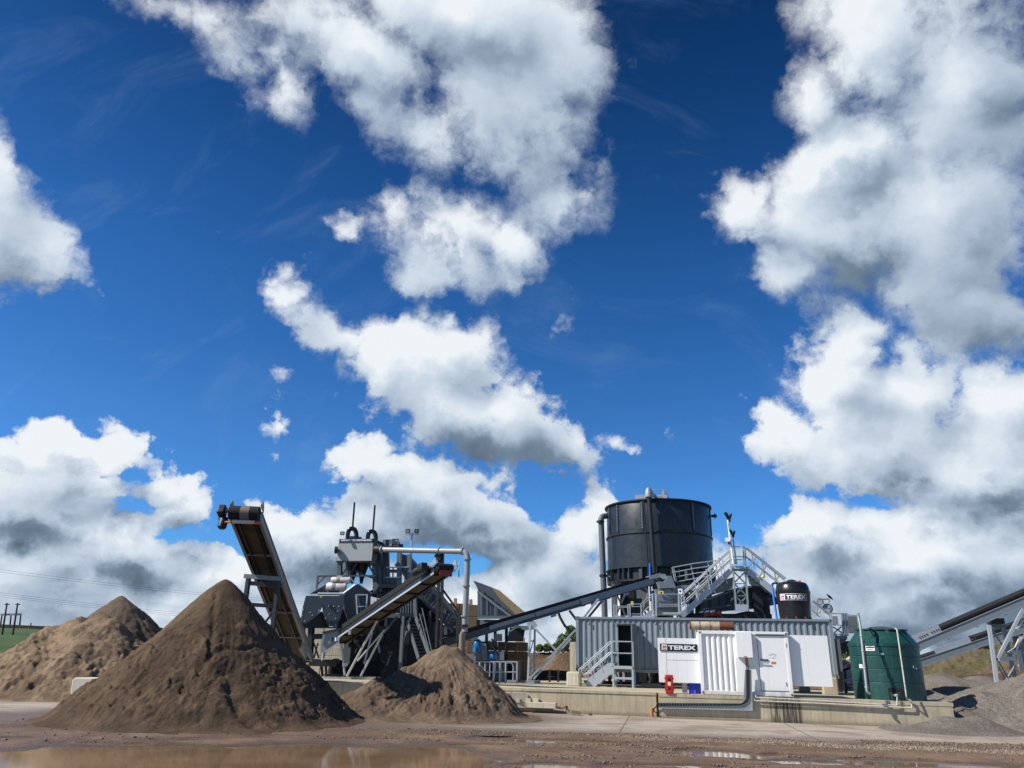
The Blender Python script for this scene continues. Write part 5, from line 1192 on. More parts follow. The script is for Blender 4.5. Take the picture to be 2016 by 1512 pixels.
# running gear
for (x, y, r_) in ((663, 1320, .52), (728, 1322, .46), (694, 1322, .44)):
    c_ = pw(x, y, 41.4); w_ = MB().lathe([(r_*.55, 0), (r_*.9, .0), (r_, .05), (r_, .30), (r_*.9, .35), (r_*.55, .35)], c_, 28, VY).build('tyre', rubber, wpz)
    MB().lathe([(0, .03), (r_*.28, .02), (r_*.55, .06), (r_*.55, .1)], c_, 20, VY).build('hub', black_steel, w_)
PO('mudguard', [(652, 1306), (652, 1300), (656, 1296.5), (663, 1296.5), (667, 1300), (667, 1306)], 41.0, .5, grey_paint2)
PO('skid', [(634, 1332.5), (740, 1332.5), (738, 1336), (724, 1342), (657, 1342), (640, 1336)], 40.4, .25, mat('pale skid paint', (.36, .36, .33), .5, 0, .08, 1., dirt=.2))
B('axle_beam', 640, 1328, 790, 1333, 41.2, .3, black_steel)
for x in (742, 763): TB('tow_link', [(x, 1334), (x+12, 1337)], 40.6, .05, galv_dull)
# dark machinery in the belly of the plant
rg = random.Random(8)
B('engine_block', 690, 1240, 765, 1325, 43.2, 2.0, black_steel); B('engine_block', 745, 1258, 800, 1330, 43.6, 2.2, black_steel); B('tank_box', 762, 1200, 800, 1262, 44.2, 1.6, black_steel)
PO('back_machinery', [(745, 1160), (812, 1152), (878, 1236), (902, 1246), (900, 1262), (864, 1282), (864, 1345), (745, 1345)], 45.6, .8, black_steel)
PO('back_machinery', [(690, 1180), (760, 1150), (790, 1180), (790, 1345), (680, 1345)], 45.0, .5, black_steel)
B('lower_panel', 700, 1232, 760, 1250, 42.6, .8, grey_shaded)
for i in range(26):
    x = rg.uniform(690, 795); y = rg.uniform(1240, 1322); Yq = rg.uniform(41.6, 42.8); m_ = rg.choice([black_steel, black_steel, grey_shaded, grey_shaded, galv_dull, rubber])
    k = rg.random()
    if k < .4: TB('hydraulic_pipe', [(x, y), (x+rg.uniform(-14, 14), y+rg.uniform(8, 34))], Yq, rg.uniform(.025, .06), m_)
    elif k < .75: B('fitting', x, y, x+rg.uniform(3, 9), y+rg.uniform(3, 8), Yq, .25, m_)
    else: MB().lathe([(.16, 0), (.16, .1), (.06, .14)], pw(x, y, Yq), 14, (-.2, -1, .1)).build('valve', m_, wpz)
for i in range(7):
    x = 700+i*14; q = arc(pw(x, 1236+rg.uniform(-4, 6), 41.9), pw(x+rg.uniform(12, 30), 1240+rg.uniform(0, 20), 42.1), rg.uniform(.3, .9), 10); MB().tube(q, .035, 6).build('hose', rubber, wpz)
TB('drain_leg', [(804, 1243), (801, 1252), (799, 1268)], 41.4, .15, grey_shaded, 12); TB('drain_leg', [(799, 1264), (797, 1300)], 41.4, .09, black_steel, 10)
B('warning_strip', 787.5, 1276, 789.5, 1292, 41.0, .03, yellow_paint)
# access door and the white sign board
for (x0, y0, x1, y1) in ((701, 1171, 704, 1212), (723, 1171, 721, 1210), (701, 1171, 724, 1171), (702, 1194, 722, 1194), (702, 1212, 722, 1211)): BM('access_frame', x0, y0, x1, y1, 40.9, galv, .06)
BM('access_brace', 704, 1174, 712, 1209, 41, galv_dull, .04); B('access_back', 700, 1170, 728, 1214, 41.6, .1, grey_shaded)
PO('access_kick', [(700, 1212), (724, 1211), (724, 1218), (700, 1218)], 40.9, .1, grey_paint2)
sb = PO('sign_board', [(730, 1174.5), (760, 1181), (760, 1192), (745, 1203), (729, 1203)], 40.7, .04, white_plain)
PO('sign_mark', [(736, 1184), (742, 1185), (742, 1193), (736, 1192)], 40.66, .02, sign_red, sb); PO('sign_mark', [(747, 1187), (757, 1189), (753, 1194), (748, 1194)], 40.66, .02, sign_red, sb)
BM('sign_post', 743, 1177, 742, 1203, 40.64, grey_paint2, .06)
# upper body to the right of the tower
B('top_box', 753, 1062, 772, 1078, 42.6, 1.2, grey_paint2); BM('top_frame', 772, 1062, 784, 1062, 42.4, grey_shaded, .07); BM('top_frame', 784, 1062, 784, 1078, 42.4, grey_shaded, .07)
B('top_motor', 785, 1071, 794, 1078, 42.6, .4, black_steel); MB().lathe([(.35, 0), (.3, .1), (.0, .16)], pw(778, 1076, 42.8), 16, UZ).build('top_cover', grey_shaded, wpz)
for (x0, y0, x1, y1, w_, m_) in ((762, 1085, 764, 1158, .2, grey_shaded), (786.5, 1088, 786, 1155, .22, grey_paint2), (806, 1092, 806, 1150, .2, grey_paint2), (757, 1150, 812, 1152, .16, grey_shaded), (752, 1115, 760, 1190, .26, black_steel)): BM('column', x0, y0, x1, y1, 42.3, m_, w_)
tan_pl = mat('splashed cream panel', (.50, .44, .34), .6, 0, .15, 1.5, dirt=.35, dirtc=(.2, .15, .1))
B('screen_panel', 760, 1121, 784, 1127, 43.0, .2, tan_pl); B('screen_panel', 758, 1137.5, 783, 1151, 43.0, .2, tan_pl)
for (x0, x1, y) in ((760, 805, 1117), (758, 790, 1137)): BM('screen_rail', x0, y, x1, y-.5, 42.2, galv, .06)
for x in (764, 774, 790, 798): BM('screen_post', x, 1117, x-1, 1151, 42.2, grey_shaded, .06)
PO('screen_side', [(789, 1090), (803, 1094), (846, 1143), (832, 1154), (806, 1152), (789, 1120)], 44.0, .12, grey_shaded)
B('screen_floor', 745, 1151, 812, 1158, 42.3, 1.4, grey_shaded); PO('screen_hopper', [(745, 1158), (812, 1158), (795, 1182), (765, 1190)], 42.8, 1.2, grey_shaded)
for i in range(10):
    x = 748+i*6.5+rg.uniform(-2, 2); MB().tube(arc(pw(x, 1156, 42.2), pw(x+rg.uniform(5, 16), 1165+rg.uniform(0, 16), 42.2), rg.uniform(.1, .5), 8), .03, 6).build('hose', rubber, wpz)
B('landing_deck', 785, 1207, 818, 1214, 41.8, 1.0, grey_paint2)
for x in (789, 794, 799, 804, 809, 814, 818): BM('landing_baluster', x, 1176, x, 1207, 41.8, grey_paint2, .05)
BM('landing_rail', 787, 1180, 820, 1170, 41.8, grey_paint2, .05); BM('landing_rail', 785, 1192, 820, 1190, 41.8, grey_paint2, .05)
BM('column', 816, 1165, 819, 1216, 41.7, grey_paint2, .16)
BM('frame_beam', 748, 1211, 788, 1213, 41.4, grey_paint2, .2); BM('support_leg', 782, 1214, 755, 1246, 41.0, grey_shaded, .12); BM('support_leg', 794, 1213, 788, 1320, 41.0, grey_paint2, .16); BM('support_brace', 795, 1244, 808, 1216, 41.0, grey_paint2, .07)
# stair
st_a, st_b = pw(832, 1292, 40.6), pw(811, 1224, 41.6)
for (x0, y0, x1, y1) in ((819, 1216, 845, 1290), (802, 1224, 824, 1296)): BM('stair_stringer', x0, y0, x1, y1, 41.5, grey_paint2, .05, .24, 40.4)
for i in range(10):
    t = (i+.5)/10; B('tread', 803.5+21*t, 1226+66*t, 820+21*t, 1228.5+66*t, 41.5-.9*t, .2, grey_shaded)
TB('stair_rail', [(831, 1197), (850, 1282)], (41.3, 40.3), .03, grey_paint2); TB('stair_rail', [(826, 1208), (847, 1288)], (41.3, 40.3), .03, grey_paint2)
for t in (.1, .45, .8): BM('stair_post', 820+24*t, 1220+66*t, 831+19*t, 1199+82*t, 41.3-t*.9, grey_paint2, .04)

# inclined feed conveyor running down to the right, with its walkway
o = thing('feed_conveyor', "grey inclined conveyor with railed walkway running down right from the washing plant's top", 'conveyor', pw(880, 1235, 46))
PO('side_plate', [(798, 1092), (812, 1101), (905, 1217), (902, 1232), (880, 1236), (776, 1112)], 45.2, .08, grey_shaded, o)
PO('top_flange', [(798, 1092), (812, 1101), (906, 1217), (904, 1220), (811, 1104), (797, 1095)], 45.0, .2, grey_paint2, o)
PO('belt', [(800, 1091), (813, 1100), (907, 1216), (905, 1219), (812, 1103)], 45.4, 1.0, rubber, o)
PO('far_plate', [(798, 1092), (812, 1101), (905, 1217), (902, 1232), (880, 1236), (776, 1112)], 46.4, .08, grey_shaded, o)
for i in range(12):
    t = i/11; BM('walkway_post', 812+76*t, 1154+77*t, 815+78*t, 1133+77*t, 44.2, grey_paint2, .05, parent=o)
TB('walkway_rail', [(815, 1133), (893, 1210)], 44.2, .03, grey_paint2, parent=o); TB('walkway_rail', [(814, 1144), (890, 1220)], 44.2, .03, grey_paint2, parent=o)
PO('walkway_deck', [(806, 1152), (890, 1235), (888, 1240), (804, 1158)], 44.1, .8, grey_shaded, o)
for i in range(7):
    t = i/6; BM('frame_rib', 808+78*t, 1112+97*t, 796+78*t, 1128+97*t, 45.1, grey_paint2, .07, parent=o)
dots = MB()
for i in range(9):
    dots.box(pw(811+i*2.4, 1108+i*3.0, 45.18), (.07, .03, .10), (UX, VY, UZ))
dots.build('lettering_marks', white_plain, o, smooth=0)
BM('leg', 878, 1236, 880, 1345, 45.5, grey_shaded, .2, parent=o); BM('leg', 846, 1203, 850, 1345, 45.5, grey_shaded, .2, parent=o)
PO('underpan', [(850, 1224), (905, 1238), (905, 1246), (856, 1262), (840, 1240)], 45.6, .8, grey_shaded, o)

# big grey water pipe on its black trestle
pipe_grey = mat('grey pipe paint', (.27, .29, .30), .35, 0, .05, .6)
q = [pw(748, 1082, 41.2), pw(912, 1084.5, 38.8), pw(926, 1086, 38.6), pw(922, 1104, 38.6), pw(913, 1242, 38.6), pw(910, 1300, 38.6)]
o = thing('delivery_pipe', 'big grey flanged pipe running from the tower to the right and turning straight down', 'pipe', V3(q[5][0], q[5][1], ZP))
top = [q[0], pw(921, 1085.5, 38.7), pw(915, 1244, 38.6)]
MB().tube(bend(top, .42, 10), .145, 20).build('pipe', pipe_grey, o)
MB().tube([pw(914, 1243, 38.6), pw(910, 1250, 38.7), pw(908, 1330, 38.7)], .15, 16).build('lower_pipe', mat('dusty pipe', (.20, .17, .14), .7, 0, .15, 2., dirt=.3), o)
for (x, y, Yq, ax_) in ((751, 1082, 41.1, (1, -.3, 0)), (864.5, 1084, 39.5, (1, -.3, 0)), (910.5, 1084.8, 38.85, (1, -.3, 0)), (920.5, 1101, 38.6, (0, 0, 1)), (918, 1153.5, 38.6, (0, 0, 1)), (915, 1213, 38.6, (0, 0, 1)), (913.5, 1231, 38.6, (0, 0, 1)), (913.5, 1234, 38.6, (0, 0, 1))):
    MB().lathe([(.20, -.03), (.20, .03)], pw(x, y, Yq), 18, ax_).build('flange', pipe_grey if y < 1225 else black_steel, o)
MB().lathe([(.24, -.22), (.24, .1)], pw(746, 1082, 41.3), 14, (1, -.3, 0)).build('coupling', black_steel, o)
o2 = thing('pipe_trestle', 'black steel trestle carrying the horizontal run of the grey pipe', 'trestle', pw(868, 1300, 39.6))
for (x0, y0, x1, y1, w_) in ((865.5, 1092, 859, 1275, .14), (871.5, 1090, 868, 1300, .14), (871, 1160, 902, 1203, .11), (869, 1221.5, 903, 1223, .12), (859, 1180, 869, 1182, .08), (903, 1203, 902, 1262, .2)): BM('post' if abs(x0-x1) < 8 else 'brace', x0, y0, x1, y1, 39.7, black_steel, w_, parent=o2)
MB().lathe([(.2, 0), (.2, .2)], pw(862, 1096, 39.6), 14, VY).build('pipe_shoe', black_steel, o2)
MB().tube(arc(pw(858, 1236, 39.9), pw(900, 1240, 39.9), .35, 14), .05, 8).build('hose', rubber, o2)

o = thing('floodlight_mast', 'slim mast with two black floodlights on a crossbar above the washing plant', 'floodlight', pw(808, 1150, 42.8))
TB('pole', [(811, 1053), (807, 1150)], 42.6, .055, galv, parent=o); BM('crossbar', 799, 1051.5, 825, 1051.5, 42.5, galv, .08, parent=o)
for x, tw_ in ((803, -.25), (820.5, .3)):
    u_ = unit((1, tw_, 0)); f_ = unit((tw_*.5, -1, -.3)); up_ = np.cross(u_, f_); c_ = pw(x, 1045.5, 42.5)
    k = MB().box(c_, (.26, .12, .22), (u_, f_, up_)).build('lamp_head', black_steel, o, smooth=0); MB().box(c_+f_*.064, (.19, .01, .15), (u_, f_, up_)).build('lamp_glass', mat('lamp glass', (.35, .30, .30), .2), k, smooth=0)

# ================================================================== stacked block walls behind
def block_wall(name, label, x0, y0, x1, Y, nx, nz, m, dep=.8, skip=(), zbase=ZP):
    a, b = pw(x0, y0, Y), pw(x1, y0, Y); o = thing(name, label, 'wall', ((a[0]+b[0])/2, Y+dep/2, zbase)); mb = MB(); w_ = (b[0]-a[0])/nx; h_ = (a[2]-zbase)/nz
    for j in range(nz):
        for i in range(nx):
            if (i, j) in skip: continue
            g = .018; mb.box(V3(a[0]+w_*(i+.5), Y+dep/2+((i*7+j*3) % 3)*.02, zbase+h_*(j+.5)), (w_-g, dep, h_-g), (V3(1, 0, 0), V3(0, 1, 0), UZ))
    mb.build('blocks', m, o, smooth=0, bevel=.03); return o
block_wall('block_wall', 'cream concrete block wall seen through the washing plant, left of the conveyor tail', 596, 1234, 745, 47, 7, 5, conc_pale)
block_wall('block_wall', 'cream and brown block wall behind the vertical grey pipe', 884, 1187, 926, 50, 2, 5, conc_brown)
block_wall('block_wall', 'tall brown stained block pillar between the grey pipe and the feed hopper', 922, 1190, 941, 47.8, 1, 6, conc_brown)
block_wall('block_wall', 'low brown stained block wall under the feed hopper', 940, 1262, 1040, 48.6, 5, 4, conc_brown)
block_wall('block_wall', 'pale block wall end right of the feed hopper', 1014, 1254, 1034, 51.0, 1, 4, conc_pale)
for (x, y0, y1) in ((896.5, 1178, 1200), (927, 1180, 1200)): single(pbeam(MB(), x, y0, x, y1, 49.8, None, .18, .14), 'timber_post', wood, 'weathered timber post standing up from the block wall ' + ('left of the grey pipe' if x < 900 else 'right of the grey pipe'), 'post', smooth=0)

# ================================================================== feed hopper
o = thing('feed_hopper', 'grey ribbed steel feed hopper with sloping sand coloured inside walls on the block wall', 'hopper', pw(975, 1220, 48))
HY = 47.6
PO('side_wall', [(931, 1143), (938, 1145), (968, 1157), (985, 1180), (1018, 1213), (1006, 1214), (941, 1162), (937, 1152)], HY, .1, grey_paint2, o)
gold = mat('sand coated liner', (.42, .30, .16), .7, 0, .12, 1., dirt=.3, dirtc=(.3, .22, .14))
PO('end_liner', [(968, 1157), (983, 1163), (1036, 1208), (1024, 1214), (1010, 1211), (985, 1180)], HY+.9, .1, gold, o)
PO('back_liner', [(968, 1156), (983, 1162), (1037, 1208), (1030, 1211), (975, 1163)], HY+1.6, .1, mat('pale liner', (.5, .44, .34), .6), o)
PO('rear_wall', [(932, 1143), (968, 1156), (985, 1176), (960, 1166), (940, 1150)], HY+2.0, .08, wood, o)
BM('rim_beam', 940, 1164, 1006, 1214, HY-.1, galv_dull, .14, parent=o)
for (x, y) in ((944, 1160), (954, 1164), (969, 1176), (983, 1188), (998, 1199)): PO('gusset', [(x, y), (x+8, y+14), (x-2, y+9)], HY-.12, .06, black_steel, o)
for (x, y0) in ((942, 1165), (959, 1178), (975, 1192), (978, 1192)): BM('post', x, y0, x, 1218, HY-.08, grey_paint2, .1, parent=o)
PO('lower_panel', [(943, 1166), (1004, 1213), (943, 1213)], HY+.05, .05, grey_paint, o)
BM('sill_beam', 939, 1216, 1006, 1216, HY-.1, grey_paint, .14, parent=o); BM('sill_beam', 939, 1212.5, 1004, 1212.5, HY-.1, grey_paint2, .06, parent=o)
B('under_frame', 940, 1220, 1010, 1232, HY, 1.6, grey_paint2, parent=o)
for x in (958, 975, 997): BM('leg', x, 1232, x, 1300, HY+.3, black_steel, .16, parent=o)
PO('throat', [(1004, 1235), (1034, 1238), (1030, 1262), (998, 1262)], HY-.3, .9, black_steel, o); BM('throat_lip', 1000, 1245, 1022, 1232, HY-.5, galv_dull, .08, parent=o)
PO('throat_plate', [(1008, 1232), (1046, 1232), (1046, 1238), (1034, 1241)], HY-.5, .4, grey_paint, o)
B('belly_panel', 974, 1248, 986, 1262, HY-.3, .3, dark_blue, parent=o)

# ================================================================== long conveyor to the filter unit
tl, hd = pw(872, 1266, 41.0), pw(1292, 1143, 44.6)
wv = unit((-.35, 1, 0))
o, tl, hd, t_, wd_, n_ = conveyor('transfer_conveyor', 'long low conveyor climbing right from behind the small heap to the filter unit', tl, hd, .8, dark_blue, wv, .30, .16, 1.6, drum_r=.15)  # dark paint on the frame stands in for its shaded lower rails
a_, b_ = tl+(hd-tl)*.19, tl+(hd-tl)*.985
q = -wd_*.455+n_*.10
MB().beam(tl+(hd-tl)*.19+q, tl+(hd-tl)*.39+q, .03, .20, n_).build('skirt_plate', grey_paint, o, smooth=0); MB().beam(tl+(hd-tl)*.395+q, tl+(hd-tl)*.60+q, .03, .22, n_).build('skirt_plate', grey_paint, o, smooth=0); MB().beam(tl+(hd-tl)*.605+q-n_*.04, hd+q-n_*.04, .04, .34, n_).build('skirt_plate', grey_paint, o, smooth=0)
for f in (.12, .3, .47, .66, .82): 
    p = tl+(hd-tl)*f-wd_*.45-n_*.22; MB().box(p, (.1, .3, .14), (wd_, t_, n_)).build('idler_bracket', galv_dull, o, smooth=0)
MB().prism([pw(1279, 1133, 43.9), pw(1300, 1128, 43.9), pw(1305, 1132, 43.9), pw(1303, 1136, 43.9), pw(1280, 1140.5, 43.9)], V3(-.1, .8, 0)).build('head_hood', grey_paint, o, smooth=0)
k = pw(1306, 1136, 43.9); MB().lathe([(.15, 0), (.15, .3)], k, 12, (-.1, -1, 0)).build('gearbox', galv_dull, o); MB().tube(arc(k, k-UX*.6-UZ*.1, .2), .03, 6).build('hose', rubber, o)
PO('head_chute', [(1290, 1146), (1298, 1144), (1303, 1156), (1288, 1158)], 44.0, .7, black_steel, o)
BM('leg', 1044, 1231, 1039, 1344, 41.3, galv, .09, parent=o); BM('leg', 1053, 1238, 1052, 1344, 42.0, galv_dull, .09, parent=o)
for (x0, y0, x1, y1) in ((1051, 1258, 1043, 1286), (1050, 1300, 1042, 1326), (1044, 1262, 1052, 1262), (1043, 1290, 1054, 1305), (1042, 1316, 1053, 1316)): BM('lacing', x0, y0, x1, y1, 41.4, galv, .06, parent=o)
BM('brace', 1054, 1238, 1094, 1280, 41.4, galv, .09, parent=o); BM('brace', 1042, 1337, 1133, 1240, 41.3, galv, .09, parent=o); BM('brace', 1050, 1337, 1124, 1257, 41.9, galv, .09, parent=o)
B('base_plate', 1036, 1340, 1058, 1346, 41.2, .8, galv_dull, parent=o)
PO('cap_plate', [(1037, 1226), (1052, 1222), (1058, 1232), (1048, 1240), (1040, 1236)], 41.35, .12, galv, o)
for (x0, y0, x1, y1) in ((1178, 1179, 1148, 1218), (1186, 1182, 1158, 1216), (1121, 1202, 1136, 1222)): BM('brace', x0, y0, x1, y1, 42.6, galv if x0 == 1178 else black_steel, .12, parent=o)
MB().tube([pw(1098, 1203, 41.6), pw(1103, 1216, 41.5), pw(1112, 1232, 41.5), pw(1131, 1249, 41.5)], .07, 8).build('hose', rubber, o)
BM('outrigger', 1060, 1336, 1120, 1336, 43, black_steel, .2, parent=o)
o = thing('drain_hose', 'thick black hose lying on the platform behind the conveyor trestle', 'hose', pw(1090, 1340, 42.4)); MB().tube([pw(1052, 1336, 42), pw(1062, 1328, 42.4), pw(1080, 1325, 42.6), pw(1118, 1327, 42.6)], .16, 10).build('hose', rubber, o)
for (x) in (1082, 1099): single(pbeam(MB(), x, 1318, x, 1343, 40.8, None, .09, .09), 'rail_post', black_steel, 'short dark post beside the drain hose, ' + ('nearer the trestle' if x < 1090 else 'nearer the container block'), 'post', smooth=0)

# ================================================================== rail fence and pump gear in front of the hopper
o = thing('guard_rail', 'galvanised tube guard rail on the platform edge right of the small sand heap', 'railing', pw(975, 1345, 37.6))
FY = 37.9
for (y) in (1302.5, 1322.5): TB('rail', [(912, y), (1007, y+.8), (1018, y+1)], FY, .03, galv, parent=o)
for x in (933, 972, 984, 995.5, 1018): BM('post', x, 1302, x-.5, 1346, FY, galv, .055, parent=o)
TB('end_loop', [(996, 1305), (1008, 1305), (1010.5, 1312), (1010, 1340)], FY+.6, .028, galv, parent=o, rb=.2); BM('base_plate', 998, 1341, 1016, 1341, FY+.5, galv, .1, parent=o)
o = thing('pump_set', 'pump set with blue motors and grey casing behind the guard rail', 'pump', pw(950, 1342, 43))
MB().lathe([(.22, 0), (.25, .1), (.25, .48), (.17, .62), (.05, .70)], pw(939.5, 1284.5, 42.4), 18).build('motor', motor_blue, o); B('motor_box', 931, 1274, 936, 1284, 42.0, .2, mat('light blue paint', (.03, .25, .52), .4), parent=o)
PO('casing', [(946, 1266), (957, 1267), (960, 1300), (937, 1300), (937, 1286), (946, 1286)], 42.6, .8, grey_paint, o); PO('casing_front', [(918, 1288), (932, 1287), (937, 1293), (937, 1301), (918, 1301)], 42.2, .4, grey_paint, o)
B('hatch', 944, 1289, 950, 1298, 42.55, .06, wood, parent=o)
MB().lathe([(.20, 0), (.23, .08), (.23, .36), (.15, .44)], pw(962, 1292, 42.6), 16, (1, -.4, 0)).build('motor', motor_blue, o)
MB().lathe([(.14, 0), (.14, .42)], pw(987, 1300, 42.4), 14).build('filter_can', galv, o); BM('hose_arm', 962, 1262, 982, 1290, 42.8, black_steel, .14, parent=o); BM('hose_arm', 968, 1258, 990, 1292, 43.0, black_steel, .12, parent=o)
for (x0, y0, x1, y1) in ((940, 1302, 960, 1342), (968, 1302, 992, 1340), (920, 1303, 934, 1342)): B('base_frame', x0, y0, x1, y1, 43.0, .8, grey_paint2, parent=o)
for i in range(8):
    x = 925+i*10; TB('pipework', [(x, 1302), (x+rg.uniform(-4, 4), 1340)], 42.2, rg.uniform(.03, .06), rg.choice([galv, galv_dull, grey_paint]), parent=o)
B('sump', 918, 1300, 1012, 1344, 44.2, 1.6, black_steel, parent=o)

# ================================================================== blocks and debris at the foot of the platform wall
o = thing('concrete_block', 'long cast concrete kerb block with square sockets lying beside the small heap', 'block', pw(1010, 1392, 34.2)); 
BY = 34.1
PO('block', [(978, 1362), (1034, 1364), (1040, 1368), (1034, 1394), (990, 1390)], BY, .6, conc_pale, o)
B('socket', 1002, 1374, 1009, 1381, BY-.03, .04, black_steel, parent=o); B('socket', 1016, 1374, 1023, 1383, BY-.03, .04, conc, parent=o)
cblock(1036, 1383, 1094, 1394.5, 33.7, .4, 'low cast concrete sleeper at the foot of the platform wall', bevel=.02)
cblock(1035, 1375.5, 1044.5, 1382.5, 33.9, .2, 'left small block on the low sleeper', bevel=.01, name='small_block'); cblock(1048, 1375.5, 1060, 1382.5, 33.9, .25, 'right small block on the low sleeper', bevel=.01, name='small_block')
o = thing('tipped_sawhorse', 'small orange topped stand tipped over on the road below the platform', 'stand', pw(1114, 1398, 33.4)); PO('top', [(1104, 1394), (1113, 1389), (1120, 1393), (1107, 1396)], 33.4, .15, terracotta, o)
for (x0, y0, x1, y1) in ((1114, 1390, 1121, 1401), (1117, 1390, 1114, 1400), (1107, 1395, 1105, 1399)): BM('leg', x0, y0, x1, y1, 33.3, black_steel, .04, parent=o)
single(pbeam(MB(), 1124, 1401, 1143, 1404, 33.2, None, .3, .12), 'plank', wood, 'short grey plank lying on the road by the tipped stand', 'plank', smooth=0)
single(pbeam(MB(), 1158, 1405, 1166, 1406, 33.2, None, .12, .1), 'stone', conc_brown, 'single dark stone on the road at the wall foot', 'stone', smooth=0, bevel=.03)
single(pbeam(MB(), 1090, 1396, 1114, 1399, 33.0, None, .06, .05), 'plank', conc_pale, 'pale batten lying in front of the low sleeper', 'plank', smooth=0)
# white block by the pale heap
_w = np.array(G(165, 1382, 0)); o = thing('concrete_block', 'white concrete block half buried behind the left flank of the big brown sand cone', 'block', _w)
kb = (27.9+0, -.05); BYq = _w[1]
MB().prism([pw(136, 1379, BYq), pw(141, 1339, BYq), pw(147, 1334, BYq), pw(230, 1334, BYq), pw(240, 1384, BYq)], V3(.2, .9, 0)).build('block', mat('whitened concrete', (.66, .60, .50), .8, 0, .08, 2., dirt=.2), o, smooth=0, bevel=.05)

# ================================================================== filter unit behind the container
o = thing('filter_unit', 'long grey filter press machine with hatches behind and above the grey container', 'filter unit', pw(1420, 1290, 44))
FZ = 44.0
PO('feed_box', [(1295, 1145), (1309, 1145), (1315, 1133.5), (1322, 1133.5), (1329, 1152), (1330, 1157), (1300, 1158)], FZ-.6, 1.0, grey_paint, o)
PO('body', [(1290, 1160), (1325, 1154), (1345, 1152), (1400, 1150), (1443, 1136), (1443, 1160), (1395, 1172), (1350, 1190), (1336, 1196), (1292, 1196)], FZ-.3, 1.6, grey_paint, o)
bs_ = PO('hatch', [(1293, 1163), (1322, 1159), (1327, 1165), (1327, 1178), (1322, 1184), (1298, 1184), (1293, 1178)], FZ-.36, .08, grey_paint, o)
PO('hatch_edge', [(1296, 1183), (1322, 1183), (1328, 1176), (1329, 1180), (1323, 1187), (1297, 1187)], FZ-.4, .05, grey_paint2, bs_)
BM('body_seam', 1322, 1156, 1324, 1164, FZ-.4, black_steel, .04, parent=o)
PO('hull', [(1292, 1194), (1337, 1192), (1335, 1205), (1299, 1203)], FZ-.2, 1.4, grey_paint2, o)
PO('trough', [(1380, 1183), (1448, 1158), (1500, 1149), (1535, 1170), (1540, 1188), (1500, 1196), (1448, 1200), (1380, 1207)], FZ-.1, 1.4, dark_blue, o)
PO('trough_edge', [(1382, 1183), (1448, 1160), (1500, 1150), (1500, 1152), (1448, 1162), (1382, 1186)], FZ-.2, .1, grey_paint, o)
for (x0, y0, x1, y1) in ((1383, 1200, 1448, 1190), (1440, 1190, 1536, 1176)): BM('trough_rib', x0, y0, x1, y1, FZ-.15, grey_paint2, .07, parent=o)
for x in (1398, 1416, 1432, 1490, 1508): BM('trough_rib', x, 1178-(x-1398)*.2, x, 1196-(x-1398)*.07, FZ-.14, black_steel, .06, parent=o)
PO('wedge_side', [(1470, 1122), (1529, 1170), (1529, 1178), (1500, 1160), (1476, 1150)], FZ-.3, .1, grey_paint2, o)
PO('cross_brace', [(1454, 1160), (1458, 1160), (1440, 1184), (1436, 1184)], FZ-.4, .05, grey_paint, o)
B('gear_casing', 1484, 1156, 1502, 1214, FZ-.5, .8, black_steel, parent=o); B('gear_casing', 1500, 1180, 1516, 1216, FZ-.3, .8, black_steel, parent=o)
B('base_beam', 1340, 1208, 1520, 1222, FZ-.4, 1.6, black_steel, parent=o)
rb_ = PO('red_sign', [(1386, 1208), (1421, 1203.5), (1421, 1210), (1386, 1214)], FZ-.6, .05, red_paint, o)
for (x0, x1) in ((1378, 1385), (1388, 1396), (1400, 1408)): PO('white_plate', [(x0, 1203.5-(x0-1378)*.08), (x1, 1202.5-(x0-1378)*.08), (x1-1, 1206-(x0-1378)*.08), (x0-1, 1207-(x0-1378)*.08)], FZ-.6, .05, white_plain, o)
for i in range(8): BM('sign_glyph', 1390+i*3.6, 1212-i*.4, 1392+i*3.6, 1208-i*.4, FZ-.63, sign_black, .03, parent=o)
TB('bent_pipe', [(1430, 1216), (1470, 1206), (1490, 1208), (1496, 1218)], FZ-.9, .09, black_steel, parent=o, rb=.4)
ys_ = B('warning_sign', 1296, 1163.5, 1306.5, 1169.5, FZ-.45, .03, yellow_paint, parent=o)
for x in (1299, 1301.5): B('sign_glyph', x, 1165, x+1.2, 1168, FZ-.48, .02, black_steel, parent=o)
cb = B('control_box', 1335, 1159, 1343.5, 1169, FZ-.9, .3, white_paint, parent=o); MB().lathe([(.06, 0), (.06, .02)], pw(1339, 1164, FZ-.93), 12, -VY).build('dial', black_steel, cb)
for i in range(7): MB().tube(arc(pw(1346+i*5, 1164+rg.uniform(-3, 3), FZ-.5), pw(1343+i*5.5, 1184+rg.uniform(-3, 5), FZ-.5), .2, 8, (1, 0, 0)), .05, 7).build('hose', rg.choice([rubber, galv_dull, motor_white]), o)
MB().tube(arc(pw(1372, 1160, FZ-.6), pw(1392, 1176, FZ-.6), -.35, 10), .08, 8).build('hose', galv_dull, o)
for x in (1250, 1262): B('cabinet', x-9, 1178, x+2, 1214, FZ, .6, black_steel, parent=o)
for (x, y0, y1) in ((1262, 1120, 1145), (1352, 1124, 1140)): B('stiffener', x-4, y0, x+1, y1, FZ+1.0, .2, grey_paint2, parent=o)
lamp = B('yellow_beacon', 1242, 1184, 1247, 1192, FZ-.6, .1, yellow_paint, parent=o)
for (x0, y0, x1, y1, Yq, m_) in ((1204, 1150, 1212, 1214, 46.5, grey_paint2), (1222, 1160, 1250, 1214, 46.8, black_steel), (1252, 1150, 1292, 1200, 46.6, grey_paint2), (1216, 1140, 1240, 1160, 47.2, black_steel), (1300, 1150, 1340, 1200, 46.4, black_steel)): B('pump_housing', x0, y0, x1, y1, Yq, .8, m_, parent=o)
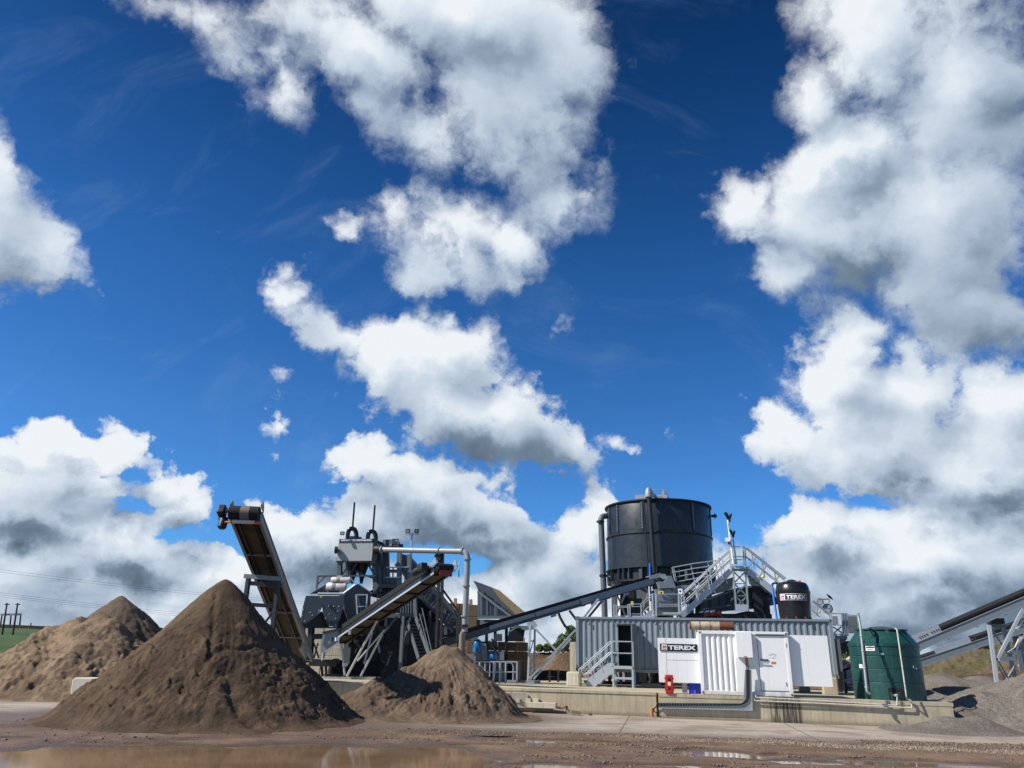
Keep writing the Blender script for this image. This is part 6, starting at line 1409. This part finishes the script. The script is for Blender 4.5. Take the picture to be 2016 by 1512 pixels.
for (x0, y0, x1, y1) in ((1205, 1146, 1232, 1214), (1240, 1148, 1212, 1214), (1262, 1146, 1284, 1176)): BM('cross_brace', x0, y0, x1, y1, 46.2, grey_paint2, .1, parent=o)
# blue riser pipe
o = thing('blue_pipe', 'thin blue pipe standing upright in front of the charcoal tank', 'pipe', pw(1281, 1184, 44)); TB('pipe', [(1279, 1109), (1281.5, 1184)], 44.2, .055, bpm, parent=o)
# low walkway on the container roof line
o = thing('roof_walkway', 'galvanised railed walkway along the front of the filter unit above the container', 'walkway', pw(1310, 1215, 42.9))
WY_ = 43.0
B('deck_edge', 1290, 1205.5, 1340, 1209.5, WY_, 1.0, galv, parent=o)
B('deck_edge', 1206, 1212, 1286, 1216, WY_, .8, galv, parent=o)
for y in (1170, 1190, 1193.5): TB('handrail', [(1284, y), (1340, y)], WY_, .028, galv, parent=o)
for x in (1284.5, 1291, 1336, 1341): BM('post', x, 1169, x+.8, 1214, WY_, galv, .09, parent=o)
for y in (1193.5, 1196): TB('handrail', [(1208, y), (1240, y)], WY_, .024, galv, parent=o)
for y in (1189, 1194): TB('handrail', [(1236, y+1), (1262, y), (1284, y-20)], WY_, .024, galv, parent=o)
TB('handrail', [(1240, 1209), (1262, 1209), (1280, 1192)], WY_, .024, galv, parent=o)
for x in (1208.5, 1213, 1236, 1240, 1262): BM('post', x, 1190, x+.5, 1215, WY_, galv, .06, parent=o)
BM('stair_stringer', 1268, 1216, 1286, 1204, WY_, galv, .05, .25, parent=o)
# fenced platform above the body
o = thing('upper_platform', 'railed platform with four tube rails before the lower edge of the charcoal tank', 'platform', pw(1365, 1150, 44.4))
for (k) in range(4): TB('handrail', [(1323+k*4.2, 1117.5+k*9.2), (1365+k*2, 1109.5+k*9.6), (1411, 1103.5+k*9.6)], 44.2, .032, galv, parent=o)
for (x) in (1323, 1326, 1360, 1393, 1408): BM('post', x, 1117-(x-1323)*.16, x+7, 1149-(x-1323)*.12, 44.25, galv, .07, parent=o)
TB('bent_rail', [(1322, 1120), (1321, 1136), (1330, 1149), (1342, 1151), (1366, 1149)], 44.1, .05, black_steel, parent=o, rb=.4)
# stair over the unit
o = thing('stair_bridge', 'galvanised stair climbing left and right to a small railed top landing over the filter unit', 'stair', pw(1455, 1204, 42.8))
def flight(x0, y0, x1, y1, Ya, Yb, dx, n):
    for d_, Yo in ((0, 0), (dx, .85)):
        BM('stringer', x0+d_, y0-d_*.3, x1+d_, y1-d_*.3, Ya+Yo, galv, .05, .30, Yb+Yo, parent=o)
    for i in range(n):
        t = (i+.5)/n; p = pw(x0+(x1-x0)*t, y0+(y1-y0)*t, Ya+(Yb-Ya)*t); MB().box(p+V3(0, .45, 0), (.26, .86, .03), (V3(1, 0, 0), V3(0, 1, 0), UZ)).build('tread', galv_dull, o, smooth=0)
flight(1342, 1212, 1438, 1124, 42.6, 42.6, 2, 13); flight(1466, 1118, 1531, 1172, 42.6, 42.3, 2, 9)
for (dy, Yq, r_) in ((-44, 42.5, .03), (-39, 42.5, .024), (-24, 42.5, .03), (-19, 42.5, .024), (-45, 43.5, .03), (-26, 43.5, .03), (-34, 43.5, .024)):
    a0 = 4 if Yq > 43 else 0
    TB('handrail', [(1341+a0, 1214+dy), (1438+a0, 1124+dy)], Yq, r_, galv, parent=o)
for t in (.06, .30, .54, .80):
    x, y = 1342+96*t, 1212-88*t; BM('post', x+4, y-3, x-4, y-44, 42.5, galv, .06, parent=o); BM('post', x+9, y-3, x+3, y-44, 43.5, galv, .05, parent=o)
for (x0, y0, x1, y1, Yq) in ((1465, 1076.5, 1545, 1140, 42.4), (1467, 1079, 1545, 1143, 42.4), (1468, 1095, 1536, 1148, 42.4), (1470, 1098, 1534, 1150, 42.4), (1470, 1078, 1548, 1139, 43.3)): TB('handrail', [(x0, y0), (x1, y1)], Yq, .028, galv, parent=o)
for t in (.08, .40, .78):
    x, y = 1466+64*t, 1118+54*t; BM('post', x+2, y-2, x+17, y-26, 42.4, galv, .07, parent=o); BM('post', x+14, y-2, x+9, y-34, 43.3, galv_dull, .06, parent=o)
B('landing', 1441, 1114, 1468, 1120, 42.4, 1.1, galv, parent=o)
for y in (1076.5, 1096, 1102): TB('landing_rail', [(1437, y), (1466, y)], 42.4, .028, galv, parent=o)
for x in (1437, 1441, 1463.5, 1467): BM('landing_post', x, 1076, x+1.5, 1118, 42.4, galv if x < 1460 else galv_dull, .07, parent=o)
for (x0, x1) in ((1443.5, 1449.5), (1467.5, 1473)): BM('tower_leg', x0, 1121, x1, 1203, 42.5, galv_dull, .10, parent=o)
for i in range(3):
    y0 = 1126+i*24; 
    for s_ in (0, 1): BM('tower_brace', 1445+i*1.6+(22 if s_ else 0), y0, 1445+i*1.6+(0 if s_ else 22), y0+22, 42.5, galv_dull, .07, parent=o)
    BM('tower_rung', 1445+i*1.6, y0+23, 1468+i*1.6, y0+23, 42.5, galv_dull, .05, parent=o)
B('tower_foot', 1449, 1190, 1472.5, 1203, 42.35, .1, galv, parent=o)
for i in range(4):
    t = (i+.5)/4; BM('under_brace', 1385+50*t, 1176-45*t, 1392+46*t, 1183-38*t, 42.8, galv_dull, .05, parent=o)
yl = MB().lathe([(.07, 0), (.06, .08), (0, .1)], pw(1503, 1136, 42.3), 14, (-.8, -.4, .3)).build('yellow_light', yellow_paint, o)
# camera mast
o = thing('camera_mast', 'white mast with black cameras on short arms above the stair landing', 'mast', pw(1443, 1118, 42.3))
TB('pole', [(1433, 1024), (1444, 1110)], 42.3, .06, white_paint, parent=o); TB('pole', [(1443, 1060), (1450, 1110)], 42.35, .045, galv, parent=o)
for (x, y, s_) in ((1435.5, 1021, 1.), (1443.5, 1053, .8)):
    cmr = MB(); cmr.tube([pw(x, y+6*s_, 42.3), pw(x, y, 42.3)], .09*s_, 8); cmr.beam(pw(x, y+1, 42.3), pw(x-8*s_, y-12*s_, 42.2), .12*s_, .14*s_); cmr.beam(pw(x, y+1, 42.3), pw(x+3.5*s_, y-9*s_, 42.4), .10*s_, .12*s_); cmr.build('camera', black_steel, o, smooth=0)
B('white_box', 1427.5, 1058.5, 1437, 1066, 42.2, .15, white_paint, parent=o); MB().lathe([(.07, 0), (.08, .1), (.03, .16)], pw(1435.5, 1072, 42.2), 12).build('red_beacon', red_paint, o)
B('junction_box', 1446, 1101, 1450.5, 1110, 42.2, .12, grey_paint2, parent=o)
MB().tube(arc(pw(1436, 1024, 42.2), pw(1444, 1058, 42.2), .15, 8, (-1, 0, 0)), .014, 5).build('cable', rubber, o)

# reels, bird and railed platform at the container's right end
for (x, y, r_, lab) in ((1614, 1184.5, .17, 'smaller upper'), (1629, 1198.5, .25, 'larger lower')):
    t = thing('cable_reel', lab+' round pale reel behind the right end of the container roof', 'reel', pw(x, y+r_*38, 41.5)); MB().lathe([(r_*.9, 0), (r_, .02), (r_, .05), (r_*.9, .07), (0, .07)], pw(x, y, 41.5), 24, -VY).build('disc', galv, t); MB().lathe([(r_*1.02, -.02), (r_*1.06, .0), (r_*1.06, .10), (r_*.98, .1)], pw(x, y, 41.5), 24, -VY, caps=False).build('rim', black_steel, t)
o = thing('davit_pipe', 'bent grey tube arm above the reels with a bird on its end', 'pipe', pw(1609, 1210, 41)); TB('arm', [(1609, 1212), (1608.5, 1180), (1633, 1179), (1631.5, 1188)], 41.0, .035, galv_dull, parent=o, rb=.15)
MB().tube(arc(pw(1619, 1182, 41), pw(1637, 1192, 41), .3, 10), .015, 5).build('cable', rubber, o)
bd = thing('bird', 'small black bird perched on the end of the bent tube', 'bird', pw(1633, 1178.5, 41)); c_ = pw(1633, 1176, 41)
bm_ = MB(); ds = [(-.20, .12, .008), (-.14, .09, .02), (-.08, .055, .05), (0, .02, .075), (.08, -.03, .07), (.12, -.055, .045)]
bm_.tube([c_+V3(-.14, 0, .17), c_+V3(-.11, 0, .14), c_+V3(-.07, 0, .10), c_+V3(0, 0, .04), c_+V3(.07, 0, -.02), c_+V3(.16, 0, -.10), c_+V3(.2, 0, -.13)], [.004, .03, .045, .07, .055, .02, .008], 10)
bm_.tube([c_+V3(-.01, -.02, .0), c_+V3(-.01, -.02, -.06)], .006, 5); bm_.tube([c_+V3(.02, .02, .0), c_+V3(.02, .02, -.06)], .006, 5); bm_.build('body', black_steel, bd)
o = thing('ladder_rail', 'pair of sloping tube rails beside the black plastic tank on the container roof', 'railing', pw(1620, 1214, 41)); 
for (x0, y0, x1, y1) in ((1599, 1183, 1632, 1211), (1601, 1182, 1634, 1209), (1598, 1200, 1614, 1215), (1632, 1200, 1633, 1217)): TB('rail', [(x0, y0), (x1, y1)], 40.8, .03, galv, parent=o)
MB().lathe([(.06, 0), (.06, .1), (.03, .12)], pw(1613, 1204, 41), 12, -VY).build('yellow_valve', yellow_paint, o); MB().lathe([(.05, 0), (.05, .1)], pw(1603, 1205, 41), 12, -VY).build('yellow_valve', yellow_paint, o)
o = thing('railed_platform', 'grey railed platform on dark legs between the container and the green tank', 'platform', pw(1660, 1366, 41.5))
B('deck', 1638, 1250, 1668, 1258, 41.5, 1.4, grey_paint, parent=o); B('kick_plate', 1640, 1247, 1663, 1252, 41.4, .06, galv, parent=o); PO('gusset', [(1645, 1258), (1668, 1258), (1660, 1266), (1650, 1266)], 41.6, .1, grey_paint2, o)
for (y0, x0, x1, y1) in ((1207.5, 1634, 1660, 1208.5), (1210.5, 1662, 1691, 1211.5), (1230, 1636, 1661, 1231), (1232, 1664, 1692, 1234)): TB('handrail', [(x0, y0), (x1, y1)], 41.4, .028, galv, parent=o)
for x in (1636, 1658, 1661, 1666, 1690): BM('post', x, 1207, x+3, 1252, 41.4, grey_paint if x != 1636 else galv, .1, parent=o)
B('cabinet', 1667, 1213, 1689, 1246, 42.4, .6, grey_paint2, parent=o); B('cabinet', 1637, 1213, 1650, 1230, 42.4, .4, grey_paint, parent=o); BM('x_brace', 1640, 1234, 1658, 1246, 41.6, grey_paint2, .06, parent=o); BM('x_brace', 1656, 1234, 1642, 1246, 41.6, grey_paint2, .06, parent=o)
BM('leg', 1646, 1258, 1656, 1366, 41.4, black_steel, .22, parent=o); BM('leg', 1650, 1258, 1658, 1322, 41.2, grey_paint2, .12, parent=o)
B('back_machinery', 1640, 1262, 1660, 1366, 43.2, .8, black_steel, parent=o); PO('arch', [(1655, 1262), (1678, 1262), (1678, 1280), (1664, 1282), (1657, 1292)], 42.6, .6, black_steel, o)
o = thing('stub_conveyor', 'short grey conveyor frame glimpsed left of the green tank', 'conveyor', pw(1675, 1345, 40)); BM('frame_beam', 1663, 1330, 1688, 1316, 40.0, grey_paint, .1, .30, parent=o); BM('frame_beam', 1665, 1344, 1688, 1330, 39.9, grey_paint, .1, .28, parent=o); BM('belt', 1661, 1322, 1688, 1308, 40.1, rubber, .1, .2, parent=o); BM('leg', 1663, 1322, 1666, 1366, 40.0, black_steel, .14, parent=o)
# machinery glimpsed under the container
o = thing('machine_under_container', 'red and dark machine parts glimpsed under the grey container behind the steps', 'machine', pw(1230, 1345, 44))
PO('red_panel', [(1162, 1338), (1172, 1320), (1184, 1320), (1180, 1338)], 43.5, .1, red_paint, o); B('red_panel', 1176, 1318, 1188, 1326, 43.6, .1, red_paint, parent=o)
for i in range(15):
    x = 1186+i*11; B('machine_leg', x, 1320, x+rg.uniform(3, 6), 1346, 43.6+rg.uniform(-.3, .4), .2, rg.choice([black_steel, black_steel, grey_paint2, motor_blue]), parent=o)
B('machine_base', 1150, 1343, 1380, 1349, 43.9, .5, black_steel, parent=o); B('machine_back', 1230, 1322, 1300, 1346, 45.0, .3, black_steel, parent=o)
for x in (1210, 1270, 1330): TB('machine_hose', [(x, 1322), (x+6, 1340)], 43.2, .09, rubber, parent=o)
single(pbox(MB(), 1262, 1346, 1300, 1353, 40.2, .4), 'striped_beam', tan_pl, 'pale beam lying on the slab under the container behind the white wing panel', 'beam', smooth=0)

# ================================================================== conveyors at the right edge
def rconv(name, label, tl, hd, extra=None):
    return conveyor(name, label, tl, hd, 1.0, grey_paint, unit((.0, 1, 0)), .34, .0, 1.3, drum_r=.16)
o, tl, hd, t_, wd_, n_ = rconv('stacking_conveyor', 'upper grey conveyor rising off the right edge, with a black name plate on its side', pw(1790, 1276, 37.4), pw(2140, 1127, 35.6))
MB().beam(tl+n_*.32+t_*1.1, hd+n_*.32, .9, .10, n_).build('load', rubber, o, smooth=0)
gd = MB().beam(tl-wd_*.48+n_*.34, tl+t_*1.5-wd_*.48+n_*.34, .03, .32, n_).build('tail_guard', galv, o, smooth=0)
k = MB()
for i in range(8): k.box(tl+t_*(.45+i*.12+(.12 if i > 3 else 0))-wd_*.51+n_*.32, (.05, .02, .07), (t_, wd_, n_))
k.build('guard_slots', black_steel, gd, smooth=0)
# which side faces the camera
near = -wd_
def on_side(px, py, off=.04):
    d = ray(px, py); c_ = np.array((0, 0, HC)); pt = tl+near*(.5+off); nn = wd_; tt = ((pt-c_) @ nn)/(d @ nn); return c_+d*tt
pc = on_side(1925, 1219.5); e0, e1 = on_side(1903, 1229), on_side(1947, 1210)
u_ = unit(e1-e0); up_ = np.cross(wd_, u_); up_ = up_ if up_[2] > 0 else -up_
pl = MB().box(pc, (np.linalg.norm(e1-e0)+.04, .02, .24), (u_, wd_, up_)).build('name_plate', white_plain, o, smooth=0)
MB().box(pc-wd_*.013, (np.linalg.norm(e1-e0)-.02, .01, .18), (u_, wd_, up_)).build('plate_field', sign_black, pl, smooth=0)
letters('TEREX', pc-u_*.20-up_*.055-wd_*.02, u_, up_, .11, white_plain, pl, 'lettering', .03, .52); MB().box(pc-u_*.29-wd_*.022, (.12, .01, .12), (u_, wd_, up_)).build('emblem', sign_red, pl, smooth=0)
a_ = on_side(1964, 1204.5, .05); b_ = on_side(2002, 1188, .05); letters('WWW.TEREX.COM/WASHING', a_-up_*.07, b_-a_, up_, .13, white_plain, o, 'lettering', .03, np.linalg.norm(b_-a_))
for (x0, y0, x1, y1, Ya, Yb, w_, m_) in ((1947, 1231, 1964, 1357, 36.1, 36.0, .15, galv), (2014, 1199, 1964, 1297, 35.8, 36.0, .13, galv), (1975, 1232, 1999, 1338, 37.2, 37.1, .15, galv_dull), (1951, 1236, 1986, 1290, 37.2, 37, .07, galv_dull), (1966, 1312, 1978, 1336, 36.2, 36.2, .05, galv_dull), (1999, 1310, 1972, 1356, 36.6, 36.2, .07, galv_dull), (1964, 1297, 1997, 1297, 36.0, 36.6, .16, galv), (1965, 1300, 1990, 1345, 36.1, 36.3, .05, galv_dull), (1972, 1292, 1984, 1250, 36.2, 36.4, .05, galv)):
    BM('leg' if abs(y1-y0) > 60 else 'brace', x0, y0, x1, y1, Ya, m_, w_, Y1=Yb, parent=o)
PO('knee_plate', [(1936, 1222), (1951, 1214), (1950, 1226), (1944, 1228)], 36.3, .04, grey_paint, o); B('gear_casing', 1951, 1217, 1978, 1228, 36.6, .5, black_steel, parent=o)
B('saddle_beam', 1950, 1229, 1980, 1235, 36.5, .3, grey_paint2, parent=o)
PO('plank', [(1993, 1287), (2006, 1258), (2014, 1254), (2001, 1289)], 36.1, .08, motor_white, o); PO('plank', [(2000, 1238), (2014, 1219), (2018, 1222), (2004, 1240)], 36.1, .06, motor_white, o); PO('plank', [(1984, 1284), (1999, 1274), (2000, 1279), (1988, 1286)], 36.1, .06, motor_white, o)
o, tl, hd, t_, wd_, n_ = rconv('stacking_conveyor', 'lower grey conveyor behind the upper one, running off the right edge', pw(1795, 1308, 43), pw(2150, 1190, 41.5))
MB().beam(tl+n_*.30+t_*3.6, hd+n_*.30, .9, .14, n_).build('load', rubber, o, smooth=0)
gd = MB().beam(tl+t_*1.2-wd_*.48+n_*.32, tl+t_*3.2-wd_*.48+n_*.32, .03, .26, n_).build('tail_guard', galv, o, smooth=0)
near = -wd_; pc = on_side(1980, 1241); e0, e1 = on_side(1962, 1247), on_side(2000, 1234); u_ = unit(e1-e0); up_ = np.cross(wd_, u_); up_ = up_ if up_[2] > 0 else -up_
pl = MB().box(pc, (np.linalg.norm(e1-e0)+.04, .02, .24), (u_, wd_, up_)).build('name_plate', white_plain, o, smooth=0); MB().box(pc-wd_*.013, (np.linalg.norm(e1-e0)-.02, .01, .18), (u_, wd_, up_)).build('plate_field', sign_black, pl, smooth=0); letters('TEREX', pc-u_*.05-up_*.05-wd_*.02, u_, up_, .10, white_plain, pl, 'lettering', .03, .45)
for (x0, y0, x1, y1, m_, w_) in ((2002, 1255, 2020, 1325, galv_dull, .14), (2004, 1285, 2030, 1320, galv, .1), (2005, 1310, 2030, 1309, galv, .1), (2014, 1258, 2016, 1316, grey_paint, .2), (1997, 1248, 2012, 1322, grey_paint2, .22)): BM('leg', x0, y0, x1, y1, 42.0, m_, w_, parent=o)
B('gear_casing', 1994, 1243, 2014, 1251, 42.0, .5, black_steel, parent=o)

# ================================================================== far things: hill, poles, wires, shrubs
def hillmat(N, bs, P):
    n = N.noise(P, .12, 6, .6); n2 = N.noise(P, 2.2, 7, .7); c = N.mix(N.mapr(n, .35, .65), (.03, .075, .012, 1), (.075, .12, .028, 1)); c = N.mix(N.mapr(n2, .45, .75, 0, .6), c, (.03, .06, .012, 1)); N.l.new(c, bs.inputs['Base Color']); bs.inputs['Roughness'].default_value = .95; bump_to(N, bs, n2, .8, .3)
hm = pt_mat('grass field', hillmat)
def hill(name, Yc, pts, m, dy=45, base=-.3):
    """field rising to the skyline given in the photo"""
    xs = [p[0] for p in pts]; top = np.array([W(x, y, Yc) for x, y in pts]); X = np.linspace(top[0, 0], top[-1, 0], 160); zt_ = np.interp(X, top[:, 0], top[:, 2]); ts = np.linspace(-1, 1, 60)
    XX, TT = np.meshgrid(X, ts); prof = np.clip(1-np.abs(TT)**1.3, 0, 1); Z = base+(zt_[None]-base)*prof+.25*fbm(XX*.1, TT*6, 4, 5)*prof; YY = Yc+TT*dy; o = heightmesh(name, XX, YY, Z, m); o['kind'] = 'structure'
hill('grass_hill', 130, [(-700, 1215), (-60, 1231), (0, 1233), (84, 1236), (130, 1240), (300, 1258), (520, 1284)], hm, 60)
hill('far_hill', 320, [(-400, 1268), (200, 1262), (620, 1272), (900, 1280), (1000, 1284), (1400, 1294), (1800, 1300), (2300, 1306)], pt_mat('far woods', lambda N, bs, P: (N.l.new(N.mix(N.noise(P, .15, 6, .7), (.02, .04, .02, 1), (.07, .09, .045, 1)), bs.inputs['Base Color']), setattr(bs.inputs['Roughness'], 'default_value', .95))), 60)
pole_m = mat('creosoted wood', (.05, .035, .028), .8, 0, .2, 2.)
PYs = 95
for (x0, y0, x1, y1, lab, Yq, r_) in ((14, 1187, 4, 1246, 'front left tall dark wooden power pole at the left edge', PYs, .11), (35, 1187, 25, 1246, 'front right tall dark wooden power pole near the left edge', PYs, .11), (4, 1211, 0, 1232, 'shorter wooden power pole behind, cut by the left edge', 130, .13), (22, 1209, 19, 1234, 'shorter wooden power pole behind, between the two tall ones', 130, .13), (41, 1209, 38, 1234, 'shorter wooden power pole behind, rightmost at the left edge', 130, .13)):
    t = thing('power_pole', lab, 'pole', pw(x1, y1, Yq), 'power poles at the left edge'); MB().tube([pw(x0, y0, Yq), pw(x1, y1+4, Yq)], [r_*.8, r_*1.1], 8).build('post', pole_m, t)
    for dy in (3, 22) if Yq == PYs else (): 
        p = pw(x0, y0+dy, Yq); MB().box(p, (.5, .2, .12), (V3(1, 0, 0), V3(0, 1, 0), UZ)).build('insulator_bracket', pole_m, t, smooth=0)
single(MB().beam(pw(2, 1210, 128), pw(42, 1209.5, 128), .3, .3), 'crossarm', galv_dull, 'pale crossarm joining the shorter power poles at the left edge', 'crossarm', smooth=0)
for i, (y0, y1, xe) in enumerate(((1118, 1166, 430), (1123, 1170, 430), (1164, 1204, 400), (1168, 1207, 400), (1172, 1210, 400))):
    q = arc(pw(-60, y0-5, 110), pw(xe+260, y1+24, 150), .6, 24); o = MB().tube(q, .013, 4); single(o, 'power_wire', pole_m, ('upper wire of the higher pair of overhead wires at the left', 'lower wire of the higher pair of overhead wires at the left', 'top wire of the lower three overhead wires at the left', 'middle wire of the lower three overhead wires at the left', 'bottom wire of the lower three overhead wires at the left')[i], 'wire', 'overhead wires at the left')
single(pbeam(MB(), 61, 1226, 60, 1236, 120, None, .12, .12), 'field_post', pole_m, 'small post standing on the skyline of the green field', 'post', smooth=0)
single(MB().beam(pw(-20, 1231.5, 126), pw(92, 1236, 126), .3, .5), 'hedge_line', pole_m, 'dark low hedge line along the top of the green field', 'hedge', smooth=0)

leaf_m = pt_mat('leaf green', lambda N, bs, P: (N.l.new(N.mix(N.n.new('ShaderNodeNewGeometry').outputs['Random Per Island'], (.035, .075, .014, 1), (.13, .20, .045, 1)), bs.inputs['Base Color']), setattr(bs.inputs['Roughness'], 'default_value', .7)))
bark = mat('grey bark', (.09, .07, .05), .85, 0, .2, 3.)
def shrub(name, label, cat, base, lobes, nleaf, ls, seed, m=leaf_m, twigs=12, tw_r=.03):
    rng = np.random.default_rng(seed); t = thing(name, label, cat, base); base = np.array(base)
    tb_ = MB()
    for i in range(twigs):
        c_, r_ = lobes[i % len(lobes)]; e = np.array(c_)+rng.normal(0, .45, 3)*np.array(r_); tb_.tube([base+rng.normal(0, .1, 3)*V3(1, 1, 0), (base+e)/2+rng.normal(0, .15, 3), e], [tw_r*1.4, tw_r, tw_r*.3], 5)
    tb_.build('branches', bark, t)
    if nleaf:
        mb = MB(); vs = []; fs = []
        for i in range(nleaf):
            c_, r_ = lobes[rng.integers(len(lobes))]; d = rng.normal(0, 1, 3); d = d/np.linalg.norm(d)*rng.uniform(.35, 1.08)**.6; p = np.array(c_)+d*np.array(r_); a = rng.normal(0, 1, 3); a /= np.linalg.norm(a); b = np.cross(a, rng.normal(0, 1, 3)); b /= np.linalg.norm(b); s_ = ls*rng.uniform(.5, 1.3); n0 = len(vs)
            vs += [p-a*s_, p+b*s_*.55, p+a*s_, p-b*s_*.55]; fs.append((n0, n0+1, n0+2, n0+3))
        mb.add(vs, fs); mb.build('foliage', m, t, smooth=0)
    return t
def lob(x, y, r, Yq): s_ = Yq/1550.; return (pw(x, y, Yq), (r*s_, r*s_*1.1, r*s_*.9))
shrub('shrub', 'leafy green shrub behind the left end of the grey container', 'shrub', pw(1118, 1282, 56), [lob(1112, 1262, 16, 56), lob(1128, 1252, 16, 56), lob(1104, 1272, 13, 56), lob(1124, 1240, 9, 56), lob(1136, 1262, 16, 57)], 3400, .085, 3)
shrub('shrub', 'green shrub seen in the gap left of the green tank', 'shrub', pw(1668, 1302, 58), [lob(1668, 1292, 13, 58), lob(1660, 1298, 9, 58), lob(1678, 1296, 12, 58), lob(1668, 1284, 8, 58)], 2200, .09, 4)
shrub('bare_shrub', 'bare twiggy shrub on the grassy mound under the right hand conveyors', 'shrub', pw(1930, 1275, 60), [lob(1925, 1262, 14, 60), lob(1945, 1260, 12, 60)], 0, .1, 5, twigs=40, tw_r=.035)
shrub('shrub', 'small dark shrub on the skyline between the two cones of sand', 'shrub', pw(311, 1246, 90), [lob(309, 1240, 6, 90), lob(315, 1241, 5, 90)], 500, .12, 6)
shrub('shrub', 'low green hedge strip on top of the brown earth bank', 'shrub', pw(1075, 1278, 62), [lob(1062, 1276, 8, 62), lob(1078, 1275, 9, 62), lob(1092, 1276, 8, 62)], 1800, .08, 7)
